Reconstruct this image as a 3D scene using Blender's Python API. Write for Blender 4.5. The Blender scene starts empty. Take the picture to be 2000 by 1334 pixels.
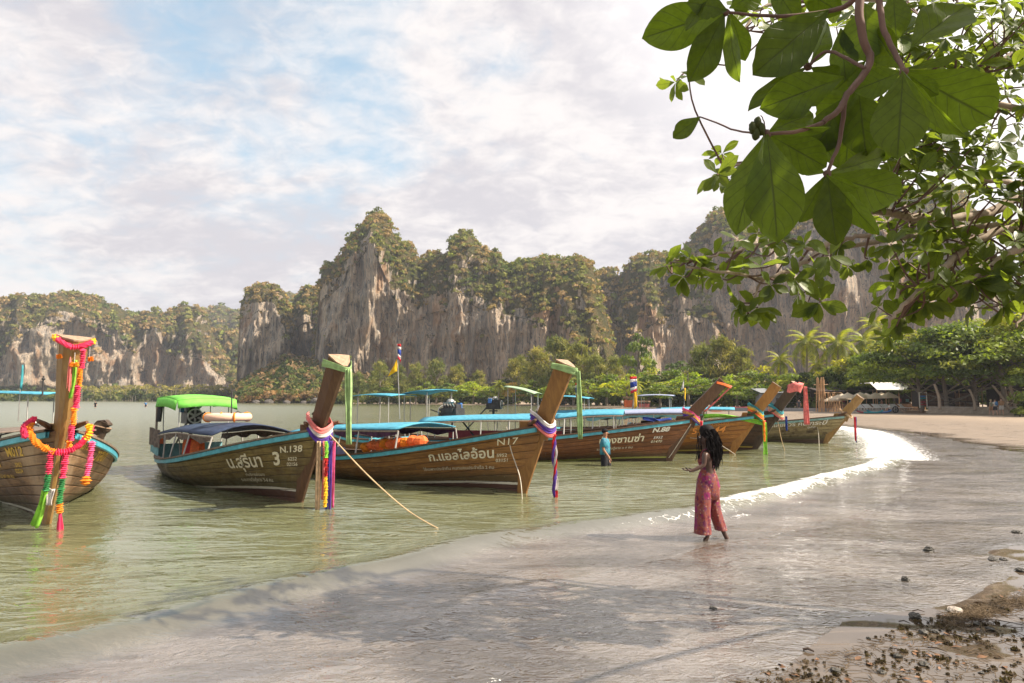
import bpy, bmesh, math, random
import numpy as np
from mathutils import Vector, Matrix, Quaternion
R = math.radians
rng = np.random.default_rng(7)
rnd = random.Random(11)
SC = bpy.context.scene
COL = SC.collection

# ------------------------------------------------------------------ camera
FPX, HZ, EYE = 2000 * 24 / 36, 778.0, 2.03
TH = math.atan((HZ - 667) / FPX)
cam = bpy.data.cameras.new('camera')
cam.lens = 24; cam.sensor_width = 36; cam.clip_start = 0.05; cam.clip_end = 9000
cam_o = bpy.data.objects.new('camera', cam)
cam_o.location = (0, 0, EYE); cam_o.rotation_euler = (math.pi / 2 + TH, 0, 0)
COL.objects.link(cam_o); SC.camera = cam_o

def ray(px, py):
    a, b = (px - 1000) / FPX, (py - 667) / FPX
    return Vector((a, math.cos(TH) + b * math.sin(TH), math.sin(TH) - b * math.cos(TH)))
def P(px, py, Y):                    # world point seen at (px,py) of the photograph, Y metres ahead
    r = ray(px, py); return Vector((0, 0, EYE)) + r * (Y / r.y)
def G(px, py, z=0.0):                # point of a level plane
    r = ray(px, py); return Vector((0, 0, EYE)) + r * ((z - EYE) / r.z)

# ------------------------------------------------------------------ light
SUN_AZ, SUN_EL = 101.0, 44.0          # degrees clockwise from the view direction (+Y), above the horizon
SC.view_settings.view_transform = 'Standard'; SC.view_settings.look = 'None'
SC.view_settings.gamma = 1; SC.view_settings.use_curve_mapping = False
SC.view_settings.exposure = 1.12
sun = bpy.data.lights.new('sun', 'SUN'); sun.energy = 4.9; sun.angle = R(0.5); sun.color = (1.0, 0.88, 0.73)
sun_o = bpy.data.objects.new('sun', sun)
sd = Vector((math.cos(R(SUN_EL)) * math.sin(R(SUN_AZ)), math.cos(R(SUN_EL)) * math.cos(R(SUN_AZ)), math.sin(R(SUN_EL))))
sun_o.rotation_euler = sd.to_track_quat('Z', 'Y').to_euler(); sun_o.location = sd * 50
COL.objects.link(sun_o)

W = bpy.data.worlds.new('World'); SC.world = W; W.use_nodes = True

class NT:
    """Small helper round a node tree."""
    def __init__(s, nt): s.nt = nt; s.n = nt.nodes; s.l = nt.links
    def node(s, t, **kw):
        n = s.n.new(t)
        for k, v in kw.items():
            if k == 'ins':
                for kk, vv in v.items(): s.put(n.inputs[kk], vv)
            else: setattr(n, k, v)
        return n
    def put(s, sock, v):
        if isinstance(v, bpy.types.NodeSocket): s.l.new(v, sock)
        else: sock.default_value = v
    def math(s, op, a, b=0.0, c=None, clamp=False):
        n = s.n.new('ShaderNodeMath'); n.operation = op; n.use_clamp = clamp
        s.put(n.inputs[0], a); s.put(n.inputs[1], b)
        if c is not None: s.put(n.inputs[2], c)
        return n.outputs[0]
    def vmath(s, op, a, b=(0, 0, 0), out=0):
        n = s.n.new('ShaderNodeVectorMath'); n.operation = op
        s.put(n.inputs[0], a)
        if op == 'SCALE': s.put(n.inputs[3], b)
        else: s.put(n.inputs[1], b)
        return n.outputs[out]
    def noise(s, vec, scale, detail=4, rough=0.55, dist=0.0, out=0):
        n = s.n.new('ShaderNodeTexNoise'); s.put(n.inputs['Vector'], vec)
        n.inputs['Scale'].default_value = scale; n.inputs['Detail'].default_value = detail
        n.inputs['Roughness'].default_value = rough; n.inputs['Distortion'].default_value = dist
        return n.outputs[out]
    def vor(s, vec, scale, out='Distance', feature='F1', rand=1.0):
        n = s.n.new('ShaderNodeTexVoronoi'); n.feature = feature; s.put(n.inputs['Vector'], vec)
        n.inputs['Scale'].default_value = scale; n.inputs['Randomness'].default_value = rand
        return n.outputs[out]
    def ramp(s, v, stops, interp='LINEAR'):
        n = s.n.new('ShaderNodeValToRGB'); s.put(n.inputs[0], v); cr = n.color_ramp; cr.interpolation = interp
        while len(cr.elements) < len(stops): cr.elements.new(0.5)
        for e, (p, c) in zip(cr.elements, stops):
            e.position = p; e.color = (c, c, c, 1) if isinstance(c, (int, float)) else (*c[:3], 1)
        return n.outputs[0]
    def rng(s, v, a, b, c=0.0, d=1.0, smooth=True):
        n = s.n.new('ShaderNodeMapRange'); n.interpolation_type = 'SMOOTHSTEP' if smooth else 'LINEAR'
        for i, x in enumerate((v, a, b, c, d)): s.put(n.inputs[i], x)
        return n.outputs[0]
    def mix(s, f, a, b, mode='MIX'):
        n = s.n.new('ShaderNodeMix'); n.data_type = 'RGBA'; n.blend_type = mode
        s.put(n.inputs[0], f)
        for i, x in ((6, a), (7, b)): s.put(n.inputs[i], (*x, 1) if isinstance(x, tuple) and len(x) == 3 else x)
        return n.outputs[2]
    def map(s, vec, scale=(1, 1, 1), loc=(0, 0, 0), rot=(0, 0, 0)):
        n = s.n.new('ShaderNodeMapping'); s.put(n.inputs[0], vec)
        n.inputs['Scale'].default_value = scale; n.inputs['Location'].default_value = loc; n.inputs['Rotation'].default_value = rot
        return n.outputs[0]
    def coord(s, k='Object'):
        return s.n.new('ShaderNodeTexCoord').outputs[k]
    def attr(s, name, k='Fac', typ='GEOMETRY'):
        n = s.n.new('ShaderNodeAttribute'); n.attribute_name = name; n.attribute_type = typ
        return n.outputs[k]
    def bump(s, h, strength=0.5, dist=0.02, normal=None):
        n = s.n.new('ShaderNodeBump'); s.put(n.inputs['Height'], h); s.put(n.inputs['Strength'], strength)
        n.inputs['Distance'].default_value = dist
        if normal is not None: s.put(n.inputs['Normal'], normal)
        return n.outputs[0]

w = NT(W.node_tree); w.n.clear()
wo = w.node('ShaderNodeOutputWorld'); bg = w.node('ShaderNodeBackground'); bg.inputs[1].default_value = 0.1
sky = w.node('ShaderNodeTexSky', sky_type='NISHITA', sun_disc=False, sun_elevation=R(SUN_EL), sun_rotation=R(SUN_AZ), air_density=1.3, dust_density=2.2, ozone_density=1.5)
dirv = w.coord('Generated')
dz = w.n.new('ShaderNodeSeparateXYZ'); w.put(dz.inputs[0], dirv)
den = w.math('ADD', w.math('MAXIMUM', dz.outputs[2], 0.0), 0.30)
cv = w.n.new('ShaderNodeCombineXYZ')
w.put(cv.inputs[0], w.math('DIVIDE', dz.outputs[0], den)); w.put(cv.inputs[1], w.math('DIVIDE', dz.outputs[1], den))
pv = cv.outputs[0]
n1 = w.noise(pv, 1.05, 3, 0.5, 0.6)
n2 = w.noise(w.map(pv, (1, 1, 1), (3.1, 7.7, 0)), 4.2, 9, 0.62, 0.35)
n3 = w.noise(w.map(pv, (1, 1.2, 1), (1.3, 4.2, 0)), 15.0, 5, 0.6, 0.5)
cov = w.math('ADD', w.math('MULTIPLY', n1, 0.45), w.math('ADD', w.math('MULTIPLY', n2, 0.55), w.math('MULTIPLY', n3, 0.22)))
def blob(px, py, cosw):
    d = ray(px, py).normalized()
    return w.rng(w.vmath('DOT_PRODUCT', w.vmath('NORMALIZE', dirv), tuple(d), out=1), cosw, 1.0)
holes = [(600, 110, .96, .10), (730, 40, .965, .10), (650, 330, .985, .09), (1060, 250, .985, .12), (480, 20, .985, .07), (60, 20, .97, .06), (990, 20, .99, .07), (180, 250, .97, .05)]
h = None
for px, py, c, s in holes:
    b = w.math('MULTIPLY', blob(px, py, c), s); h = b if h is None else w.math('ADD', h, b)
fills = [(1600, 150, .62, .13), (850, 420, .9, .04), (300, 120, .95, .09), (200, 500, .9, .04), (1000, 150, .96, .05)]
for px, py, c, s in fills:
    h = w.math('SUBTRACT', h, w.math('MULTIPLY', blob(px, py, c), s))
cov = w.math('SUBTRACT', cov, h)
mask = w.rng(cov, 0.37, 0.68)
shade = w.math('ADD', w.math('MULTIPLY', w.noise(w.map(pv, (1, 1.3, 1), (5.2, 1.1, 0)), 1.9, 8, 0.62, 0.3), 0.7), w.math('MULTIPLY', n3, 0.3))
ccol = w.mix(w.rng(shade, 0.40, 0.60), (3.35, 3.22, 3.42), (4.75, 4.5, 4.4))
ccol = w.mix(w.math('MULTIPLY', blob(2300, -600, .78), 0.95), ccol, (7.0, 6.7, 6.5))
skyc = w.mix(0.40, w.mix(1.0, sky.outputs[0], (1.0, 1.02, 1.0), 'MULTIPLY'), (2.7, 3.9, 4.4))
low = w.rng(dz.outputs[2], 0.0, 0.30, 0.65, 0.0)
skyc = w.mix(low, skyc, (3.6, 3.5, 3.72))
w.put(bg.inputs[0], w.mix(mask, skyc, ccol)); w.l.new(bg.outputs[0], wo.inputs[0])

# ------------------------------------------------------------------ helpers
def mat(name, build=None, **kw):
    m = bpy.data.materials.new(name); m.use_nodes = True
    t = NT(m.node_tree); t.p = t.n['Principled BSDF']; t.out = t.n['Material Output']
    p = t.p
    p.inputs['Roughness'].default_value = kw.get('rough', 0.7)
    p.inputs['Metallic'].default_value = kw.get('metal', 0.0)
    if 'col' in kw:
        c = kw['col']; v = kw.get('var', 0.18)
        nz = t.noise(t.coord(), kw.get('scale', 6.0), 5, 0.6)
        k = t.rng(nz, 0.3, 0.7, 1 - v, 1 + v, smooth=False)
        cm = t.mix(1.0, tuple(c), t.rgbk(k) if False else k, 'MULTIPLY')
        t.put(p.inputs['Base Color'], cm)
        if kw.get('bump', 0.15): t.put(p.inputs['Normal'], t.bump(nz, kw.get('bump', 0.15), 0.02))
    if build: build(t)
    return m

def props(o, label=None, cat=None, group=None, kind=None):
    for k, v in (('label', label), ('category', cat), ('group', group), ('kind', kind)):
        if v: o[k] = v
    return o
def empty(name, loc=(0, 0, 0), rz=0.0, **kw):
    o = bpy.data.objects.new(name, None); o.location = loc; o.rotation_euler = (0, 0, rz); o.empty_display_size = 0.2
    COL.objects.link(o); return props(o, **kw)
def link(name, me, parent=None, loc=None, rot=None, scale=None, **kw):
    o = bpy.data.objects.new(name, me); COL.objects.link(o)
    if parent is not None: o.parent = parent
    if loc is not None: o.location = loc
    if rot is not None:
        if isinstance(rot, Quaternion): o.rotation_mode = 'QUATERNION'; o.rotation_quaternion = rot
        else: o.rotation_euler = rot
    if scale is not None: o.scale = scale if hasattr(scale, '__len__') else (scale,) * 3
    return props(o, **kw)
def mesh_np(name, v, f, mats, smooth=False, attrs=None, fattr=None, midx=None):
    """mesh from arrays: v (n,3), f (m,k); attrs {name: float per vertex or (n,3) colours}"""
    v = np.asarray(v, dtype=np.float32); f = np.asarray(f, dtype=np.int32); k = f.shape[1]
    me = bpy.data.meshes.new(name)
    me.vertices.add(len(v)); me.vertices.foreach_set('co', v.ravel())
    me.loops.add(f.size); me.loops.foreach_set('vertex_index', f.ravel())
    me.polygons.add(len(f)); me.polygons.foreach_set('loop_start', np.arange(0, f.size, k, dtype=np.int32))
    if smooth: me.polygons.foreach_set('use_smooth', np.ones(len(f), dtype=bool))
    for m in (mats if isinstance(mats, (list, tuple)) else [mats]): me.materials.append(m)
    if midx is not None: me.polygons.foreach_set('material_index', np.asarray(midx, dtype=np.int32))
    for an, a in (attrs or {}).items():
        a = np.asarray(a, dtype=np.float32)
        if a.ndim == 1: me.attributes.new(an, 'FLOAT', 'POINT').data.foreach_set('value', a)
        else:
            c = np.ones((len(v), 4), np.float32); c[:, :3] = a
            me.attributes.new(an, 'FLOAT_COLOR', 'POINT').data.foreach_set('color', c.ravel())
    me.update(calc_edges=True); return me

def _fade(t): return t * t * t * (t * (t * 6 - 15) + 10)
_perm = np.random.default_rng(3).permutation(256); _perm = np.concatenate([_perm, _perm, _perm])
_grad = np.random.default_rng(4).normal(size=(256, 3)); _grad /= np.linalg.norm(_grad, axis=1)[:, None]
def pnoise(p):
    p = np.asarray(p, dtype=np.float64); i = np.floor(p).astype(int); fr = p - i; i &= 255
    u = _fade(fr); out = 0
    for dx in (0, 1):
        for dy in (0, 1):
            for dz_ in (0, 1):
                h_ = _perm[_perm[_perm[(i[:, 0] + dx) & 255] + ((i[:, 1] + dy) & 255)] + ((i[:, 2] + dz_) & 255)]
                g = _grad[h_]; d = fr - np.array([dx, dy, dz_])
                wgt = (u[:, 0] if dx else 1 - u[:, 0]) * (u[:, 1] if dy else 1 - u[:, 1]) * (u[:, 2] if dz_ else 1 - u[:, 2])
                out = out + wgt * (g * d).sum(1)
    return out * 1.6
def fbm(p, octv=4, lac=2.0, gain=0.5, ridged=False):
    p = np.asarray(p, dtype=np.float64); a, s, t = 1.0, 0, 0
    for k in range(octv):
        n = pnoise(p + 17.3 * k)
        if ridged: n = 1 - 2 * np.abs(n)
        s = s + a * n; t += a; a *= gain; p = p * lac
    return s / t
def sstep(a, b, x):
    t = np.clip((x - a) / (b - a), 0, 1); return t * t * (3 - 2 * t)

class MB:
    """collects solids, built as one mesh object"""
    def __init__(s): s.v = []; s.f = []
    def add(s, vs, fs):
        o = len(s.v); s.v += [tuple(x) for x in vs]; s.f += [tuple(i + o for i in f) for f in fs]
    def box(s, c, d, rot=None, taper=1.0):
        M = rot if rot is not None else Matrix.Identity(3); c = Vector(c)
        vs = []
        for sz in (-1, 1):
            k = taper if sz > 0 else 1
            for sx, sy in ((-1, -1), (1, -1), (1, 1), (-1, 1)): vs.append(c + M @ Vector((sx * d[0] / 2 * k, sy * d[1] / 2 * k, sz * d[2] / 2)))
        s.add(vs, [(3, 2, 1, 0), (4, 5, 6, 7), (0, 1, 5, 4), (1, 2, 6, 5), (2, 3, 7, 6), (3, 0, 4, 7)])
    def tube(s, pts, r, n=8, cap=True, flat=1.0):
        pts = [Vector(p) for p in pts]; rs = r if hasattr(r, '__len__') else [r] * len(pts)
        rings = []; up = Vector((0, 0, 1)); prev = None
        for i, p in enumerate(pts):
            t = (pts[min(i + 1, len(pts) - 1)] - pts[max(i - 1, 0)])
            t = t.normalized() if t.length > 1e-9 else Vector((0, 0, 1))
            if prev is None: a = t.orthogonal().normalized()
            else: a = (prev - t * prev.dot(t)); a = a.normalized() if a.length > 1e-6 else t.orthogonal().normalized()
            prev = a; b = t.cross(a)
            rings.append([p + (a * math.cos(2 * math.pi * k / n) + b * math.sin(2 * math.pi * k / n) * flat) * rs[i] for k in range(n)])
        vs = [q for rg in rings for q in rg]; fs = []
        for i in range(len(pts) - 1):
            for k in range(n): fs.append((i * n + k, i * n + (k + 1) % n, (i + 1) * n + (k + 1) % n, (i + 1) * n + k))
        if cap: fs.append(tuple(range(n - 1, -1, -1))); fs.append(tuple((len(pts) - 1) * n + k for k in range(n)))
        s.add(vs, fs)
    def grid(s, rows, close=False):
        n = len(rows[0]); vs = [p for r_ in rows for p in r_]; fs = []
        for i in range(len(rows) - 1):
            for k in range(n if close else n - 1): fs.append((i * n + k, i * n + (k + 1) % n, (i + 1) * n + (k + 1) % n, (i + 1) * n + k))
        s.add(vs, fs)
    def ball(s, c, r, nu=10, nv=7, sc=(1, 1, 1), jit=0.0):
        c = Vector(c); rows = []
        for j in range(nv + 1):
            a = math.pi * j / nv; row = []
            for k in range(nu):
                b = 2 * math.pi * k / nu; q = 1 + (rnd.uniform(-jit, jit) if 0 < j < nv else 0)
                row.append(c + Vector((math.sin(a) * math.cos(b) * sc[0], math.sin(a) * math.sin(b) * sc[1], math.cos(a) * sc[2])) * r * q)
            rows.append(row)
        s.grid(rows, close=True)
    def torus(s, c, R_, r, n=24, m=8, rot=None, sc=1.0):
        M = rot if rot is not None else Matrix.Identity(3); c = Vector(c); rows = []
        for i in range(n + 1):
            a = 2 * math.pi * i / n
            rows.append([c + M @ Vector(((R_ + r * math.cos(b)) * math.cos(a), (R_ + r * math.cos(b)) * math.sin(a) * sc, r * math.sin(b))) for b in [2 * math.pi * k / m for k in range(m)]])
        s.grid(rows, close=True)
    def sheet(s, rows, th):
        """thin cloth or board: two offset copies of a grid and a rim"""
        rows = [[Vector(p) for p in r_] for r_ in rows]; nr, nc = len(rows), len(rows[0]); back = []
        for i in range(nr):
            br = []
            for k in range(nc):
                a = rows[min(i + 1, nr - 1)][k] - rows[max(i - 1, 0)][k]; b = rows[i][min(k + 1, nc - 1)] - rows[i][max(k - 1, 0)]
                nn = a.cross(b); nn = nn.normalized() if nn.length > 1e-9 else Vector((0, 0, 1)); br.append(rows[i][k] + nn * th)
            back.append(br)
        o = len(s.v); s.v += [tuple(p) for r_ in rows for p in r_] + [tuple(p) for r_ in back for p in r_]; N = nr * nc
        for i in range(nr - 1):
            for k in range(nc - 1):
                a, b, c_, d = i * nc + k, i * nc + k + 1, (i + 1) * nc + k + 1, (i + 1) * nc + k
                s.f += [(o + a, o + b, o + c_, o + d), (o + N + d, o + N + c_, o + N + b, o + N + a)]
        for i in range(nr - 1):
            for k in (0, nc - 1): s.f.append((o + i * nc + k, o + (i + 1) * nc + k, o + N + (i + 1) * nc + k, o + N + i * nc + k))
        for k in range(nc - 1):
            for i in (0, nr - 1): s.f.append((o + i * nc + k, o + i * nc + k + 1, o + N + i * nc + k + 1, o + N + i * nc + k))
    def mesh(s, name, m, smooth=False):
        me = bpy.data.meshes.new(name); me.from_pydata(s.v, [], s.f); me.materials.append(m)
        bm = bmesh.new(); bm.from_mesh(me); bmesh.ops.recalc_face_normals(bm, faces=bm.faces); bm.to_mesh(me); bm.free()
        if smooth: me.polygons.foreach_set('use_smooth', np.ones(len(me.polygons), dtype=bool))
        me.update(); return me
    def build(s, name, m, parent=None, smooth=False, **kw):
        return link(name, s.mesh(name, m, smooth), parent, **kw)

def catmull(pts, n=8):
    pts = [Vector(p) for p in pts]; out = []
    for i in range(len(pts) - 1):
        p0, p1, p2, p3 = pts[max(i - 1, 0)], pts[i], pts[i + 1], pts[min(i + 2, len(pts) - 1)]
        for k in range(n):
            t = k / n
            out.append(0.5 * ((2 * p1) + (p2 - p0) * t + (2 * p0 - 5 * p1 + 4 * p2 - p3) * t * t + (3 * p1 - p0 - 3 * p2 + p3) * t ** 3))
    out.append(pts[-1]); return out
# ------------------------------------------------------------------ shore line (wave front), ground, water
FRONT_PX = [(0, 1308), (200, 1260), (400, 1206), (700, 1124), (1000, 1060), (1200, 1030), (1350, 1008), (1500, 977), (1640, 938), (1725, 914), (1750, 900),
            (1735, 874), (1715, 857), (1690, 845), (1650, 838), (1560, 828), (1400, 815), (1300, 806), (1200, 800), (1100, 795.5), (1000, 792.5), (850, 790.5), (700, 788.5), (480, 785.5), (300, 782.6), (0, 781.6)]
_fw = [G(*p) for p in FRONT_PX]
FRONT = [(-700.0, -520.0), (-300.0, -220.0), (-120.0, -86.0), (-60.0, -40.0), (-30.0, -16.0), (-16.0, -4.8), (-9.5, 0.6), (-6.2, 3.2)] + [(p.x, p.y) for p in _fw] + [(-1700.0, 900.0)]
def _smooth_line(pts):
    v = catmull([Vector((a, b, 0)) for a, b in pts], 4); return np.array([(q.x, q.y) for q in v])
FR = _smooth_line(FRONT)
LAND_POLY = np.vstack([FR, [(-1700, 2500), (2500, 2500), (2500, -2500), (-700, -2500)]])
def shore_d(x, y):
    """signed distance inland from the wave front (negative over water) and the arc length of the nearest point"""
    x = np.asarray(x, float); y = np.asarray(y, float)
    best = np.full(x.shape, 1e18); arc = np.zeros(x.shape); acc = 0.0
    for (ax, ay), (bx, by) in zip(FR[:-1], FR[1:]):
        dx, dy = bx - ax, by - ay; L2 = dx * dx + dy * dy; L = math.sqrt(L2)
        t = np.clip(((x - ax) * dx + (y - ay) * dy) / L2, 0, 1)
        d2 = (x - ax - t * dx) ** 2 + (y - ay - t * dy) ** 2
        m = d2 < best; best = np.where(m, d2, best); arc = np.where(m, acc + t * L, arc); acc += L
    inside = np.zeros(x.shape, bool); pts = LAND_POLY
    for (ax, ay), (bx, by) in zip(pts, np.roll(pts, -1, axis=0)):
        c = (ay > y) != (by > y)
        with np.errstate(divide='ignore', invalid='ignore'):
            inside ^= c & (x < (bx - ax) * (y - ay) / (by - ay) + ax)
    return np.sqrt(best) * np.where(inside, 1, -1), arc
_k = int(np.argmin(np.abs(FR[:, 0] - G(1750, 900).x) + np.abs(FR[:, 1] - G(1750, 900).y)))
ARC_CORNER = float(np.sum(np.hypot(*np.diff(FR[:_k + 1], axis=0).T)))
def wash_w(arc, x, y):       # how far up the sand the thin wash reaches
    n = fbm(np.stack([x * 0.35, y * 0.35, 0 * x], 1), 3)
    base = np.where(arc < ARC_CORNER, 4.5, 4.5 - 2.7 * sstep(0, 25, arc - ARC_CORNER))
    return base + n * 1.3
def ground_z(x, y, d=None, arc=None):
    x = np.atleast_1d(np.asarray(x, float)); y = np.atleast_1d(np.asarray(y, float))
    if d is None: d, arc = shore_d(x, y)
    z = np.where(d < 0, -0.03 - 0.10 * np.minimum(-d, 25), 0.0)
    z = np.where(d >= 0, 0.011 * np.minimum(d, 12) + 0.006 * np.clip(d - 12, 0, 30) + 0.02 * np.clip(d - 60, 0, 60), z)
    p = np.stack([x, y, 0 * x], 1)
    n = fbm(p * np.array([0.5, 1.4, 1]), 3) * 0.014 * sstep(2.5, 6, d) + fbm(p * 2.5, 3) * 0.016 * sstep(5.0, 8, d)
    return z + n * np.where(np.hypot(x, y) < 60, 1, 0.3)
def gz(x, y): return float(ground_z(x, y)[0])

def polar(r0, r1, fac, angs):
    rs = [r0]
    while rs[-1] < r1: rs.append(rs[-1] * (fac if rs[-1] > 24 else min(fac, 1.0075)))
    rs = np.array(rs); A, Rr = np.meshgrid(angs, rs); x = (Rr * np.sin(A)).ravel(); y = (Rr * np.cos(A)).ravel()
    nr, na = len(rs), len(angs); i = np.arange(nr - 1)[:, None] * na + np.arange(na - 1)[None, :]
    f = np.stack([i, i + 1, i + 1 + na, i + na], -1).reshape(-1, 4)
    return x, y, f, nr, na
front_a = np.radians(np.linspace(-42, 42, 420))
back_a = np.radians(np.linspace(-180, -42, 40)[:-1]); back_b = np.radians(np.linspace(42, 180, 40)[1:])
angs_full = np.concatenate([back_a, front_a, back_b])

def sand_mat(t):
    o = t.coord(); d = t.attr('dist'); wet0 = t.attr('wet')
    nb = t.noise(o, 0.6, 4, 0.55); nf = t.noise(o, 22, 6, 0.7); ng = t.noise(o, 160, 3, 0.7)
    streak = t.noise(t.map(o, (0.42, 3.0, 1), rot=(0, 0, R(-14))), 1.9, 5, 0.6, 0.6)
    wet = t.math('ADD', wet0, t.math('MULTIPLY', t.math('SUBTRACT', streak, 0.5), 1.2), clamp=True)
    dry = t.mix(nb, (0.29, 0.225, 0.165), (0.40, 0.315, 0.235))
    dry = t.mix(t.math('MULTIPLY', nf, 0.45), dry, (0.20, 0.14, 0.095))
    wet_shade = t.mix(nb, (0.062, 0.046, 0.031), (0.105, 0.080, 0.056))  # wet-sand colour, taken darker to carry the tree's shade as well
    c = t.mix(wet, dry, wet_shade)
    c = t.mix(t.math('MULTIPLY', t.rng(ng, 0.62, 0.75), 0.35), c, (0.06, 0.045, 0.035))
    t.put(t.p.inputs['Base Color'], c)
    film = t.rng(t.math('ADD', t.math('MULTIPLY', wet0, 0.62), streak), 0.94, 1.00)
    t.put(t.p.inputs['Roughness'], t.mix(film, t.mix(wet, (0.9,) * 3, (0.42,) * 3), (0.04,) * 3))
    t.p.inputs['IOR'].default_value = 1.45
    b = t.math('ADD', t.math('MULTIPLY', nf, 0.7), t.math('MULTIPLY', ng, 0.3))
    bs = t.math('MULTIPLY', t.math('SUBTRACT', 1.0, film), t.math('SUBTRACT', 0.75, t.math('MULTIPLY', wet, 0.5)))
    t.put(t.p.inputs['Normal'], t.bump(b, bs, 0.03))
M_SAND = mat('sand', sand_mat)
x, y, f, nr, na = polar(0.4, 1500, 1.0185, angs_full)
d, arc = shore_d(x, y); z = ground_z(x, y, d, arc); ww = wash_w(arc, x, y)
wet = np.where(d < ww, 1.0, 1 - (d - ww - np.where(arc < ARC_CORNER, 1.2, 0)) / 4.0).clip(0, 1)
wet = np.maximum(wet, 0.85 - 0.6 * sstep(9, 13, np.hypot(x, y)))  # damp near the camera, raised further to paint in dappled tree shade
wet = np.maximum(wet, 0.55 * (1 - sstep(10, 28, d)) * (arc > ARC_CORNER - 14) * (np.hypot(x, y) > 12))
wet *= np.where(np.hypot(x, y) > 200, 0, 1)
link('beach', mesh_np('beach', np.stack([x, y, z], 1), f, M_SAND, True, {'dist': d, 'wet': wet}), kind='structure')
del x, y, z, d, arc, wet

# water --------------------------------------------------------------
def water_mat(t):
    o = t.coord(); foam = t.attr('foam'); sh = t.attr('shallow'); d = t.attr('dist'); lee = t.attr('calm')
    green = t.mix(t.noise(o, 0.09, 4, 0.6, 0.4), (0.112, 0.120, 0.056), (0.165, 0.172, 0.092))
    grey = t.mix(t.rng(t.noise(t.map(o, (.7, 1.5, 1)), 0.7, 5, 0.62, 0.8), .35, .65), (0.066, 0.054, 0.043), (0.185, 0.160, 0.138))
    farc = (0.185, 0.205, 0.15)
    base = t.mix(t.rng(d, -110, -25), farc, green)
    base = t.mix(sh, base, grey)
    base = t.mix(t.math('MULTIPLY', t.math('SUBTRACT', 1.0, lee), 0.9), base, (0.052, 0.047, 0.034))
    # lacy foam: white where cells thin out
    cells = t.vor(t.map(o, (1, 1, 1)), 5.5, feature='DISTANCE_TO_EDGE')
    fn = t.noise(o, 9, 5, 0.7)
    fo = t.math('ADD', foam, t.math('MULTIPLY', t.math('SUBTRACT', fn, 0.5), 1.0))
    fo = t.math('SUBTRACT', fo, t.math('MULTIPLY', t.math('SUBTRACT', 1.0, foam), t.rng(cells, 0.02, 0.14, 0.0, 0.5)))
    fm = t.math('MULTIPLY', t.rng(fo, 0.28, 0.62), t.rng(foam, 0.015, 0.12))
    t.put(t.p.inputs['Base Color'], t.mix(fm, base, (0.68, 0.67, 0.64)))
    t.put(t.p.inputs['Roughness'], t.mix(fm, t.rng(d, -70, -6, 0.26, 0.035), (0.75,) * 3))
    t.put(t.p.inputs['IOR'], t.math('ADD', 2.15, t.math('MULTIPLY', sh, 0.75)))
    big = t.noise(t.map(o, (0.55, 1.25, 1), rot=(0, 0, R(10))), 1.15, 2, 0.5, 0.9)
    mid = t.noise(t.map(o, (0.8, 2.0, 1), rot=(0, 0, R(12))), 3.0, 3, 0.55, 0.7)
    fine = t.noise(t.map(o, (1, 1.8, 1), rot=(0, 0, R(-14))), 13.0, 3, 0.55, 0.4)
    hgt = t.math('ADD', t.math('MULTIPLY', big, 0.115), t.math('ADD', t.math('MULTIPLY', mid, 0.062), t.math('MULTIPLY', fine, 0.005)))
    wr = t.noise(t.map(o, (0.9, 1.7, 1), rot=(0, 0, R(-25))), 6.0, 3, 0.6, 1.2)
    hw = t.math('ADD', t.math('MULTIPLY', wr, 0.040), t.math('MULTIPLY', fine, 0.0035))
    hh = t.mix(sh, hgt, hw)
    fo_b = t.math('MULTIPLY', fm, t.math('MULTIPLY', t.noise(o, 26, 4, 0.7), 0.05))
    hh = t.math('ADD', hh, fo_b)
    t.put(t.p.inputs['Normal'], t.bump(hh, t.math('MULTIPLY', lee, t.rng(t.noise(t.map(o, (.6, 1.6, 1)), .45, 3, .6, .8), .36, .62, .35, 1.25)), 1.0))
M_WATER = mat('sea_water', water_mat)
wa = np.radians(np.concatenate([np.linspace(-130, -45, 26)[:-1], np.linspace(-45, 45, 480), np.linspace(45, 95, 16)[1:]]))
x, y, f, nr, na = polar(1.6, 1450, 1.02, wa)
d, arc = shore_d(x, y); gzv = ground_z(x, y, d, arc); ww = wash_w(arc, x, y)
p2 = np.stack([x, y, 0 * x], 1)
near = np.exp(-np.hypot(x, y) / 40)
swell = (fbm(np.stack([x * 0.35, y * 0.8, 0 * x], 1), 3) * 0.035 + fbm(np.stack([x * 1.3, y * 2.4, 0 * x], 1), 2) * 0.012) * near
# breaking wavelet: height and breadth change along the front
calm_part = sstep(0, 3, arc - (ARC_CORNER - 15)) * (1 - sstep(0, 40, arc - ARC_CORNER))       # where it breaks white
wob = fbm(np.stack([arc * 0.35, 0 * x, 0 * x], 1), 3) * 0.35
dd = d + wob
hgtw = 0.14 + 0.04 * fbm(np.stack([arc * 0.5 + 9, 0 * x, 0 * x], 1), 2)
ridge = np.where(dd < -0.05, np.exp(-((dd + 0.05) / 0.6) ** 2), np.exp(-((dd + 0.05) / 0.30) ** 2)) * hgtw
ridge2 = np.exp(-((d + 4.6 + wob) / 0.8) ** 2) * 0.045 + np.exp(-((d - 1.9 - wob * 1.6) / 0.12) ** 2) * 0.012
film = 0.008 + 0.012 * np.clip(1 - d / 4, 0, 1)
z = np.where(d < 0, swell * sstep(0, 1.0, -d) + 0.0, 0)
zin = gzv + film - np.clip((d - ww) * 0.05, 0, 0.2) + 0.004 * fbm(p2 * np.array([1.5, 3.5, 1]), 3)
z = np.where(d > 0, np.where(d < 0.5, zin * (d / 0.5) + 0.01 * (1 - d / 0.5), zin), z + 0.01)
fade_far = np.exp(-np.maximum(arc - ARC_CORNER, 0) / 60)
z = z + (ridge + ridge2) * fade_far
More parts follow.
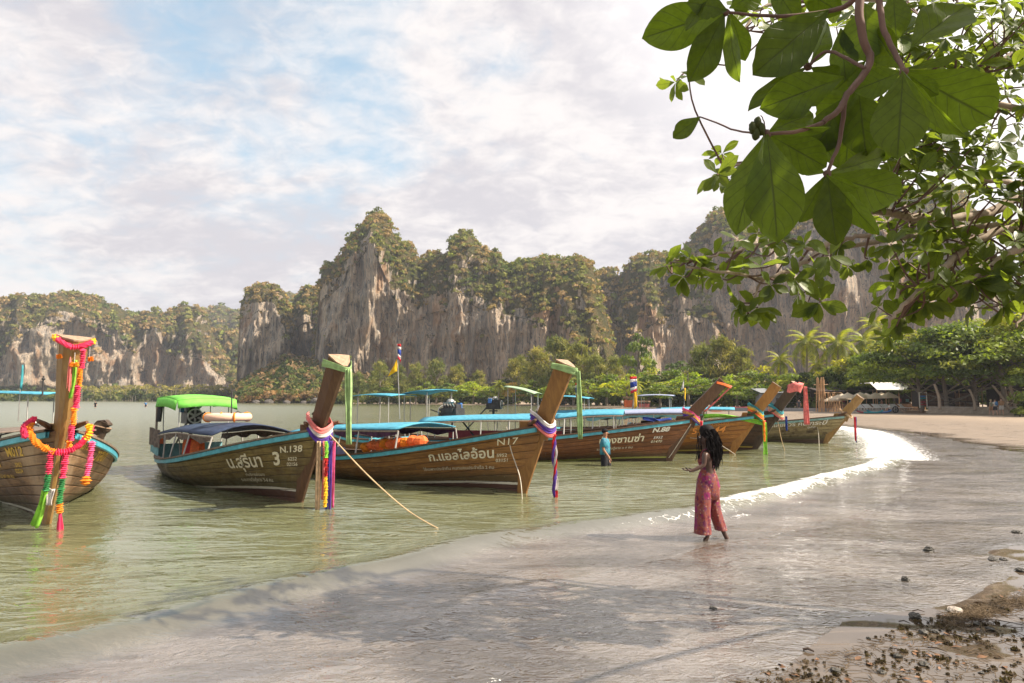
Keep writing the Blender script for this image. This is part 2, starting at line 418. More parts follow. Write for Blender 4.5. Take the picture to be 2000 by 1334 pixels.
fside = np.where(d + 0.35 + wob * .6 > 0, 0.66, 0.36) * (1 - 0.66 * sstep(2, 12, arc - ARC_CORNER))
foam = np.exp(-((d + 0.35 + wob * 0.6) / fside) ** 2) * calm_part * 1.15 * (0.72 + 0.7 * fbm(p2 * 1.3, 4))
lead = sstep(0, 6, arc - (ARC_CORNER - 18.5)) * (1 - calm_part)
foam += np.exp(-((dd - 0.18) / 0.14) ** 2) * (0.0 + 0.60 * lead) * (1 - calm_part) * (arc < ARC_CORNER)
foam += np.exp(-((d - 0.7 - 0.3 * wob) / 0.45) ** 2) * 0.42 * lead
foam += np.exp(-((d - 0.62 - 0.5 * wob) / 0.10) ** 2) * 0.34 * (arc < ARC_CORNER - 6) * sstep(-0.1, 0.3, fbm(np.stack([x * 1.2, y * 1.2, 0 * x + 4], 1), 3))
foam += np.exp(-((d - ww + 0.25) / 0.10) ** 2) * 0.26 * (arc < ARC_CORNER + 20)
foam += np.exp(-((d - 3.1 - wob * 2.5) / 0.16) ** 2) * 0.30 * sstep(-0.1, 0.25, fbm(np.stack([arc * 0.25 + 31, 0 * x, 0 * x], 1), 2)) * (arc < ARC_CORNER + 8)
foam += np.exp(-(d / 1.6) ** 2) * 0.75 * (arc > ARC_CORNER) * np.exp(-np.maximum(arc - ARC_CORNER - 30, 0) / 30)
shal = sstep(-0.15, 0.55, dd) * 0.9 + 0.10 * np.exp(np.minimum(d, 0) / 1.5)
ok = (d < ww + 0.9)
keep = ok[f].any(1)
used = np.zeros(len(x), bool); used[f[keep].ravel()] = True; idx = np.cumsum(used) - 1
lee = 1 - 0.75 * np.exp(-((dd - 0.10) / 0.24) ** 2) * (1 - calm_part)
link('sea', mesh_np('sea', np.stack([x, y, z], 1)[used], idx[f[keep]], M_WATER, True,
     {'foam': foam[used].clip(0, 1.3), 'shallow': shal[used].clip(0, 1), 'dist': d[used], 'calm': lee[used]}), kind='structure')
del x, y, z, d, arc, foam, shal, swell, ridge

# ------------------------------------------------------------------ limestone cliffs
def rock_mat(t):
    o = t.coord(); veg = t.attr('veg'); gr = t.attr('gully')
    st = t.noise(t.map(o, (1, 1, 0.12)), 0.17, 7, 0.72, 0.6)
    st2 = t.noise(t.map(o, (1, 1, 0.07)), 0.75, 6, 0.72, 0.4)
    big = t.noise(o, 0.022, 4, 0.55, 0.4); fine = t.noise(o, 0.9, 5, 0.7)
    c = t.ramp(st, [(0.28, (0.19, 0.19, 0.185)), (0.40, (0.42, 0.37, 0.31)), (0.50, (0.62, 0.49, 0.36)), (0.70, (0.80, 0.65, 0.48))])
    dark = t.math('MULTIPLY', t.rng(st2, 0.50, 0.60), 0.85)
    c = t.mix(dark, c, (0.12, 0.13, 0.135))
    pale = t.math('MULTIPLY', t.rng(t.noise(t.map(o, (1, 1, 0.05), (40, 9, 3)), 0.55, 5, 0.7), 0.54, 0.64), 0.75)
    c = t.mix(pale, c, (0.74, 0.66, 0.54))
    org = t.math('MULTIPLY', t.rng(t.noise(t.map(o, (1, 1, 0.5), (11, 2, 5)), 0.045, 4, 0.6, 0.8), 0.52, 0.66), 0.68)
    c = t.mix(org, c, (0.44, 0.23, 0.10))
    c = t.mix(1.0, c, t.rng(fine, 0.2, 0.8, 0.7, 1.25, smooth=False), 'MULTIPLY')
    # clinging scrub
    vn = t.noise(o, 0.16, 5, 0.65); vn2 = t.noise(o, 0.55, 4, 0.7)
    v = t.rng(t.math('ADD', veg, t.math('MULTIPLY', t.math('SUBTRACT', t.math('ADD', vn, t.math('MULTIPLY', vn2, .5)), 0.75), 1.4)), 0.42, 0.56)
    vc = t.ramp(t.noise(o, 0.10, 5, 0.7), [(0.3, (0.055, 0.070, 0.024)), (0.5, (0.13, 0.12, 0.042)), (0.62, (0.20, 0.15, 0.065)), (0.75, (0.25, 0.165, 0.085))])
    c = t.mix(v, c, vc)
    t.put(t.p.inputs['Base Color'], c); t.p.inputs['Roughness'].default_value = 0.95
    t.p.inputs['Specular IOR Level'].default_value = 0.15
    b = t.math('ADD', t.math('MULTIPLY', st, 2.2), t.math('ADD', t.math('MULTIPLY', st2, 2.0), t.math('MULTIPLY', fine, 0.9)))
    b = t.math('ADD', b, t.math('MULTIPLY', v, t.math('MULTIPLY', vn2, 2.5)))
    t.put(t.p.inputs['Normal'], t.bump(b, 1.0, 2.4))
M_ROCK = mat('limestone', rock_mat)

def foliage_mat(name, rough=0.6, trans=0.25, gloss=0.3):
    def b(t):
        c = t.attr('tint', 'Color'); p = t.p
        t.put(p.inputs['Base Color'], c); p.inputs['Roughness'].default_value = rough
        p.inputs['Specular IOR Level'].default_value = gloss
        tr = t.node('ShaderNodeBsdfTranslucent'); t.put(tr.inputs[0], t.mix(1.0, c, (1.5, 1.7, 0.6), 'MULTIPLY'))
        mx = t.node('ShaderNodeMixShader'); mx.inputs[0].default_value = trans
        t.l.new(p.outputs[0], mx.inputs[1]); t.l.new(tr.outputs[0], mx.inputs[2]); t.l.new(mx.outputs[0], t.out.inputs[0])
    return mat(name, b)
M_SCRUB = foliage_mat('cliff_scrub', 0.9, 0.25, 0.1)

SCRUB_COL = np.array([(0.055, 0.075, 0.022), (0.090, 0.100, 0.030), (0.135, 0.130, 0.040), (0.175, 0.120, 0.055), (0.22, 0.145, 0.080), (0.150, 0.165, 0.035), (0.25, 0.175, 0.060), (0.16, 0.11, 0.07)])
def clump_cloud(pts, size, cols, per=22, seed=1, flat=0.8, leaf=0.55, bright=None):
    """many small foliage clumps as triangles: pts (n,3), size (n,), cols (n,3)"""
    g = np.random.default_rng(seed); n = len(pts)
    dirs = g.normal(size=(n, per, 3)); dirs /= np.linalg.norm(dirs, axis=2, keepdims=True); dirs[..., 2] = np.abs(dirs[..., 2]) * 1.1 - 0.25
    rad = g.uniform(0.55, 1.0, (n, per, 1)); c = pts[:, None, :] + dirs * rad * size[:, None, None] * np.array([1, 1, flat])
    nrm = dirs + g.normal(size=dirs.shape) * 0.45; nrm /= np.linalg.norm(nrm, axis=2, keepdims=True)
    a = np.cross(nrm, g.normal(size=dirs.shape)); a /= np.linalg.norm(a, axis=2, keepdims=True) + 1e-9; b = np.cross(nrm, a)
    s = size[:, None, None] * leaf * g.uniform(0.6, 1.25, (n, per, 1))
    v = np.stack([c + a * s, c - a * s * 0.5 + b * s * 0.85, c - a * s * 0.5 - b * s * 0.85], 2).reshape(-1, 3)
    f_ = np.arange(len(v)).reshape(-1, 3)
    tc = cols[:, None, :] * g.uniform(0.8, 1.25, (n, per, 1)); tc = np.repeat(tc.reshape(-1, 3), 3, axis=0)
    return v, f_, tc

def massif(name, sil, dist, back=45, talus=22, cliff=None, veg_top=0.5, seed=0, step=2.0, nv=120, amp=1.0, clumps=1.0, csize=3.0, px_pad=0, jag=1.0, cut=None, base_z=0.0, label=None, greens=0.0, leftfall=False):
    """limestone massif: a skyline seen from the beach, a wall with flutes and buttresses, a rounded vegetated top and a far side"""
    sx = np.array([s[0] for s in sil], float); sy = np.array([s[1] for s in sil], float)
    cx = np.arange(sx[0], sx[-1] + step, step); top = np.interp(cx, sx, sy)
    D = np.interp(cx, [q[0] for q in dist], [q[1] for q in dist])
    CL = np.interp(cx, [q[0] for q in (cliff or [(0, .7)])], [q[1] for q in (cliff or [(0, .7)])])   # share of the height that is sheer wall
    ax = (cx - 1000) / FPX
    bb = (top - 667) / FPX; rz_ = math.sin(TH) - bb * math.cos(TH); ry_ = math.cos(TH) + bb * math.sin(TH)
    H = EYE + rz_ / ry_ * (D + back * 0.8)
    H = H + fbm(np.stack([cx * D / FPX * 0.10, 0 * cx + seed, 0 * cx], 1), 3) * 3.0 * jag + fbm(np.stack([cx * D / FPX * 0.35, 0 * cx + seed, 0 * cx], 1), 2) * 1.3 * jag
    H = np.maximum(H, 2)
    v_ = np.linspace(0, 1, nv)[:, None]; n = len(cx)
    cl = CL[None, :] + 0.09 * fbm(np.stack([cx * D / FPX * 0.05, 0 * cx + seed + 5, 0 * cx], 1), 3)[None, :]
    zz = np.zeros((nv, n)); off = np.zeros((nv, n))
    for j in range(nv):
        v = v_[j, 0]
        a = 0.12; b = 0.66; c = 0.93
        ztal = 0.12
        if v < a: zz[j] = v / a * ztal; off[j] = -talus * (1 - v / a)
        elif v < b:
            q = (v - a) / (b - a); zz[j] = ztal + q * (cl[0] - ztal); off[j] = 3 * q ** 2
        elif v < c:
            q = (v - b) / (c - b); zz[j] = cl[0] + (1 - cl[0]) * np.sin(q * math.pi / 2) ** 1.0; off[j] = 3 + (back * 0.8 - 3) * (1 - np.cos(q * math.pi / 2))
        else:
            q = (v - c) / (1 - c); zz[j] = 1 - 0.5 * q ** 2; off[j] = back * (0.8 + 1.2 * q)
    Z = zz * H[None, :]
    if cut is not None:       # ends of the massif fall back instead of stopping
        pass
    Yb = D[None, :] + off
    X = ax[None, :] * Yb
    wp = np.stack([ax[None, :] * D[None, :] + 0 * Z, Z, 0 * Z + seed * 13.7], -1).reshape(-1, 3)
    big = fbm(wp * np.array([0.020, 0.010, 1]), 3, ridged=True).reshape(nv, n)
    med = fbm(wp * np.array([0.075, 0.022, 1]), 4, ridged=True).reshape(nv, n)
    flu = fbm(wp * np.array([0.28, 0.035, 1]), 4, ridged=True).reshape(nv, n)
    ledge = fbm(wp * np.array([0.03, 0.16, 1]), 3).reshape(nv, n)
    wall = (sstep(0.05, 0.14, v_) * (1 - 0.45 * sstep(0.62, 0.8, v_))) * (1 - sstep(0.93, 1, v_) * 0.4)
    disp = (big * 24 * amp + med * 11 * amp) * wall + flu * 3.0 * sstep(0.08, 0.14, v_) * (1 - sstep(0.6, 0.75, v_)) + ledge * 2.6 * wall
    bump = fbm(wp * np.array([0.16, 0.16, 1]), 3).reshape(nv, n) * 2.6 * sstep(0.55, 0.8, v_)
    disp = disp + bump
    Y2 = Yb - disp
    X2 = ax[None, :] * Y2
    # keep the skyline where the photograph has it: height follows the moved crest
    Z2 = EYE + (Z - EYE) * np.where(v_ > 0.6, Y2 / Yb, 1.0)
    Z2 = Z2 + fbm(np.stack([X2.ravel() * 0.12, Y2.ravel() * 0.12, Z2.ravel() * 0.12], 1), 2).reshape(nv, n) * 1.2 * sstep(0.6, 0.8, v_)
    Z2[0] = -2; Z2 += base_z
    # slope from finite differences
    dZ = np.gradient(Z2, axis=0); dY = np.gradient(Y2, axis=0)
    slope = np.abs(dY) / (np.abs(dZ) + np.abs(dY) + 1e-6)
    slope = np.where(dZ < 0, 1.0, slope)
    vn = fbm(np.stack([X2.ravel() * 0.03, Z2.ravel() * 0.045, 0 * X2.ravel() + seed], 1), 4).reshape(nv, n)
    hi = Z2 / np.maximum(H[None, :], 1)
    veg = (slope - 0.32) * 1.6 + vn * 0.60 + (veg_top + 0.32) * sstep(-0.12, 0.06, hi - cl) + (sstep(0.16, 0.05, hi)) * 0.8 - 0.38
    if greens: veg = veg + greens
    verts = np.stack([X2.ravel(), Y2.ravel(), Z2.ravel()], 1)
    i = np.arange(nv - 1)[:, None] * n + np.arange(n - 1)[None, :]
    f_ = np.stack([i, i + 1, i + 1 + n, i + n], -1).reshape(-1, 4)
    o = link(name, mesh_np(name, verts, f_, M_ROCK, True, {'veg': (veg.ravel() + 0.2).clip(0, 1.3), 'gully': med.ravel()}), kind='structure')
    # scrub and small trees rooted on ledges and tops
    g = np.random.default_rng(seed + 100)
    wgt = sstep(0.08, 0.55, veg + g.uniform(-0.2, 0.2, veg.shape)).ravel() * (Z2.ravel() > 1) * np.repeat(v_[:, 0] < 0.96, n)
    cell = (np.repeat(np.gradient(cx) * D / FPX, 1)[None, :] * np.hypot(dZ, dY)).ravel()
    wgt = wgt * np.minimum(cell, 30)
    cnt = int(min(wgt.sum() / (csize * csize * 1.15) * clumps, 9000))
    pick = g.choice(len(wgt), size=cnt, p=wgt / wgt.sum())
    pts = verts[pick] + g.normal(size=(cnt, 3)) * 0.8
    size = csize * 0.9 * g.uniform(0.35, 1.15, cnt) ** 1.2
    size *= np.where(hi.ravel()[pick] < 0.2, 1.3, 1.0)
    cn = fbm(pts * 0.035, 3) * 3.2 + g.normal(size=cnt) * 0.8 + 2.9 - 3.0 * (hi.ravel()[pick] < 0.25)
    cols = SCRUB_COL[np.clip(cn, 0, 7).astype(int)] * np.array([1.4, 1.45, 1.3])
    v3, f3, tc = clump_cloud(pts, size, cols, per=20, seed=seed + 7, leaf=0.42)
    link('scrub', mesh_np('scrub', v3, f3, M_SCRUB, False, {'tint': tc}), o, kind='stuff')
    return o

massif('far_ridge', [(340, 640), (390, 604), (430, 598), (470, 612), (520, 600), (560, 568), (590, 580), (640, 600), (700, 640)], [(340, 1050), (700, 1000)],
       cliff=[(0, .45)], seed=11, step=3, nv=50, csize=6.5, clumps=0.8, amp=1.5, greens=0.3, back=80)
massif('left_cliff', [(-260, 600), (-120, 560), (-40, 588), (0, 586), (25, 577), (50, 577), (70, 583), (110, 574), (140, 572), (170, 578), (200, 590), (225, 600), (255, 615), (275, 611), (300, 608), (320, 613), (340, 600), (360, 597), (385, 604), (400, 618), (408, 640), (420, 668), (440, 700), (470, 740)],
       [(-260, 560), (100, 640), (250, 680), (470, 700)], cliff=[(-200, .5), (0, .42), (60, .72), (150, .78), (200, .7), (260, .55), (300, .74), (340, .45), (420, .5)], seed=2, amp=1.5, csize=4.6, clumps=0.9, veg_top=.6)
massif('hazy_slope', [(380, 700), (400, 640), (440, 640), (480, 660), (520, 680), (600, 700)], [(380, 780), (600, 760)], cliff=[(0, .3)], seed=5, step=3, nv=60, csize=5.5, greens=.5, talus=60)
massif('pillar_cliff', [(462, 790), (464, 640), (466, 592), (475, 572), (495, 560), (515, 555), (535, 560), (548, 568), (560, 590), (566, 620), (568, 680), (572, 730), (580, 790)],
       [(462, 470), (580, 455)], cliff=[(460, .80), (530, .8), (555, .6)], seed=21, step=1.4, csize=2.8, amp=0.8, back=30, veg_top=.45)
massif('gap_cliff', [(560, 620), (572, 580), (590, 562), (605, 560), (625, 566), (650, 600), (700, 640)], [(560, 520), (700, 500)], cliff=[(0, .72)], seed=31, step=1.6, csize=3.0, amp=0.9, back=35)
massif('central_cliff', [(600, 790), (612, 700), (618, 600), (622, 545), (628, 528), (645, 520), (662, 512), (675, 480), (690, 462), (705, 445), (718, 430), (732, 423), (748, 426), (757, 440), (764, 462), (775, 472), (795, 478), (808, 492), (814, 512),
        (824, 508), (838, 500), (850, 498), (872, 502), (876, 480), (885, 466), (900, 459), (915, 462), (930, 480), (950, 490), (975, 502), (985, 518), (1000, 520), (1012, 514), (1030, 512), (1060, 508), (1090, 512), (1110, 514), (1125, 510), (1145, 512), (1155, 520), (1162, 540), (1175, 580), (1190, 640), (1200, 700), (1230, 790)],
       [(600, 400), (720, 385), (900, 375), (1050, 345), (1230, 300)], cliff=[(600, .70), (640, .78), (720, .84), (760, .62), (800, .56), (870, .60), (940, .60), (1010, .55), (1060, .50), (1110, .36), (1150, .3), (1230, .3)], seed=44, step=1.25, nv=190, csize=2.5, amp=1.0, back=60, veg_top=.6, clumps=1.1)
massif('notch_cliff', [(1120, 640), (1140, 545), (1150, 535), (1170, 530), (1185, 524), (1200, 528), (1212, 545), (1225, 590), (1245, 650)], [(1120, 420), (1245, 410)], cliff=[(0, .6)], seed=52, step=1.6, csize=3.0, amp=0.9, back=35)
massif('middle_cliff', [(1180, 790), (1195, 640), (1205, 580), (1216, 540), (1235, 515), (1255, 502), (1280, 494), (1300, 498), (1330, 500), (1350, 510), (1400, 560), (1440, 640)], [(1180, 400), (1440, 385)], cliff=[(1180, .35), (1260, .5), (1400, .6)], seed=61, step=1.5, csize=2.9, amp=1.0, back=50, greens=0.05)
massif('right_cliff', [(1300, 700), (1325, 560), (1345, 490), (1365, 468), (1385, 445), (1405, 424), (1425, 418), (1450, 425), (1500, 436), (1560, 428), (1620, 420), (1700, 412), (1780, 400), (1840, 388), (1880, 378), (1900, 384), (1915, 420), (1930, 470), (1950, 520), (1975, 550), (2010, 580), (2080, 600), (2200, 620), (2350, 640)],
       [(1300, 430), (1500, 400), (1800, 380), (2350, 360)], cliff=[(1300, .72), (1450, .80), (1700, .82), (1880, .8), (2000, .5)], seed=73, step=1.8, nv=150, csize=2.9, amp=1.15, back=70, veg_top=.35)

# ------------------------------------------------------------------ air
def haze_build():
    m = bpy.data.materials.new('haze'); m.use_nodes = True; nt = m.node_tree; nt.nodes.clear()
    out = nt.nodes.new('ShaderNodeOutputMaterial'); pv_ = nt.nodes.new('ShaderNodeVolumePrincipled')
    pv_.inputs['Color'].default_value = (0.80, 0.86, 0.97, 1); pv_.inputs['Density'].default_value = 0.00023; pv_.inputs['Anisotropy'].default_value = 0.3
    nt.links.new(pv_.outputs[0], out.inputs['Volume'])
    b = MB(); b.box((0, 0, 88), (3300, 3300, 184)); b.build('haze', m, kind='stuff')
haze_build()
# ------------------------------------------------------------------ long-tail boats
def wood_mat(name, c1, c2, c3, worn=0.35, streak=0.0, rough=0.6, botm=(0.060, 0.028, 0.018), line=(0.62, 0.58, 0.46)):
    def b(t):
        o = t.coord(); u = t.attr('run'); hgt = t.attr('above')      # metres along the strake, metres above the boot line
        cv_ = t.n.new('ShaderNodeCombineXYZ'); t.put(cv_.inputs[0], t.math('MULTIPLY', u, 0.55)); t.put(cv_.inputs[1], t.math('MULTIPLY', hgt, 7.0))
        oi = t.n.new('ShaderNodeObjectInfo'); t.put(cv_.inputs[2], t.math('MULTIPLY', oi.outputs['Random'], 40.0))
        gr = t.noise(cv_.outputs[0], 2.2, 7, 0.62, 0.6); gr2 = t.noise(cv_.outputs[0], 9.0, 5, 0.7, 0.4)
        blo = t.noise(o, 0.9, 5, 0.62, 0.5); sp = t.noise(o, 5.0, 6, 0.72, 0.5)
        c = t.mix(t.rng(gr, 0.32, 0.68), c1, c2)
        c = t.mix(t.math('MULTIPLY', t.rng(gr2, 0.42, 0.70), 0.75), c, tuple(x * 0.35 for x in c1))
        c = t.mix(t.math('MULTIPLY', t.rng(t.math('ADD', blo, t.math('MULTIPLY', sp, 0.35)), 0.62, 0.86), worn), c, c3)
        c = t.mix(t.math('MULTIPLY', t.rng(sp, 0.60, 0.72), 0.30), c, (0.035, 0.022, 0.012))
        if streak:
            cs = t.n.new('ShaderNodeCombineXYZ'); t.put(cs.inputs[0], t.math('MULTIPLY', u, 3.2)); t.put(cs.inputs[1], t.math('MULTIPLY', hgt, 0.8))
            c = t.mix(t.math('MULTIPLY', t.rng(t.noise(cs.outputs[0], 1.2, 5, 0.6, 0.5), 0.50, 0.66), streak), c, (0.06, 0.035, 0.018))
        tone = t.math('ADD', 0.78, t.math('MULTIPLY', oi.outputs['Random'], 0.42))
        c = t.mix(1.0, c, tone, 'MULTIPLY')
        ed = t.math('ADD', hgt, t.math('MULTIPLY', t.math('SUBTRACT', sp, 0.5), 0.03))
        wet = t.rng(ed, 0.02, 0.30, 0.55, 0.0)
        c = t.mix(wet, c, tuple(x * 0.5 for x in c1))
        c = t.mix(t.math('MULTIPLY', t.rng(t.math('ADD', ed, t.math('MULTIPLY', t.math('SUBTRACT', blo, .5), .5)), .28, .02), .55), c, (.075, .072, .030))
        c = t.mix(t.math('MULTIPLY', t.rng(t.noise(o, 17, 4, .75, .8), .63, .70), .45), c, (.36, .29, .21))
        c = t.mix(t.math('LESS_THAN', ed, 0.0), c, line)
        c = t.mix(t.math('LESS_THAN', ed, -0.052), c, t.mix(sp, botm, tuple(x * 2.1 for x in botm)))
        t.put(t.p.inputs['Base Color'], c); t.put(t.p.inputs['Roughness'], t.rng(sp, 0.3, 0.7, rough - 0.18, rough + 0.2, smooth=False))
        hb = t.math('ADD', t.math('MULTIPLY', gr2, 0.6), t.math('MULTIPLY', sp, 0.4))
        t.put(t.p.inputs['Normal'], t.bump(hb, 0.45, 0.012))
    return mat(name, b)
def plain_wood(name, c1, c2, rough=0.55, sc=(1, 1, 9)):
    def b(t):
        o = t.coord(); oi = t.n.new('ShaderNodeObjectInfo')
        g = t.noise(t.map(o, (9, 9, 0.9)), 1.6, 6, 0.65, 0.7); s_ = t.noise(o, 6, 6, 0.7)
        c = t.mix(t.rng(g, 0.3, 0.7), c1, c2); c = t.mix(t.math('MULTIPLY', t.rng(s_, 0.55, 0.75), 0.5), c, tuple(x * 0.4 for x in c1))
        t.put(t.p.inputs['Base Color'], c); t.p.inputs['Roughness'].default_value = rough
        t.put(t.p.inputs['Normal'], t.bump(t.math('ADD', g, s_), 0.3, 0.01))
    return mat(name, b)
def cloth_mat(name, c, var=0.25, rough=0.8, trans=0.25):
    def b(t):
        o = t.coord(); n_ = t.noise(o, 9, 4, 0.6); cc = t.mix(1.0, tuple(c), t.rng(n_, 0.3, 0.7, 1 - var, 1 + var, smooth=False), 'MULTIPLY')
        t.put(t.p.inputs['Base Color'], cc); t.p.inputs['Roughness'].default_value = rough
        t.put(t.p.inputs['Normal'], t.bump(n_, 0.3, 0.02))
        tr = t.node('ShaderNodeBsdfTranslucent'); t.put(tr.inputs[0], cc); mx = t.node('ShaderNodeMixShader'); mx.inputs[0].default_value = trans
        t.l.new(t.p.outputs[0], mx.inputs[1]); t.l.new(tr.outputs[0], mx.inputs[2]); t.l.new(mx.outputs[0], t.out.inputs[0])
    return mat(name, b)
M = {}
M['worn'] = wood_mat('worn_wood', (0.128, 0.063, 0.027), (0.268, 0.146, 0.063), (0.415, 0.281, 0.171), 0.75, 0.25)
M['olive'] = wood_mat('olive_wood', (0.146, 0.098, 0.027), (0.275, 0.201, 0.067), (0.067, 0.043, 0.022), 0.55, 0.45)
M['teak'] = wood_mat('teak', (0.201, 0.088, 0.022), (0.348, 0.171, 0.046), (0.134, 0.055, 0.017), 0.6, 0.1)
M['red'] = wood_mat('red_brown_wood', (0.165, 0.055, 0.017), (0.287, 0.110, 0.030), (0.110, 0.037, 0.012), 0.6, 0.1, botm=(0.05, 0.03, 0.015), line=(0.30, 0.30, 0.06))
M['orange'] = wood_mat('orange_wood', (0.305, 0.116, 0.022), (0.464, 0.201, 0.037), (0.195, 0.073, 0.017), 0.4, 0.15, line=(0.5, 0.38, 0.06))
M['dark'] = wood_mat('dark_wood', (0.050, 0.026, 0.014), (0.095, 0.052, 0.027), (0.14, 0.09, 0.06), 0.4, 0.2, line=(0.5, 0.38, 0.06))
M['pale'] = wood_mat('pale_wood', (0.25, 0.185, 0.075), (0.37, 0.29, 0.145), (0.13, 0.085, 0.035), 0.7, 0.8, botm=(0.075, 0.045, 0.025), line=(0.13, 0.09, 0.05))
M['stem_teak'] = plain_wood('stem_teak', (0.18, 0.078, 0.018), (0.285, 0.140, 0.035))
M['stem_dark'] = plain_wood('stem_dark', (0.075, 0.032, 0.014), (0.125, 0.062, 0.028))
M['stem_orange'] = plain_wood('stem_orange', (0.27, 0.115, 0.022), (0.38, 0.175, 0.035))
M['stem_gold'] = plain_wood('stem_gold', (0.20, 0.105, 0.028), (0.31, 0.18, 0.050))
M['stem_black'] = plain_wood('stem_black', (0.045, 0.028, 0.018), (0.085, 0.058, 0.036))
M['cap_wood'] = plain_wood('end_grain', (0.26, 0.165, 0.10), (0.42, 0.29, 0.19))
M['deck'] = plain_wood('deck_wood', (0.11, 0.075, 0.05), (0.22, 0.16, 0.11), 0.75)
M['old'] = plain_wood('old_timber', (0.16, 0.12, 0.09), (0.30, 0.24, 0.19), 0.85)
M['bluepaint'] = mat('blue_paint', col=(0.075, 0.34, 0.42), var=0.3, rough=0.45)
M['greenpaint'] = mat('grey_green_paint', col=(0.17, 0.30, 0.27), var=0.3, rough=0.5)
M['steel'] = mat('steel', col=(0.42, 0.41, 0.38), var=0.2, rough=0.35, metal=0.7, bump=0.05)
M['iron'] = mat('oily_iron', col=(0.055, 0.052, 0.05), var=0.5, rough=0.5, metal=0.4)
M['greypipe'] = mat('grey_pipe', col=(0.38, 0.37, 0.34), var=0.15, rough=0.5, bump=0.0)
M['bluetarp'] = cloth_mat('blue_tarp', (0.09, 0.38, 0.52)); M['greentarp'] = cloth_mat('green_tarp', (0.22, 0.68, 0.10), 0.12)
M['lavtarp'] = cloth_mat('lavender_tarp', (0.36, 0.40, 0.55), 0.15); M['creamtarp'] = cloth_mat('cream_tarp', (0.62, 0.50, 0.30), 0.2)
M['darktarp'] = cloth_mat('dark_canvas', (0.20, 0.155, 0.125), 0.5); M['navytarp'] = cloth_mat('navy_canvas', (0.035, 0.055, 0.11), 0.4)
M['purple'] = cloth_mat('purple_cloth', (0.085, 0.03, 0.075), 0.5); M['palegreentarp'] = cloth_mat('pale_green_tarp', (0.35, 0.48, 0.33), 0.2)
M['teal'] = cloth_mat('teal_board', (0.17, 0.36, 0.38), 0.25, trans=0.0); M['violetboard'] = cloth_mat('violet_board', (0.17, 0.16, 0.26), 0.2, trans=0.0)
M['white'] = mat('white_plastic', col=(0.72, 0.68, 0.60), var=0.08, rough=0.5); M['orangeplastic'] = mat('orange_plastic', col=(0.75, 0.14, 0.035), var=0.12, rough=0.45)
M['black'] = mat('black_rubber', col=(0.02, 0.02, 0.024), var=0.3, rough=0.6); M['bluepl'] = mat('blue_plastic', col=(0.05, 0.16, 0.42), var=0.1, rough=0.4)
M['crimson'] = mat('crimson_paint', col=(0.30, 0.035, 0.05), var=0.2, rough=0.5); M['rope'] = mat('rope', col=(0.50, 0.36, 0.20), var=0.25, rough=0.9)
M['paleroape'] = mat('pale_rope', col=(0.55, 0.50, 0.40), var=0.2, rough=0.9)
for k_, c_ in dict(pink=(0.78, 0.045, 0.13), saff=(0.85, 0.27, 0.015), yel=(0.88, 0.55, 0.02), grn=(0.03, 0.22, 0.06), lime=(0.30, 0.66, 0.06), red=(0.55, 0.02, 0.02), palegreen=(0.36, 0.52, 0.22),
                  violet=(0.11, 0.045, 0.32), blue=(0.02, 0.05, 0.28), whitecl=(0.72, 0.66, 0.62), salmon=(0.80, 0.22, 0.20), cream=(0.60, 0.42, 0.25), hot=(0.82, 0.12, 0.30), orangecl=(0.85, 0.20, 0.05), teal2=(0.05, 0.30, 0.34), redflag=(0.6, 0.03, 0.06)).items():
    M['c_' + k_] = cloth_mat('cloth_' + k_, c_, 0.3)
for k_, c_ in dict(gold=(0.68, 0.42, 0.06), cream=(0.74, 0.68, 0.50), white=(0.78, 0.74, 0.66), orange=(0.80, 0.30, 0.06)).items():
    def _b(t, c_=c_):
        o = t.coord(); t.put(t.p.inputs['Base Color'], t.mix(t.rng(t.noise(o, 14, 5, 0.7), 0.52, 0.78, 0, 0.7), c_, (0.14, 0.08, 0.03))); t.p.inputs['Roughness'].default_value = 0.6
    M['ink_' + k_] = mat('letter_paint_' + k_, _b)

_fonts = {}
def text_mesh(body, bold=0.0):
    cu = bpy.data.curves.new('txt', 'FONT'); cu.body = body; cu.size = 1.0; cu.offset = bold; cu.resolution_u = 3
    ob = bpy.data.objects.new('txt', cu); COL.objects.link(ob); dg = bpy.context.evaluated_depsgraph_get(); dg.update()
    me = bpy.data.meshes.new_from_object(ob.evaluated_get(dg)); bpy.data.objects.remove(ob)
    bm = bmesh.new(); bm.from_mesh(me)
    for _ in range(2):
        long_ = [e for e in bm.edges if e.calc_length() > 0.3]
        if not long_: break
        bmesh.ops.subdivide_edges(bm, edges=long_, cuts=1)
    bmesh.ops.triangulate(bm, faces=bm.faces)
    bm.verts.ensure_lookup_table()
    V_ = np.array([v.co[:] for v in bm.verts]) if len(bm.verts) else np.zeros((0, 3)); F_ = [tuple(v.index for v in f.verts) for f in bm.faces]; bm.free()
    return V_, F_

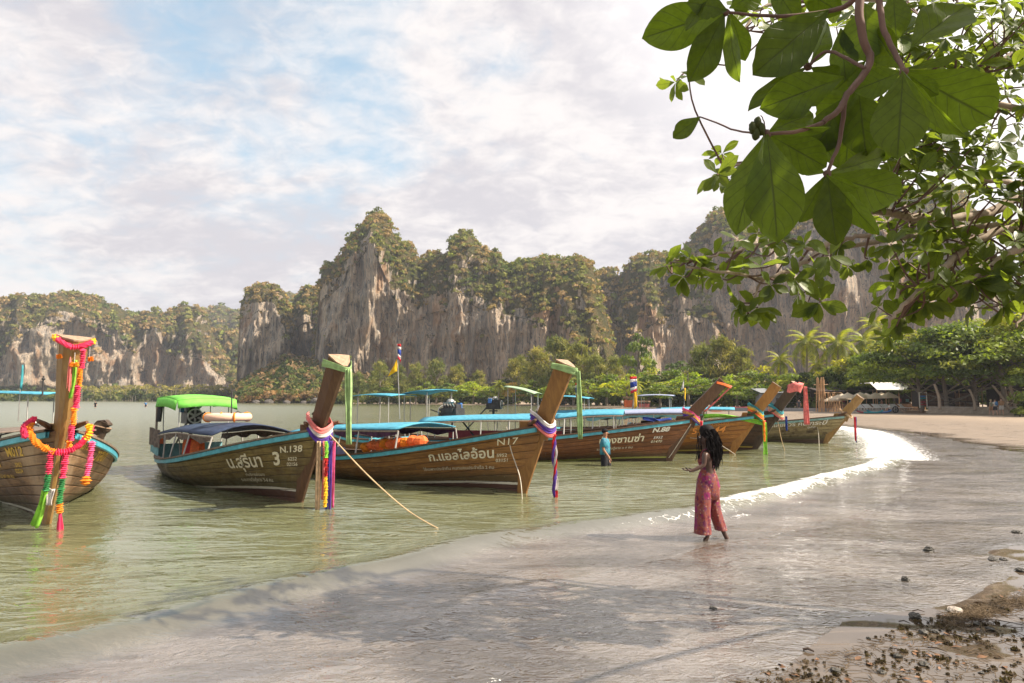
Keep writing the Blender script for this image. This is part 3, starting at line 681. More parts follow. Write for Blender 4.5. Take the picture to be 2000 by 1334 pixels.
class Hull:
    """Hull of a long-tail boat: x from the stern (0) to the stem foot (L), z = 0 at the water."""
    def __init__(s, L, beam=1.12, sheer=1.5, freeb=0.42, rake=0.62, top=(1.2, 2.75), trim=0.20, power=2.2):
        s.L, s.beam, s.sheer, s.freeb, s.rake, s.top, s.trim, s.power = L, beam, sheer, freeb, rake, top, trim, power
    def zs(s, t): return s.freeb + (s.sheer - s.freeb) * t ** s.power + 0.10 * (1 - t) ** 4
    def hb(s, t):
        if t < 0.4: q = (0.4 - t) / 0.4; return s.beam * (1 - 0.52 * q ** 2.2)
        q = (t - 0.4) / 0.6; return s.beam * max(1 - q ** 2.5, 0.0) ** 0.85 + 0.075
    def zk(s, t): return -0.32 + (0.26) * sstep(0.55, 1.0, t)
    def pt(s, t, q, side=1, out=0.0):
        """q from the keel (0) to the sheer (1)"""
        t = min(max(t, 0), 1); zk, zs = s.zk(t), s.zs(t); z = zk + (zs - zk) * q
        b = float(sstep(0.45, 1.0, t))
        g = (1 - b) * (1 - (1 - q) ** 2.6) ** 0.75 + b * (0.12 + 0.88 * q ** 1.12) * 1.0
        y = s.hb(t) * g
        if t > 0.999: y = min(y, 0.075)
        xr = s.rake * max(z, 0) / s.sheer * t ** 5
        st = -0.18 * (1 - q) * (1 - t) ** 6 * -1.2
        return Vector((t * s.L + xr + st, side * (y + out), z))
    def nrm(s, t, q, side):
        a = s.pt(min(t + .01, 1), q, side) - s.pt(max(t - .01, 0), q, side); b = s.pt(t, min(q + .02, 1), side) - s.pt(t, max(q - .02, 0), side)
        n = a.cross(b) * (-side); n = n.normalized() if n.length > 1e-9 else Vector((0, side, 0))
        return n
    def above(s, t, z): return z - (s.trim * float(sstep(0.42, 1.0, t)) - 0.02) - 0.06 * float(sstep(.42, 1, t))

def boat(name, foot, stern, hull, wood, stem, label, group='long-tail boats moored in the shallows', strakes=9, paint='bluepaint', letters=(), cap=None, blade_w=(0.08, 0.60, 0.37, 0.34), neckw=(0.15, 0.22, 0.38)):
    """foot: world point of the stem foot, stern: world point of the stern"""
    f_, s_ = Vector((foot[0], foot[1], 0)), Vector((stern[0], stern[1], 0)); ang = math.atan2(f_.y - s_.y, f_.x - s_.x)
    org = f_ - Vector((math.cos(ang), math.sin(ang), 0)) * hull.L
    root = empty(name, org, ang, label=label, cat='long-tail boat', group=group)
    H = hull; ns = 44
    ts = np.concatenate([np.linspace(0, 0.1, 6)[:-1], np.linspace(0.1, 0.8, 22)[:-1], np.linspace(0.8, 1.0, 14)])
    body = MB()
    for side in (1, -1):
        body.grid([[H.pt(t, q, side, -0.035) for q in np.linspace(0, 1, 14)] for t in ts])
    # transom and inside skin
    body.grid([[H.pt(0, q, 1, -0.035) for q in np.linspace(0, 1, 10)], [H.pt(0, q, -1, -0.035) for q in np.linspace(0, 1, 10)]])
    hullo = body.build('hull', M['deck'], root, smooth=True)
    # planks
    qs = np.linspace(0, 1, strakes + 1)
    for side in (1, -1):
        for k in range(strakes):
            cuts = [0.0] + sorted(rnd.uniform(0.25, 0.8) for _ in range(1 if k % 2 else 2)) + [1.0]
            cuts = [c for i, c in enumerate(cuts) if i == 0 or c - cuts[i - 1] > 0.12 or c == 1.0]
            for c0, c1 in zip(cuts[:-1], cuts[1:]):
                tt = [c0] + [t for t in ts if c0 + 0.004 < t < c1 - 0.004] + [c1]
                g_ = 0.0007 if c0 > 0 else 0; tt[0] += g_; tt[-1] -= 0.0007 if c1 < 1 else 0
                q0, q1 = qs[k] + 0.003, qs[k + 1] - 0.003; pr = rnd.uniform(0.0, 0.0035)
                vs, fs, run, ab = [], [], [], []
                for t in tt:
                    ring = [H.pt(t, q0, side, -0.02), H.pt(t, q0, side, pr - .012), H.pt(t, q0 + 0.003, side, pr), H.pt(t, q0 + 0.012, side, pr), H.pt(t, (q0 + q1) / 2, side, pr + .001), H.pt(t, q1 - 0.012, side, pr), H.pt(t, q1 - 0.003, side, pr), H.pt(t, q1, side, pr - .012), H.pt(t, q1, side, -0.02)]
                    for p in ring: vs.append(p[:]); run.append(p.x); ab.append(H.above(t, p.z))
                m_ = 9
                for i in range(len(tt) - 1):
                    for j in range(m_ - 1):
                        a = (i * m_ + j, i * m_ + j + 1, (i + 1) * m_ + j + 1, (i + 1) * m_ + j); fs.append(a if side < 0 else a[::-1])
                me = mesh_np('plank', vs, fs, M[wood], True, {'run': np.array(run) + 7.3 * k + (31 if side < 0 else 0), 'above': ab})
                link('plank', me, hullo)
    # gunwale: painted rubbing strake, dark cap rail
    for side in (1, -1):
        rb = MB(); cr = MB(); rows, rows2 = [], []
        for t in np.linspace(0, 0.992, 50):
            p = H.pt(t, 1, side); n = Vector((0, side, 0)); a = 0.045 + 0.0 * t; z0 = p.z
            rows.append([p + Vector((0, side * .006, -0.10)), p + Vector((0, side * 0.05, -0.095)), p + Vector((0, side * 0.055, -0.01)), p + Vector((0, side * .006, 0.0))])
            rows2.append([p + Vector((0, side * 0.075, 0.0)), p + Vector((0, side * 0.075, 0.035)), p + Vector((0, -side * 0.07, 0.035)), p + Vector((0, -side * 0.07, 0.0))])
        rb.grid(rows, close=True); cr.grid(rows2, close=True)
        rb.build('rubbing_strake', M[paint], root); cr.build('gunwale', M['deck'] if wood in ('worn', 'olive') else M['stem_dark'], root)
    tr = MB(); p1, p2 = H.pt(0, 1, 1), H.pt(0, 1, -1); tr.box(((p1.x) - 0.03, 0, p1.z + 0.005), (0.09, (p1.y - p2.y) + 0.1, 0.09)); tr.build('transom_rail', M[paint], root)
    # inner deck boards and thwarts
    for i in range(7):
        t = 0.08 + i * 0.105; w_ = H.hb(t) * 1.55; z = H.zs(t) - 0.30
        d_ = MB(); d_.box((t * H.L, 0, z), (0.28, w_, 0.03)); d_.build('thwart', M['deck'], root)
    fd = MB(); fd.grid([[Vector((t * H.L, y * H.hb(t) * 0.9, H.zs(t) - 0.14)) for y in (-1, 1)] for t in np.linspace(0.72, 0.985, 10)]); fd.build('foredeck', M['deck'], root)
    # stem post and upswept prow: triangular timber, keel edge forward
    sx, sz = H.rake, H.sheer; tx, tz = H.top; L = H.L
    low = MB(); rows = []
    for i in range(9):
        k = i / 8; z = -0.14 + (sz + 0.10 + 0.14) * k; x = L + H.rake * max(z, 0) / H.sheer + 0.02
        wf = blade_w[0] + (blade_w[1] - blade_w[0]) * k; hw = 0.065
        rows.append([Vector((x + 0.07, 0.022, z)), Vector((x - wf * 0.35, hw * .8 + 0.03 * k, z)), Vector((x - wf, hw + H.hb(1 - wf / L) * 0.9 * k * .35, z)), Vector((x - wf, -hw - H.hb(1 - wf / L) * 0.9 * k * .35, z)), Vector((x - wf * 0.35, -hw - 0.03 * k, z)), Vector((x + 0.07, -0.022, z))])
    low.grid(rows, close=True); low.f += [tuple(range(5, -1, -1)), tuple(48 + i for i in range(6))]
    low.build('stem_post', M[stem], root)
    up = MB(); rows = []
    cpts = catmull([Vector((L + sx * 0.80, 0, sz * 0.84)), Vector((L + sx * 0.92 + 0.10, 0, sz + 0.22)), Vector((L + (sx * .92 + .14) * .52 + tx * .48, 0, (sz + .18) * .48 + tz * .52)), Vector((L + tx, 0, tz))], 6)
    N = len(cpts)
    for i, c in enumerate(cpts):
        k = i / (N - 1); d = (cpts[min(i + 1, N - 1)] - cpts[max(i - 1, 0)]).normalized(); fwd = Vector((d.z, 0, -d.x))
        dep = blade_w[2] + (blade_w[3] - blade_w[2]) * k; wd = (neckw[0] + (neckw[1] - neckw[0]) * min(k / .35, 1) + (neckw[2] - neckw[1]) * max(k - .35, 0) / .65) / 2
        a = c + fwd * dep * 0.5; bk = c - fwd * dep * 0.5
        rows.append([a + Vector((0, 0.03, 0)), c + fwd * dep * 0.1 + Vector((0, wd * 0.66, 0)), bk + Vector((0, wd, 0)), bk - fwd * 0.015, bk + Vector((0, -wd, 0)), c + fwd * dep * 0.1 + Vector((0, -wd * 0.66, 0)), a + Vector((0, -0.03, 0))])
    up.grid(rows, close=True); up.f += [tuple(range(6, -1, -1))]
    pr_ = up.build('prow', M[stem], root)
    last = rows[-1]; d = (cpts[-1] - cpts[-2]).normalized(); cpm = MB(); n_ = len(last)
    cc = sum(last, Vector()) / n_; lo = [cc + (p - cc) * 1.06 + d * 0.001 for p in last]; hi = [cc + (p - cc) * 1.06 + d * 0.025 + Vector((0, 0, 0)) for p in last]
    cpm.v = [tuple(p) for p in lo + hi]; cpm.f = [tuple(range(n_ - 1, -1, -1)), tuple(range(n_, 2 * n_))] + [(i, (i + 1) % n_, n_ + (i + 1) % n_, n_ + i) for i in range(n_)]
    cpm.build('prow_cap', M['cap_wood'], pr_)
    # breast hook behind the stem (the two short horns)
    bh = MB()
    for side in (1, -1): bh.tube([Vector((L + sx - 0.35, side * 0.10, sz + 0.02)), Vector((L + sx - 0.1, side * 0.24, sz + 0.10)), Vector((L + sx + 0.02, side * 0.33, sz + 0.15))], [0.05, 0.045, 0.03], 6)
    bh.build('breast_hook', M['stem_dark'], root)
    # painted names and numbers
    for (txt, side, tc, qc, size, ink, slope, bold) in letters:
        V_, F_ = text_mesh(txt, bold)
        if not len(V_): continue
        cxm = (V_[:, 0].min() + V_[:, 0].max()) / 2; dirx = -1 if side > 0 else 1
        Lt = H.L; out = []
        for vx, vy, _ in V_:
            # boat seen from its side: text always reads left to right
            u = (vx - cxm) * size; t = tc + dirx * u / Lt * 1.0; hgt = H.zs(tc) - H.zk(tc)
            q = qc + vy * size / max(hgt, 0.5) * 0.97 + slope * u * 0.01
            q = q - (H.zs(t) - H.zs(tc)) / hgt * 0.30
            out.append(H.pt(t, q, side, 0.016)[:])
        me = bpy.data.meshes.new('lettering'); me.from_pydata(out, [], F_); me.materials.append(M['ink_' + ink]); me.update()
        link('lettering', me, hullo)
    root['_ang'] = ang
    return root, H, pr_, cpts

def ribbon(pts, w_, m, name, parent=None, th=0.006, fold=0.25, n=6, taper=1.0, **kw):
    """hanging cloth: a pleated strip through the given points"""
    c = catmull(pts, 5); mb = MB(); rows = []; N = len(c); ph = rnd.uniform(0, 6)
    wv = kw.pop('wv', Vector((1, 0, 0)))
    for i, p in enumerate(c):
        k = i / (N - 1); ww_ = w_ * (1 + (taper - 1) * k) * (0.9 + 0.2 * math.sin(ph + k * 5))
        t_ = (c[min(i + 1, N - 1)] - c[max(i - 1, 0)]).normalized(); s_ = wv - t_ * wv.dot(t_); s_ = s_.normalized() if s_.length > 1e-5 else t_.orthogonal().normalized(); b_ = t_.cross(s_)
        rows.append([p + s_ * ww_ * (j / n - 0.5) + b_ * fold * w_ * math.sin(j * 2.1 + ph + 0.8 * math.sin(k * 4 + j)) for j in range(n + 1)])
    mb.sheet(rows, th); return mb.build(name, m, parent, smooth=True, **kw)
def garland(pts, r, m, name, parent=None, **kw):
    """flower garland: a lumpy string of rosettes"""
    c = catmull(pts, 6); tot = sum((c[i + 1] - c[i]).length for i in range(len(c) - 1)); mb = MB(); step = r * 0.55; acc = 0.0; nxt = 0.0
    for i in range(len(c) - 1):
        seg = (c[i + 1] - c[i]); L_ = seg.length
        while nxt <= acc + L_:
            p = c[i] + seg * ((nxt - acc) / max(L_, 1e-6)); q = seg.normalized(); rr = r * rnd.uniform(0.85, 1.15)
            a = q.orthogonal().normalized(); b = q.cross(a); vs = [p + q * rr * 0.55]; m_ = 10
            for k in range(m_):
                an = 2 * math.pi * k / m_ + nxt * 9; rk = rr * (1.0 if k % 2 else 0.72); vs.append(p + (a * math.cos(an) + b * math.sin(an)) * rk)
            vs.append(p - q * rr * 0.55)
            mb.add(vs, [(0, 1 + k, 1 + (k + 1) % m_) for k in range(m_)] + [(m_ + 1, 1 + (k + 1) % m_, 1 + k) for k in range(m_)]); nxt += step
        acc += L_
    return mb.build(name, m, parent, **kw)
def tassels(p, n, ln, spread, m, name, parent=None, **kw):
    mb = MB()
    for i in range(n):
        q = Vector((rnd.uniform(-1, 1), rnd.uniform(-1, 1), 0)) * spread; l_ = ln * rnd.uniform(0.85, 1.05)
        mb.tube([p, p + q * 0.6 + Vector((0, 0, -l_ * 0.35)), p + q + Vector((0, 0, -l_))], [0.006, 0.009, 0.003], 4)
    return mb.build(name, m, parent, **kw)
def canopy(root, H, t0, t1, z0, z1, m_top, under=None, half=0.85, bow=0.22, posts=4, sag=0.0, board=None, name='roof', tilt=0.0):
    """low awning over the passengers: arched sheet, edge hem, posts"""
    rows = []; L = H.L
    for i in range(15):
        k = i / 14; t = t0 + (t1 - t0) * k; z = z0 + (z1 - z0) * k + bow * 0.35 * math.sin(math.pi * k)
        rows.append([Vector((t * L, half * y * (1 - 0.08 * abs(2 * k - 1) ** 3), z + bow * (1 - y * y) + sag * math.sin(9 * k + 3 * y) + tilt * y)) for y in np.linspace(-1, 1, 9)])
    mb = MB(); mb.sheet(rows, 0.025); rf = mb.build(name, m_top, root, smooth=True)
    fr = MB()
    for y in (0, -1): fr.tube([r_[y] + Vector((0, 0, -0.035)) for r_ in rows], 0.022, 6)
    fr.build('roof_rail', M['old'], rf)
    if under:
        for y in (0, -1):
            u_ = MB(); u_.sheet([[r_[y] + Vector((0, (-.01 if y == 0 else .01), -0.03)), r_[y] + Vector((0, (0.02 if y == 0 else -0.02), -0.15 - 0.05 * math.sin(i * 1.7)))] for i, r_ in enumerate(rows)], 0.008)
            u_.build('valance', under, rf)
    for side in (-1, 1):
        for i in range(posts):
            k = (i + 0.15) / (posts - 0.7); k = min(k, 1); r_ = rows[int(round(k * 14))]; p = r_[0 if side < 0 else -1]; t = t0 + (t1 - t0) * k; b_ = H.pt(t, 1, side)
            pm = MB(); pm.tube([Vector((p.x, b_.y * 0.93, b_.z - 0.05)), p + Vector((0, 0, -0.03))], 0.020, 6); pm.build('post', M['greypipe'], root)
    return rows
def sunshade(root, x, y, z, lx, ly, m, legs_z, rx=0.0, name='shade', arch=0.05, skirt=0):
    """raised awning over the helmsman on bent pipe legs"""
    rows = [[Vector((x + lx * (u - .5), y + ly * (v - .5), z + arch * math.sin(math.pi * u) + arch * math.sin(math.pi * v) + rx * (u - .5))) for v in np.linspace(0, 1, 6)] for u in np.linspace(0, 1, 8)]
    mb = MB(); mb.sheet(rows, 0.02); o = mb.build(name, m, root, smooth=True)
    for u in (0.12, 0.88):
        for v in (0.08, 0.92):
            lg = MB(); px_, py_ = x + lx * (u - .5), y + ly * (v - .5); zz_ = z + rx * (u - .5)
            lg.tube(catmull([(px_, py_ * 0.9, legs_z), (px_, py_, z * .5 + legs_z * .5), (px_, py_, zz_ - .03)], 3), 0.016, 6); lg.build('shade_leg', M['greypipe'], root)
    if skirt:
        for k_ in (0, -1):
            q = MB(); q.sheet([[r_[k_] for r_ in rows], [r_[k_] + Vector((0, (-.04 if k_ == 0 else .04), -skirt)) for r_ in rows]], .01); q.build('side_flap', m, o, smooth=True)
        q = MB(); q.sheet([list(rows[-1]), [p + Vector((.06, 0, -skirt * .8)) for p in rows[-1]]], .01); q.build('front_flap', m, o, smooth=True)
    return o
def engine(root, x, z, tail=2.2, s=1.0, yaw=0.0):
    """bare car engine on a pivot with a long propeller shaft"""
    e = MB(); e.box((x, 0, z + .12 * s), (.55 * s, .34 * s, .30 * s)); e.box((x + .02, 0, z + .31 * s), (.46 * s, .22 * s, .12 * s)); e.box((x - .05, .16 * s, z + .22 * s), (.3 * s, .1 * s, .12 * s))
    o = e.build('engine', M['iron'], root)
    f_ = MB(); f_.torus((x + .36 * s, 0, z + .16 * s), .17 * s, .02 * s, 16, 6, Matrix.Rotation(math.pi / 2, 3, 'Y'))
    for k in range(6): f_.box((x + .36 * s, 0, z + .16 * s), (.012, .05 * s, .31 * s), Matrix.Rotation(k * math.pi / 3, 3, 'X'))
    f_.build('fan', M['steel'], o)
    for k in range(4):
        p = MB(); p.tube([(x - .16 * s + k * .1 * s, .1 * s, z + .3 * s), (x - .16 * s + k * .1 * s, .2 * s, z + .4 * s), (x - .3 * s, .24 * s, z + .44 * s)], .022 * s, 6); p.build('exhaust_pipe', M['steel'], o)
    a = MB(); a.ball((x + .08 * s, 0, z + .44 * s), .11 * s, 10, 6, (1, 1, .7)); a.build('air_filter', M['steel'], o)
    st = MB(); st.tube([(x, 0, z), (x, 0, z - .45)], .05, 8); st.box((x, 0, z - .1), (.3, .3, .05)); st.build('pivot', M['iron'], o)
    b = MB(); b.tube([(x - .25, 0, z + .1), (x - tail, 0, -.15 if tail > 1 else z)], .03, 8); b.tube([(x + .3, 0, z + .1), (x + 1.0, .1, z + .3)], .02, 6); b.build('drive_shaft', M['iron'], o)
    h = MB(); h.box((x - .1, -.2 * s, z + .33 * s), (.14, .1, .2)); h.build('coolant_can', M['bluepl'], o)
    return o
def W2(root, p): return root.matrix_world.inverted() @ p if False else (Matrix.Translation(root.location) @ Matrix.Rotation(root.rotation_euler.z, 4, 'Z')).inverted() @ Vector(p)
def L2(root, p): return (Matrix.Translation(root.location) @ root.rotation_euler.to_matrix().to_4x4()) @ Vector(p)
def flagpole(loc, h, name, label, tops, lean=(0, 0), m='steel', r=0.014):
    fo = empty(name, loc, 0, label=label, cat='flag', group='flags on thin poles above the boats')
    p = MB(); p.tube([(0, 0, 0), (lean[0] * .5, 0, h * .5), (lean[0], lean[1], h)], [r, r * .8, r * .6], 6); p.build('pole', M[m], fo)
    for (z0, w_, hh, mm, dx, kind_) in tops:
        q = MB(); rows = []
        for i in range(7):
            k = i / 6; z = h - z0 - hh * k
            rows.append([Vector((lean[0] * z / h + (0 if kind_ == 'flag' else 0), 0, z)) + Vector((dx * w_ * j / 4 * ((1 - 0.1 * k) if kind_ == 'flag' else k), 0.03 * math.sin(j * 1.6 + k * 3), -0.04 * j * k)) for j in range(5)])
        q.sheet(rows, .004)
        if mm == 'thai':
            for b_, (a0, a1, cc) in enumerate(((0, 1, 'red'), (1, 2, 'whitecl'), (2, 4, 'blue'), (4, 5, 'whitecl'), (5, 6, 'redflag'))):
                qq = MB(); qq.sheet(rows[a0:a1 + 1], .004); qq.build('stripe', M['c_' + cc], fo, smooth=True)
        else: q.build('cloth', M[mm], fo, smooth=True)
    return fo

# the seven boats in front -----------------------------------------
def FP(px, py): p = G(px, py); return (p.x, p.y)
A_foot, A_stern = FP(92, 1024), None
# A: bow-on at the left edge
aa = Vector((A_foot[0], A_foot[1])); adir = Vector((-0.60, 0.80)).normalized()
bA, hA, prA, cA = boat('longtail_boat', aa, aa + adir * 9.6, Hull(9.6, 1.32, 1.52, 0.5, 0.55, (0.95, 2.95), 0.06), 'worn', 'stem_gold',
     'weathered brown long-tail boat bow-on at the left with pink and orange garlands on its prow', cap=None, neckw=(0.19, 0.23, 0.46), blade_w=(.10, .55, .34, .34),
     letters=[('M012', -1, .905, .80, .22, 'gold', 0, .02), ('5952', -1, .905, .67, .11, 'gold', 0, .01), ('02524', -1, .90, .60, .11, 'gold', 0, .01), ('วาสนา', -1, .80, .72, .30, 'gold', 0, .02), ('ไป ๒๕ ๓๒ คน', -1, .84, .56, .11, 'gold', 0, .0),
              ('M012', 1, .945, .86, .17, 'gold', 0, .02), ('วาสนา', 1, .83, .80, .30, 'gold', 0, .02)])
bA.rotation_euler.x = R(-3.5)
bB, hB, prB, cB = boat('longtail_boat', FP(586, 984), FP(338, 908), Hull(9.1, 1.15, 1.44, 0.36, 0.92, (1.72, 2.68), 0.24, 2.0), 'olive', 'stem_dark',
     'long-tail boat N.138 with lime green shade over its engine and olive-brown streaked hull',
     letters=[('น.สุรีนา', -1, .825, .62, .36, 'cream', 0, .02), ('3', -1, .922, .60, .38, 'cream', 0, .03), ('N.138', -1, .958, .76, .18, 'cream', 0, .02), ('6252', -1, .962, .64, .10, 'cream', 0, .01), ('02156', -1, .962, .565, .10, 'cream', 0, .01), ('ท่าบริการอ่าวนาง', -1, .845, .46, .09, 'cream', 0, 0), ("ระยะทางวิ่งตู้หาง '5-6 คน.", -1, .845, .37, .105, 'cream', 0, .0)])
bC, hC, prC, cC = boat('longtail_boat', FP(1021, 965), FP(560, 908), Hull(9.0, 1.12, 1.45, 0.42, 0.62, (1.22, 2.72), 0.20), 'teak', 'stem_teak',
     'long-tail boat N17 with golden brown hull and a green ribbon hanging from its tall prow',
     letters=[('ก.แอลไลอ้อน', -1, .838, .66, .285, 'cream', 0, .02), ('N17', -1, .945, .80, .21, 'cream', 0, .0), ('5952', -1, .935, .62, .105, 'cream', 0, .01), ('03151', -1, .935, .54, .105, 'cream', 0, .01), ('ใช้เฉพาะประจำถิ่น คนทนคนประจำเรือ 2 คน', -1, .825, .48, .10, 'cream', 0, 0)])
bD, hD, prD, cD = boat('longtail_boat', FP(1306, 901), FP(850, 893), Hull(10.0, 1.15, 1.36, 0.5, 0.80, (1.75, 2.55), 0.12), 'red', 'stem_dark',
     'long-tail boat N.88 with reddish brown hull and a boarding ladder on its side',
     letters=[('น้องซานซ่า', -1, .835, .62, .30, 'cream', 0, .02), ('N.88', -1, .935, .79, .21, 'white', 0, .04), ('5952', -1, .935, .62, .12, 'white', 0, .01), ('01470', -1, .935, .52, .12, 'cream', 0, .01), ('ชมรมเรือหางยาวอ่าวนาง', -1, .885, .95, .13, 'cream', 0, 0), ('ระยะทางวิ่งตู้หาง ๓ ๕ คน', -1, .82, .45, .11, 'cream', 0, 0)])
bE, hE, prE, cE = boat('longtail_boat', FP(1429, 887), FP(1100, 876), Hull(9.6, 1.1, 1.42, 0.5, 0.95, (1.62, 2.50), 0.12), 'orange', 'stem_orange',
     'long-tail boat A144 with orange-brown hull and a lime ribbon hanging to the water',
     letters=[('5 A144', -1, .89, .66, .32, 'orange', 0, .02), ('THAI', -1, .78, .60, .26, 'orange', 0, .02), ('เรือหางยาวไร่เลย์', -1, .89, .86, .15, 'orange', 0, 0), ('๒๕ คน', -1, .90, .48, .13, 'orange', 0, 0), ('KRABI', -1, .77, .42, .18, 'orange', 0, 0)])
bF, hF, prF, cF = boat('longtail_boat', FP(1474, 880), FP(1190, 866), Hull(9.6, 1.1, 1.45, 0.5, 0.95, (1.66, 2.55), 0.12), 'dark', 'stem_black',
     'dark brown long-tail boat with a salmon pink cloth tied on its prow')
bG, hG, prG, cG = boat('longtail_boat', FP(1612, 866), FP(1370, 858), Hull(8.2, 1.05, 1.26, 0.55, 0.95, (1.50, 2.08), 0.16, 2.0), 'pale', 'stem_gold',
     'pale yellowish long-tail boat farthest to the right with a dark red ribbon', paint='greenpaint',
     letters=[('ไร่เลย์ทัวร์ คน.กระบี่', -1, .83, .78, .26, 'white', 0, .01), ('๐๕๓', -1, .90, .64, .16, 'white', 0, 0)])
# ------------------------------------------------------------------ what is fitted to the boats
def dress_local(root): return lambda x, y, z: L2(root, (x, y, z))
# A ---------------------------------------------------------------
LA = 9.6; tA = cA[-1]; uA = lambda x, y, z: L2(bA, (x, y, z))
capz = tA.z; G_A = 'flower garlands on the leftmost boat'
garland([uA(tA.x - .18, .25, capz + .02), uA(tA.x + .0, .20, capz - .04), uA(tA.x + .20, .07, capz - .11), uA(tA.x + .23, 0, capz - .13), uA(tA.x + .20, -.07, capz - .13), uA(tA.x + .0, -.20, capz - .04), uA(tA.x - .18, -.25, capz + .02)], .048, M['c_pink'], 'garland', label='pink flower garland draped round the top of the leftmost prow', cat='garland', group=G_A)
for sd_, wd_ in ((1, 'right'), (-1, 'left')):
    garland([uA(tA.x - .20, sd_ * .26, capz + .03), uA(tA.x - .06, sd_ * .235, capz - .02)], .052, M['c_yel'], 'garland', label=f'short yellow flower tuft on the {wd_} corner of the leftmost prow cap', cat='garland', group=G_A)
def drop(p, n, label, cols=('saff',), l=.16):
    t_ = empty('flower_pendant', p, 0, label=label, cat='garland', group=G_A)
    a = MB(); a.tube([(0, 0, 0), (0, 0, -l)], .004, 4); a.build('string', M['c_whitecl'], t_)
    for i in range(n):
        an = i * 2.1; g_ = garland([Vector((.03 * math.cos(an), .03 * math.sin(an), -l)), Vector((.05 * math.cos(an), .05 * math.sin(an), -l - .05))], .032, M['c_' + cols[i % len(cols)]], 'blossom', t_)
    return t_
drop(uA(tA.x + .0, -.21, capz - .10), 2, 'small orange flower pendant hanging at the left of the leftmost prow')
drop(uA(tA.x - .02, .21, capz - .10), 2, 'small orange flower pendant hanging at the right of the leftmost prow')
drop(uA(tA.x + .27, 0, capz - .22), 4, 'orange and yellow flower pendant in the middle of the leftmost prow', ('saff', 'yel'))
def prow_front(k, out=.0, y=.0):       # point on the keel edge of A's prow, k from the top (0) down to the neck (1)
    n_ = len(cA) - 1; f = (1 - k) * n_; i = min(int(f), n_ - 1); p = cA[i].lerp(cA[i + 1], f - i); return uA(p.x + .26 + out, y, p.z)
seg = [(.12, .26, 'pink', .05), (.26, .40, 'saff', .045), (.40, .58, 'pink', .055), (.58, .74, 'saff', .055), (.74, .90, 'pink', .055), (.90, 1.02, 'saff', .055)]
for i, (a, b, c_, r_) in enumerate(seg):
    garland([prow_front(a, .04, .10), prow_front((a + b) / 2, .04, .11), prow_front(b, .03, .12)], r_, M['c_' + c_], 'garland', label=f'{["topmost pink", "upper orange", "second pink", "middle orange", "lower pink", "lowest orange"][i]} length of the flower string down the leftmost prow', cat='garland', group=G_A)
tassels(prow_front(.18, .06, -.05), 12, .52, .035, M['c_salmon'], 'tassel', label='salmon thread tassel hanging on the front of the leftmost prow', cat='tassel', group=G_A)
ribbon([prow_front(.20, .07, .02), prow_front(.34, .07, .03), prow_front(.5, .06, .02)], .05, M['c_lime'], 'ribbon', label='narrow green ribbon in the tassel on the leftmost prow', cat='ribbon', group=G_A)
nkz = 1.50; nx = LA + .55
garland([uA(nx - .35, -.40, nkz + .12), uA(nx - .05, -.42, nkz + .02), uA(nx + .22, -.30, nkz - .18), uA(nx + .36, -.06, nkz - .30)], .060, M['c_saff'], 'garland', label='thick orange garland looped round the left of the leftmost stem', cat='garland', group=G_A)
garland([uA(nx + .36, -.06, nkz - .30), uA(nx + .34, .16, nkz - .24), uA(nx + .18, .34, nkz - .05), uA(nx - .1, .40, nkz + .10)], .060, M['c_pink'], 'garland', label='thick pink garland looped round the right of the leftmost stem', cat='garland', group=G_A)
garland([uA(nx - .4, -.36, nkz + .18), uA(nx - .1, -.48, nkz + .05), uA(nx + .1, -.46, nkz - .08)], .058, M['c_pink'], 'garland', label='pink garland end lying on the left gunwale beside the leftmost stem', cat='garland', group=G_A)
garland([uA(nx + .22, .34, nkz + .12), uA(nx + .25, .36, nkz - .0), uA(nx + .2, .30, nkz - .12)], .065, M['c_yel'], 'garland', label='yellow flower knot at the right of the leftmost stem', cat='garland', group=G_A)
fx = nx + .34
for y_, z1, nm in ((-.12, -.62, 'left'), (.07, -.70, 'right')):
    garland([uA(fx, y_, nkz - .28), uA(fx - .03, y_, nkz - .5), uA(fx - .05, y_, nkz + z1)], .056, M['c_pink'], 'garland', label=f'{nm} one of the two pink garlands hanging below the collar of the leftmost stem', cat='garland', group=G_A)
    garland([uA(fx - .05, y_, nkz + z1), uA(fx - .08, y_, nkz + z1 - .22), uA(fx - .1, y_ + .0, nkz + z1 - (.38 if y_ > 0 else .26))], .056, M['c_grn'], 'garland', label=f'{nm} one of the two dark green garland ends on the leftmost stem', cat='garland', group=G_A)
ribbon([uA(fx - .1, -.14, nkz - .88), uA(fx - .2, -.16, nkz - 1.15), uA(fx - .32, -.20, .06)], .12, M['c_lime'], 'ribbon', label='lime green ribbon hanging down the leftmost stem to the water', cat='ribbon', group=G_A)
ribbon([uA(fx - .08, -.05, nkz - .85), uA(fx - .12, -.05, nkz - 1.10)], .11, M['c_whitecl'], 'ribbon', label='short white cloth between the two garlands of the leftmost stem', cat='ribbon', group=G_A)
garland([uA(fx - .1, .08, nkz - 1.08), uA(fx - .12, .09, nkz - 1.22)], .06, M['c_saff'], 'garland', label='small orange rosette above the pink tassel of the leftmost stem', cat='garland', group=G_A)
tassels(uA(fx - .12, .09, nkz - 1.12), 22, .98, .07, M['c_pink'], 'tassel', label='long pink thread tassel reaching down to the water at the leftmost stem', cat='tassel', group=G_A)
garland([uA(nx + .12, .42, nkz - .15), uA(nx + .1, .42, nkz - .45), uA(nx + .08, .40, nkz - .72)], .055, M['c_hot'], 'garland', label='thin pink garland hanging at the right flank behind the leftmost stem', cat='garland', group=G_A)
garland([uA(nx + .1, .40, nkz - .70), uA(nx + .1, .40, nkz - .80)], .08, M['c_saff'], 'garland', label='orange blossom at the end of the thin pink garland on the leftmost boat', cat='garland', group=G_A)
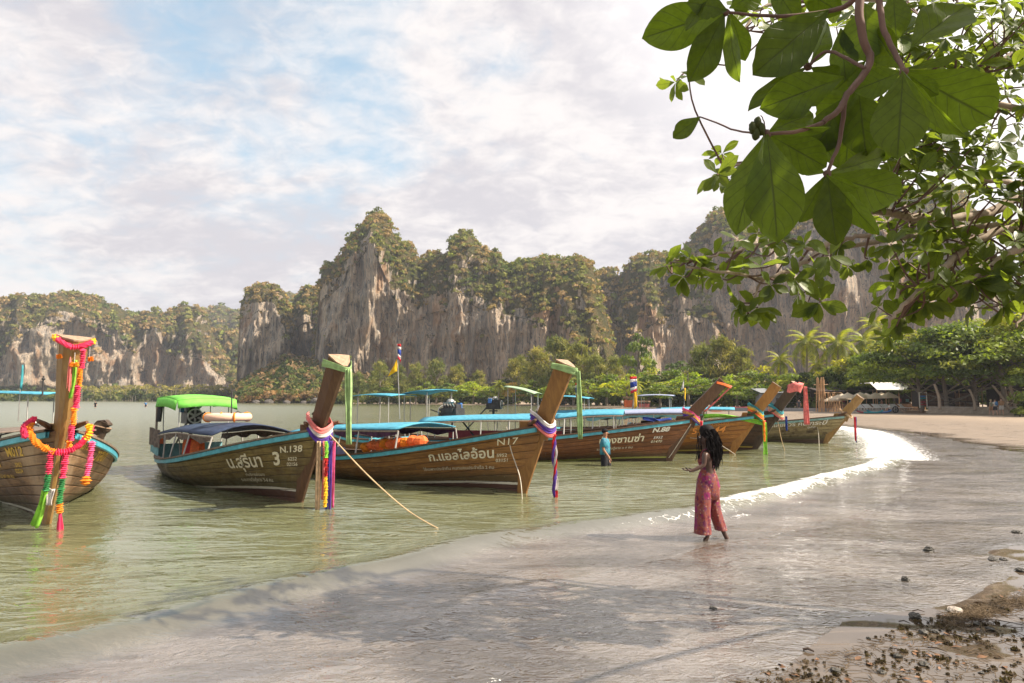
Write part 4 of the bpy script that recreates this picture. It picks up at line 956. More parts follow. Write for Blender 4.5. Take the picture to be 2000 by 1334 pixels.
rowsA = canopy(bA, hA, .12, .62, 1.15, 1.25, M['darktarp'], half=1.0, bow=.10, posts=4)
engine(bA, .45, .95)
# B ---------------------------------------------------------------
uB = lambda x, y, z: L2(bB, (x, y, z)); LB = 9.1; tB = cB[-1]
rowsB = canopy(bB, hB, .10, .70, 1.02, 1.22, M['navytarp'], M['darktarp'], half=.98, bow=.20, posts=5, sag=.012)
sunshade(bB, 1.45, 0, 2.0, 2.3, 1.5, M['greentarp'], .50, rx=-.06, arch=.06, skirt=.26)
engine(bB, 1.0, 1.35, 3.0, 1.15)
hd = MB(); hd.sheet([[Vector((1.1 + .0 * i, y, .35 + z)) for y in (-.85, -.3, .3, .85)] for i, z in ((0, 0), (1, .42))], .03); hd.build('bulkhead', M['teal'], bB)
sb = MB(); sb.sheet([[Vector((x, -.93, z + .04 * math.sin(3 * x))) for x in np.linspace(.55, 1.5, 7)] for z in (.50, .95)], .01); sb.build('side_cloth', M['teal'], bB)
s2 = MB(); s2.sheet([[Vector((x, -.95 + .03 * math.sin(x * 9), z - .05 * (x - .6))) for x in np.linspace(.6, 1.7, 9)] for z in (1.22, .95, .74)], .01); s2.build('rolled_curtain', M['darktarp'], bB)
pst = MB(); pst.box((.55, -.80, 1.15), (.07, .05, 1.3)); pst.build('stern_post', M['old'], bB)
for nm_, p_, lab in (('life_ring', (4.9, -.15, 1.58), 'pale orange life ring lying flat on the canopy of the boat with the lime shade'),):
    lr = empty(nm_, uB(*p_), .3, label=lab, cat='life ring')
    a = MB(); a.torus((0, 0, 0), .46, .095, 28, 10, sc=.8); a.build('ring', mat('ring_foam', col=(.72, .47, .33), var=.1, rough=.6), lr, smooth=True)
    for k in range(4):
        b = MB(); b.torus((.46 * math.cos(k * 1.57 + .4), .46 * .8 * math.sin(k * 1.57 + .4), 0), .10, .022, 12, 5, Matrix.Rotation(math.pi / 2, 3, 'X') @ Matrix.Rotation(k * 1.57, 3, 'Y')); b.build('band', M['c_saff'], lr)
fb = MB(); fb.tube([uB(.42, -.62, .92), uB(.40, -.66, .62), uB(.42, -.62, .34)], [.10, .13, .10], 10); fb.build('buoy', M['orangeplastic'], label='orange boat fender standing at the stern of the boat with the lime shade', cat='fender')
gl = MB(); gl.box(uB(.62, -.74, 1.62), (.09, .12, .5), Matrix.Rotation(.1, 3, 'Y')); gl.build('rolled_flag', M['black'], label='rolled black flag tied to the stern post of the boat with the lime shade', cat='flag')
mo = MB(); mo.tube([uB(5.0, -.1, 1.60), uB(5.0, -.1, 2.2)], .018, 6); mo.tube([uB(5.0, -.1, 1.62), uB(4.85, .1, 1.72), uB(5.15, .1, 1.66)], .012, 5); mo.build('mast', M['iron'], label='short dark mast standing on the canopy beside the life ring', cat='mast')
for i in range(3):
    lj = MB(); lj.box(uB(3.0 + .45 * i, -.55, .80), (.3, .22, .42), Matrix.Rotation(bB['_ang'] + .3 * i, 3, 'Z'), .8)
    lj.build('life_jacket', M[('c_orangecl', 'c_red', 'c_orangecl')[i]], label=('orange life jacket nearest the stern inside the boat with the lime shade', 'red life jacket inside the boat with the lime shade', 'orange life jacket farther forward inside the boat with the lime shade')[i], cat='life jacket')
G_B = 'cloths tied to the prow of boat N.138'
def neck_wrap(u, H, L, mats, group, who, r_=.30, z0=None, turns=2):
    z0 = z0 or H.sheer + .10; x0 = L + H.rake * .9
    for i, (m_, dz_, lb) in enumerate(mats):
        pts = [u(x0 + .28 * math.cos(a), r_ * .72 * math.sin(a), z0 + dz_ - .18 * math.cos(a) + .03 * math.sin(3 * a)) for a in np.linspace(-2.6, 2.6, 11)]
        ribbon(pts, .11, M[m_], 'ribbon', wv=Vector((0, 0, 1)), fold=.16, label=f'{lb} cloth wound round the neck of {who}', cat='ribbon', group=group)
def hang(u, H, L, x, y, z, ln, w_, m_, label, group, sway=(0, 0), taper=.6, name='ribbon', cat='ribbon', n=6, fold=.25):
    p = u(x, y, z); return ribbon([p, p + Vector((sway[0] * .4, sway[1] * .4, -ln * .45)), p + Vector((sway[0], sway[1], -ln))], w_, M[m_], name, label=label, cat=cat, group=group, taper=taper, n=n, fold=fold)
neck_wrap(uB, hB, LB, [('c_whitecl', 0, 'white'), ('c_violet', -.10, 'dark violet'), ('c_salmon', .08, 'pale pink')], G_B, 'the N.138 prow')
nb = LB + hB.rake * .9 + .30
for i, (y_, m_, l_, w_, lb) in enumerate([(-.14, 'c_cream', 1.35, .09, 'cream'), (-.05, 'c_salmon', 1.05, .05, 'pink'), (.02, 'c_blue', 1.45, .08, 'dark blue'), (.07, 'c_violet', 1.30, .06, 'violet'), (.12, 'c_hot', 1.2, .05, 'bright pink')]):
    hang(uB, hB, LB, nb + .02 * i, y_, hB.sheer - .18, l_, w_, m_, f'{lb} ribbon hanging in the bundle below the N.138 prow', G_B, taper=.8)
for a, b, c_, nm in ((0, .28, 'lime', 'green'), (.28, .62, 'red', 'red'), (.62, 1.15, 'yel', 'yellow')):
    p = uB(nb + .10, -.04, hB.sheer - .2); garland([p + Vector((0, 0, -a)), p + Vector((.01, 0, -(a + b) / 2)), p + Vector((0, 0, -b))], .045, M['c_' + c_], 'garland', label=f'{nm} length of the flower string hanging from the N.138 neck', cat='garland', group=G_B)
def cap_tie(u, c, H, m_, w_, who, group, col, neckw=.5, long=None, wr=.13, side=-1, lw=.14):
    t = c[-1]; hw = neckw / 2 + .015; dep = .22
    ring = [u(t.x - dep, -hw, t.z - .02), u(t.x - .02, -hw * .7, t.z - .07), u(t.x + dep + .02, 0, t.z - .16), u(t.x - .02, hw * .7, t.z - .07), u(t.x - dep, hw, t.z - .02)]
    ribbon(ring, wr, M[m_], 'ribbon', wv=Vector((0, 0, 1)), fold=.08, label=f'{col} cloth tied round the top of {who}', cat='ribbon', group=group)
    if long: hang(u, None, 0, t.x + dep + .05, 0, t.z - .14, long, lw, m_, f'long {col} ribbon hanging from the top of {who}', group, taper=1.2, n=8, sway=(.03, 0))
cap_tie(uB, cB, hB, 'c_palegreen', .5, 'the N.138 prow', G_B, 'pale green', long=1.30, lw=.10)
def rope_line(pts, r_, label, m_='rope', group='mooring ropes'):
    q = MB(); q.tube(catmull(pts, 8), r_, 6); return q.build('mooring_rope', M[m_], label=label, cat='rope', group=group)
p0 = uB(nb - .05, .10, hB.sheer - .08)
e_ = G(875, 1036); rope_line([p0, p0.lerp(e_, .35) + Vector((0, 0, -.16)), p0.lerp(e_, .7) + Vector((0, 0, -.20)), e_ + Vector((0, 0, -.05))], .013, 'long tan mooring rope running from N.138 down into the shallows')
# C ---------------------------------------------------------------
uC = lambda x, y, z: L2(bC, (x, y, z)); LC = 9.0
rowsC = canopy(bC, hC, .10, .66, 1.05, 1.30, M['bluetarp'], M['purple'], half=1.0, bow=.12, posts=5, sag=.008)
sbC = MB(); sbC.sheet([[Vector((x, -.98, z)) for x in np.linspace(1.1, 3.9, 12)] for z in (.50, .80)], .012); sbC.build('side_cloth', M['violetboard'], bC)
for i in range(9):
    x_ = 4.3 + i * .26; lj = MB(); lj.ball(uC(x_, -.62, .80 + .03 * i + .03 * (i % 2)), .17, 8, 6, (1, .7, .75), jit=.12)
    lj.build('life_jacket', M['c_orangecl' if i % 3 else 'c_saff'], label=['first', 'second', 'third', 'fourth', 'fifth', 'sixth', 'seventh', 'eighth', 'ninth'][i] + ' from the stern of the orange life jackets piled inside N17', cat='life jacket', group='orange life jackets in boat N17')
G_C = 'cloths tied to the prow of boat N17'; tC = cC[-1]
cap_tie(uC, cC, hC, 'c_palegreen', .5, 'the N17 prow', G_C, 'green', long=1.36, lw=.085)
neck_wrap(uC, hC, LC, [('c_violet', 0, 'violet'), ('c_whitecl', .09, 'white'), ('c_salmon', -.10, 'pink')], G_C, 'the N17 prow')
nc = LC + hC.rake * .9 + .28
for i, (m_, nm) in enumerate((('c_violet', 'violet'), ('c_red', 'red'), ('c_whitecl', 'white'))):
    p = uC(nc, .02 * i, hC.sheer - .16)
    ribbon([p + Vector((.03 * math.sin(k * 1.9 + i * 2.1) + .02 * k * .2, .03 * math.cos(k * 1.9 + i * 2.1), -k * .19)) for k in range(8 if i < 2 else 7)], .055, M[m_], 'ribbon', taper=1.0, label=f'{nm} strand of the twisted cloth braid hanging from N17', cat='ribbon', group=G_C)
e_ = G(1020, 975); p0 = uC(LC - .15, -.35, hC.sheer - .02); rope_line([p0, p0 + Vector((.10, 0, -.5)), e_.lerp(p0, .3) + Vector((.05, 0, 0)), e_], .010, 'thin rope hanging down beside the bow of N17 into the water', 'paleroape')
flagpole(uC(4.6, .2, 1.5), 1.95, 'flag', 'yellow pennant under a small striped flag on a pole rising from the N17 canopy', [(0.0, .20, .34, 'thai', .5, 'flag'), (.36, .30, .34, 'c_yel', -.9, 'pennant')], lean=(-.10, 0))
# D ---------------------------------------------------------------
uD = lambda x, y, z: L2(bD, (x, y, z)); LD = 10.0
rowsD = canopy(bD, hD, .18, .62, 1.22, 1.32, M['bluetarp'], None, half=1.0, bow=.14, posts=5)
rD2 = canopy(bD, hD, .64, .86, 1.36, 1.50, M['bluetarp'], None, half=.75, bow=.12, posts=2, name='front_roof')
lad = empty('boarding_ladder', (0, 0, 0), 0, label='white metal boarding ladder hooked on the side of N.88', cat='ladder')
tl = .42; gp = hD.pt(tl, 1, -1); bz = -.15
for dx in (-.24, .24):
    q = MB(); q.tube(catmull([uD(gp.x + dx, gp.y + .15, gp.z + .02), uD(gp.x + dx, gp.y + .02, gp.z + .16), uD(gp.x + dx, gp.y - .12, gp.z + .02), uD(gp.x + dx, gp.y - .13, bz)], 4), .022, 7); q.build('rail', M['steel'], lad)
for k in range(4):
    q = MB(); q.tube([uD(gp.x - .24, gp.y - .13, bz + .22 + .24 * k), uD(gp.x + .24, gp.y - .13, bz + .22 + .24 * k)], .018, 6); q.build('rung', M['steel'], lad)
inn = MB(); inn.sheet([[Vector((x, .3, z)) for x in (2.5, 4, 6.5)] for z in (.62, .92)], .03); inn.build('bench_back', M['crimson'], bD)
G_D = 'cloths tied to the prow of boat N.88'
cap_tie(uD, cD, hD, 'c_orangecl', .5, 'the N.88 prow', G_D, 'orange', wr=.09)
tD = cD[-1]
for i, y_ in enumerate((-.05, .05)):
    a = uD(tD.x + .26, y_, tD.z - .12); b = uD(LD + hD.rake + .35, y_, hD.sheer + .25); ribbon([a, a.lerp(b, .5) + Vector((.05, 0, .02)), b], .05, M['c_salmon'], 'ribbon', label=('upper', 'lower')[i] + ' salmon ribbon running down the front of the N.88 prow', cat='ribbon', group=G_D)
neck_wrap(uD, hD, LD, [('c_hot', .08, 'pink'), ('c_violet', -.06, 'violet'), ('c_yel', .0, 'yellow')], G_D, 'the N.88 prow')
nd = LD + hD.rake * .9 + .32
for i, (y_, m_, l_, lb) in enumerate([(-.12, 'c_hot', .55, 'pink'), (-.04, 'c_lime', .45, 'lime'), (.04, 'c_blue', .35, 'blue'), (.10, 'c_saff', .9, 'orange'), (-.16, 'c_red', 1.0, 'thin red')]):
    hang(uD, hD, LD, nd, y_, hD.sheer - .05, l_, .12 if i < 3 else .05, m_, f'{lb} cloth hanging in the bunch at the N.88 neck', G_D)
blue_tail = [uD(LD + .1, -.28, hD.sheer + .02), uD(LD - .35, -.42, hD.sheer - .02), uD(LD - .8, -.5, hD.sheer + .03)]
ribbon(blue_tail, .10, M['c_blue'], 'ribbon', label='dark blue cloth tied along the bow rail of N.88', cat='ribbon', group=G_D)
p0 = uD(LD + hD.rake * .9, -.1, hD.sheer - .15); e_ = G(1300, 900); 
rope_line([p0, uD(LD + .06, -.1, .2), e_], .010, 'thin rope running down along the stem of N.88', 'paleroape')
# E ---------------------------------------------------------------
uE = lambda x, y, z: L2(bE, (x, y, z)); LE = 9.6; tE = cE[-1]
canopy(bE, hE, .45, .88, 1.32, 1.48, M['lavtarp'], M['teal'], half=.9, bow=.14, posts=4)
G_E = 'cloths tied to the prow of boat A144'
neck_wrap(uE, hE, LE, [('c_teal2', .16, 'turquoise'), ('c_yel', .08, 'yellow'), ('c_orangecl', -.02, 'orange'), ('c_grn', -.12, 'green')], G_E, 'the A144 prow')
ne = LE + hE.rake * .9 + .30
hang(uE, hE, LE, ne, 0, hE.sheer - .25, 1.20, .13, 'c_lime', 'lime green ribbon hanging from A144 down to the water', G_E, taper=1.6, fold=.3)
for i, (y_, c_) in enumerate(((-.12, 'saff'), (.12, 'pink'))):
    p = uE(ne, y_, hE.sheer - .2); garland([p, p + Vector((0, 0, -.35)), p + Vector((0, 0, -.72))], .05, M['c_' + c_], 'garland', label=('orange', 'pink')[i] + ' flower string hanging beside the lime ribbon of A144', cat='garland', group=G_E)
ribbon([uE(LE - .9, -.40, hE.sheer - .05), uE(LE - .3, -.32, hE.sheer - .02), uE(LE + .4, -.25, hE.sheer - .12), uE(ne, -.05, hE.sheer - .28)], .16, M['c_lime'], 'ribbon', wv=Vector((0, 0, 1)), label='lime cloth draped along the bow rail of A144', cat='ribbon', group=G_E)
p0 = uE(LE - 1.9, -.55, 1.25); e_ = G(1440, 890); rope_line([p0, p0 + Vector((.25, 0, -.6)), e_.lerp(p0, .4), e_], .010, 'thin slack rope hanging over the side of A144', 'paleroape')
# F ---------------------------------------------------------------
uF = lambda x, y, z: L2(bF, (x, y, z)); LF = 9.6; tF = cF[-1]; G_F = 'cloths tied to the dark boat behind A144'
bag = MB(); rows = []
for i in range(7):
    k = i / 6; zz = tF.z + .07 - .36 * k; rows.append([uF(tF.x - .12 * k + (.30 - .05 * k) * math.cos(a) * (1 if k else .3), (.30 - .06 * k) * math.sin(a) * (1 if k else .3), zz + .03 * math.sin(a * 3 + k * 4)) for a in np.linspace(0, 2 * math.pi, 15)[:-1]])
bag.grid(rows, close=True); bag.build('cloth_cover', M['c_salmon'], smooth=True, label='salmon pink cloth bundled over the top of the dark prow', cat='cloth', group=G_F)
hang(uF, None, 0, tF.x + .32, 0, tF.z - .08, 1.42, .15, 'c_salmon', 'long salmon pink cloth hanging from the top of the dark prow', G_F, taper=1.25, n=8)
neck_wrap(uF, hF, LF, [('c_teal2', .10, 'turquoise'), ('c_cream', 0, 'beige'), ('c_salmon', -.1, 'dull red')], G_F, 'the dark prow')
hang(uF, hF, LF, LF + hF.rake + .3, 0, hF.sheer - .1, .55, .10, 'c_blue', 'short navy cloth hanging from the dark prow neck', G_F)
p0 = uF(LF + hF.rake * .9, .1, hF.sheer - .1); e_ = G(1533, 881); rope_line([p0, p0.lerp(e_, .5) + Vector((0, 0, -.15)), e_], .012, 'tan rope running from the dark boat into the water in front of the pale boat')
# G ---------------------------------------------------------------
uG = lambda x, y, z: L2(bG, (x, y, z)); LG = 8.2; G_G = 'cloths tied to the pale boat at the right'
neck_wrap(uG, hG, LG, [('c_cream', .0, 'beige')], G_G, 'the pale boat prow', r_=.26)
for i, (y_, m_, lb) in enumerate(((-.04, 'c_red', 'dark red'), (.05, 'c_violet', 'violet'))):
    hang(uG, hG, LG, LG + hG.rake + .30, y_, hG.sheer - .05, 1.05 + .08 * i, .10, m_, f'{lb} ribbon hanging from the pale boat at the right', G_G, taper=.6)
rope_line([uG(LG - .6, -.3, 1.12), uG(LG - .25, -.35, .7), G(1600, 872)], .008, 'thin line hanging over the bow of the pale boat', 'paleroape')

# boats moored behind, seen over the others --------------------------
def back_boat(foot, stern, L, label, shade=None, roof=None, eng=None, wood='dark', stem='stem_black', top=(1.2, 2.2), lowprow=True, **kw):
    h_ = Hull(L, 1.0, 1.05, 0.5, 0.7, top, 0.1)
    b_, h_, p_, c_ = boat('longtail_boat', foot, stern, h_, wood, stem, label, group='long-tail boats moored behind the front row', strakes=6)
    if roof: canopy(b_, h_, roof[0], roof[1], roof[2], roof[3], M[roof[4]], None, half=.85, bow=.12, posts=4)
    if shade: sunshade(b_, shade[0], 0, shade[1], shade[2], 1.5, M[shade[3]], .5, rx=shade[4] if len(shade) > 4 else 0)
    if eng: engine(b_, eng[0], eng[1], 2.0, eng[2] if len(eng) > 2 else 1.0)
    return b_
p = P(92, 775, 17.5); back_boat((P(20, 800, 18).x + 1.4, 18.4), (P(20, 800, 18).x - 7.5, 17.2), 8.6, 'boat with a flat blue awning at the left edge behind the garlanded boat', shade=(6.2, 2.12, 4.2, 'bluetarp', .0), wood='olive', top=(.8, 1.25), eng=(6.5, .95, .8))
back_boat((P(670, 800, 26).x - .5, 26.5), (P(745, 800, 25.5).x + .3, 25.2), 3.4, 'boat hidden behind N17, mainly its blue awning on a bent pipe showing', shade=(.9, 2.10, 1.9, 'bluetarp', -.0), wood='teak', top=(.8, 1.25))
back_boat((P(640, 800, 29).x, 29.0), (P(905, 800, 24).x + .2, 24.0), 7.6, 'dark boat behind N17 with a bare engine and blue shade on tall posts', shade=(1.6, 2.22, 1.55, 'bluetarp', -.15), eng=(.35, 1.32, 1.35), wood='dark', top=(.8, 1.3))
back_boat((P(1240, 800, 28).x, 27.6), (P(985, 800, 29).x, 29.0), 6.6, 'boat with a long blue canopy and an engine standing behind N17 and N.88', roof=(.02, .95, 1.20, 1.26, 'bluetarp'), shade=(1.9, 2.35, 1.3, 'palegreentarp', -.3), eng=(.6, 1.60, 1.0), wood='red', top=(.8, 1.4))
back_boat((P(1330, 800, 33).x, 32.5), (P(1125, 800, 34).x, 34.0), 7.0, 'boat with a blue canopy and a turquoise shade behind N.88', roof=(.10, .95, 1.28, 1.36, 'bluetarp'), shade=(1.6, 2.05, 2.0, 'bluetarp', -.1), eng=(.3, 1.5, 1.0), wood='teak', top=(.8, 1.5))
back_boat((P(1440, 800, 38).x, 37.5), (P(1290, 800, 38).x, 38.8), 6.0, 'boat with a grey awning on a white pipe frame behind A144', roof=(.25, .95, 1.35, 1.4, 'bluetarp'), shade=(1.5, 2.15, 2.0, 'lavtarp', .0), wood='dark', top=(.8, 1.4))
flagpole(P(1245, 810, 36) + Vector((0, 0, -1.0)), 3.0, 'flag', 'striped national flag with a yellow pennant above the boats behind N.88', [(0, .5, .75, 'thai', -.75, 'flag'), (.8, .28, .75, 'c_yel', -.6, 'flag')])
flagpole(P(1133, 815, 30) + Vector((0, 0, -.8)), 2.3, 'flag', 'small faded striped flag over a yellow cloth beside the green ribbon', [(0, .28, .5, 'thai', -.7, 'flag'), (.5, .2, .5, 'c_saff', -.6, 'flag')])
flagpole(P(1337, 815, 40) + Vector((0, 0, -.6)), 2.8, 'flag', 'small white and yellow flag left of the orange-tied prow', [(0, .3, .5, 'c_whitecl', -.6, 'pennant'), (.5, .2, .6, 'c_yel', .5, 'flag')])
flagpole(P(37, 800, 17.6) + Vector((0, 0, -.3)), 1.45, 'flag', 'thin pole with a narrow turquoise flag at the left edge', [(0, .045, .55, 'c_teal2', 1, 'flag')])
bP = MB(); pp = P(83, 772, 17.6); bP.tube([pp, pp + Vector((0, 0, .5))], .02, 6); bP.ball(pp + Vector((0, 0, .42)), .045, 8, 6); bP.build('mast_light', M['iron'], label='small dark mast light on the blue awning at the left edge', cat='lamp')
# ------------------------------------------------------------------ trees behind the beach
def tree_leaf_mat(name, trans=0.35, rough=0.5, gloss=0.4, hue=1.0):
    def b(t):
        c = t.attr('tint', 'Color'); oi = t.n.new('ShaderNodeObjectInfo'); rr = oi.outputs['Random']; p = t.p
        c = t.mix(1.0, c, t.mix(rr, (1.25, 1.3, 1.1), (2.1, 1.85, 1.2)), 'MULTIPLY')
        big = t.noise(t.coord(), 0.55, 3, 0.6); c = t.mix(1.0, c, t.rng(big, 0.3, 0.7, 0.7, 1.35, smooth=False), 'MULTIPLY')
        t.put(p.inputs['Base Color'], c); p.inputs['Roughness'].default_value = rough; p.inputs['Specular IOR Level'].default_value = gloss
        tr = t.node('ShaderNodeBsdfTranslucent'); t.put(tr.inputs[0], t.mix(1.0, c, (1.9, 1.9, 0.6), 'MULTIPLY'))
        mx = t.node('ShaderNodeMixShader'); mx.inputs[0].default_value = trans
        t.l.new(p.outputs[0], mx.inputs[1]); t.l.new(tr.outputs[0], mx.inputs[2]); t.l.new(mx.outputs[0], t.out.inputs[0])
    return mat(name, b)
M_LEAF = tree_leaf_mat('tree_leaves', 0.46); M_NEEDLE = tree_leaf_mat('casuarina_needles', 0.30, 0.8, 0.15)
M_BARK = plain_wood('bark', (0.15, 0.12, 0.095), (0.27, 0.225, 0.18), 0.9); M_PALMTR = plain_wood('palm_trunk', (0.19, 0.155, 0.12), (0.33, 0.28, 0.22), 0.9)
def tris_from(c, nrm, size, asp, g, droop=0.0):
    n = len(c); nrm = nrm / (np.linalg.norm(nrm, axis=1, keepdims=True) + 1e-9)
    a = np.cross(nrm, g.normal(size=(n, 3))); a[:, 2] -= droop; a /= np.linalg.norm(a, axis=1, keepdims=True) + 1e-9; b = np.cross(nrm, a); s = size[:, None]
    v = np.stack([c - a * s * .5, c + b * s * asp * .5 + a * s * .08, c + a * s * .5, c - b * s * asp * .5 + a * s * .08], 1).reshape(-1, 3)
    return v, np.arange(len(v)).reshape(-1, 4)
def trunk_mesh(h, r, seed, limbs=4, lean=0.06, spread=.35, fork=.45):
    q = random.Random(seed); mb = MB(); lx, ly = q.uniform(-lean, lean) * h, q.uniform(-lean, lean) * h
    pts = [(0, 0, -.3), (lx * .2, ly * .2, h * .3), (lx * .6, ly * .6, h * .62), (lx, ly, h * .92)]
    c = catmull(pts, 4); mb.tube(c, [r * (1.25 - 1.0 * i / (len(c) - 1)) for i in range(len(c))], 8)
    for k in range(limbs):
        a = q.uniform(0, 6.28); z0 = h * q.uniform(fork - .1, fork + .2); e = q.uniform(.7, 1.1) * spread * h; st = Vector((lx * z0 / h * .8, ly * z0 / h * .8, z0))
        en = st + Vector((math.cos(a) * e, math.sin(a) * e, h * q.uniform(.15, .4))); md = st.lerp(en, .5) + Vector((0, 0, -.03 * h + q.uniform(0, .06) * h))
        c = catmull([st, md, en], 4); mb.tube(c, [r * (.5 - .38 * i / (len(c) - 1)) for i in range(len(c))], 6)
    return mb.mesh('trunk', M_BARK, True)
def broad_crown(seed, n=3000, leaf=.5, h=10, base=.28, wide=.62, lobes=26, cols=None, name='crown'):
    g = np.random.default_rng(seed); cs, rs = [], []
    for k in range(lobes):
        a = g.uniform(0, 2 * math.pi); rr = math.sqrt(g.uniform(0, 1)) * wide * h; top = 1 - 0.42 * (rr / (wide * h)) ** 2
        z = h * (base + (top - base) * (g.uniform(0.15, 1) ** .6)) - .08 * h; cs.append((rr * math.cos(a) * .86, rr * math.sin(a) * .86, z)); rs.append(h * g.uniform(.09, .18))
    cs, rs = np.array(cs), np.array(rs); pk = g.choice(lobes, n, p=rs ** 2 / (rs ** 2).sum())
    d = g.normal(size=(n, 3)); d /= np.linalg.norm(d, axis=1, keepdims=True); d[:, 2] = np.where(d[:, 2] < -.3, -d[:, 2] * .6, d[:, 2])
    c = cs[pk] + d * rs[pk][:, None] * (g.uniform(.6, 1.08, (n, 1))) * np.array([1.15, 1.15, .62])
    nr = d * .7 + g.normal(size=(n, 3)) * .55 + np.array([0, 0, .5]); v, f_ = tris_from(c, nr, leaf * g.uniform(.6, 1.35, n), .62, g)
    base_c = np.array(cols or [(0.060, 0.092, 0.016), (0.085, 0.120, 0.022), (0.115, 0.145, 0.028), (0.045, 0.070, 0.014), (0.14, 0.15, 0.035)])
    lc = base_c[g.integers(0, len(base_c), lobes)][pk] * g.uniform(.75, 1.3, (n, 1)); return mesh_np(name, v, f_, M_LEAF, False, {'tint': np.repeat(lc, 4, axis=0)})
def cas_crown(seed, n=4200, h=10, wide=.34, name='crown'):
    g = np.random.default_rng(seed); nb = 60; bz = g.uniform(.16, .98, nb); ba = g.uniform(0, 6.28, nb); bl = wide * h * (1.08 - bz) ** .55 * g.uniform(.55, 1.1, nb)
    pk = g.integers(0, nb, n); u = g.uniform(.15, 1, n) ** .7
    c = np.stack([np.cos(ba[pk]) * bl[pk] * u, np.sin(ba[pk]) * bl[pk] * u, bz[pk] * h + u * .12 * h - .10 * h * u ** 2], 1) + g.normal(size=(n, 3)) * np.array([.30, .30, .28]) * h / 10
    v, f_ = tris_from(c, g.normal(size=(n, 3)) * np.array([1, 1, .3]), .62 * g.uniform(.6, 1.4, n), .22, g, droop=1.2)
    base_c = np.array([(0.085, 0.100, 0.040), (0.110, 0.122, 0.050), (0.065, 0.080, 0.032), (0.14, 0.14, 0.065)]); lc = base_c[g.integers(0, 4, nb)][pk] * g.uniform(.75, 1.3, (n, 1))
    return mesh_np(name, v, f_, M_NEEDLE, False, {'tint': np.repeat(lc, 4, axis=0)})
def place_tree(name, label, tm, cm, px, ytop, Y, h0=10, wid=1.0, group='trees along the beach', z=None, tname='trunk', cat='tree', rz=None):
    X = P(px, 780, Y).x; zb = (gz(X, Y) if z is None else z); H_ = P(px, ytop, Y).z - zb; s = H_ / h0
    e = empty(name, (X, Y, zb), rnd.uniform(0, 6.28) if rz is None else rz, label=label, cat=cat, group=group); e.scale = (s * wid, s * wid, s)
    link('trunk', tm, e); link('crown', cm, e); return e
farB = [broad_crown(200 + i, 2600, .62, lobes=22 + 4 * i) for i in range(4)]; farBT = [trunk_mesh(10, .30, 300 + i) for i in range(3)]
yelB = broad_crown(230, 2400, .62, cols=[(0.15, 0.19, 0.02), (0.19, 0.21, 0.03), (0.11, 0.15, 0.02)]); dryB = broad_crown(231, 1700, .55, cols=[(0.19, 0.12, 0.05), (0.15, 0.11, 0.05), (0.23, 0.16, 0.06)])
casM = [cas_crown(240 + i) for i in range(3)]; casT = [trunk_mesh(10, .20, 320 + i, 6, .03, .22, .4) for i in range(2)]
nearB = [broad_crown(260 + i, 9000, .36, lobes=44, base=.30, wide=.66) for i in range(3)]; nearT = [trunk_mesh(10, .19, 340 + i, 9, .12, .45, .16) for i in range(3)]
TL = [('cas', 650, 738, 262, .9), ('cas', 700, 728, 250, 1.1), ('cas', 742, 708, 240, 1.1), ('cas', 778, 718, 250, 1.2), ('cas', 812, 712, 236, 1.1), ('cas', 852, 704, 238, 1.2), ('cas', 893, 716, 240, 1.2), ('cas', 935, 726, 238, 1.3),
      ('yel', 925, 742, 225, 1.5), ('far', 880, 745, 222, 1.4), ('yel', 975, 745, 214, 1.5), ('dry', 1003, 742, 205, .9), ('cas', 1012, 700, 215, 1.3), ('cas', 1050, 682, 205, 1.35), ('cas', 1092, 664, 198, 1.35), ('cas', 1130, 676, 190, 1.3), ('cas', 1165, 694, 185, 1.3),
      ('far', 1040, 738, 195, 1.3), ('far', 1120, 735, 180, 1.3), ('far', 1185, 722, 170, 1.2), ('far', 1248, 646, 178, .5), ('yel', 1225, 728, 150, 1.3), ('far', 1268, 716, 150, 1.1), ('far', 1312, 712, 148, 1.2), ('yel', 1345, 724, 140, 1.3),
      ('cas', 1372, 676, 150, 1.2), ('cas', 1412, 664, 150, 1.3), ('cas', 1450, 684, 148, 1.2), ('far', 1390, 735, 132, 1.3), ('yel', 1440, 728, 128, 1.3), ('far', 1488, 712, 128, 1.1), ('far', 1520, 726, 120, 1.1), ('far', 1335, 700, 170, .9),
      ('far', 832, 742, 228, 1.2), ('far', 760, 748, 238, 1.0), ('cas', 676, 745, 245, 1.0), ('cas', 1200, 700, 200, 1.1), ('far', 1150, 742, 165, 1.4), ('far', 1290, 745, 130, 1.5), ('far', 1480, 745, 115, 1.4), ('yel', 1080, 748, 185, 1.4), ('far', 960, 755, 215, 1.4)]
ords = {}
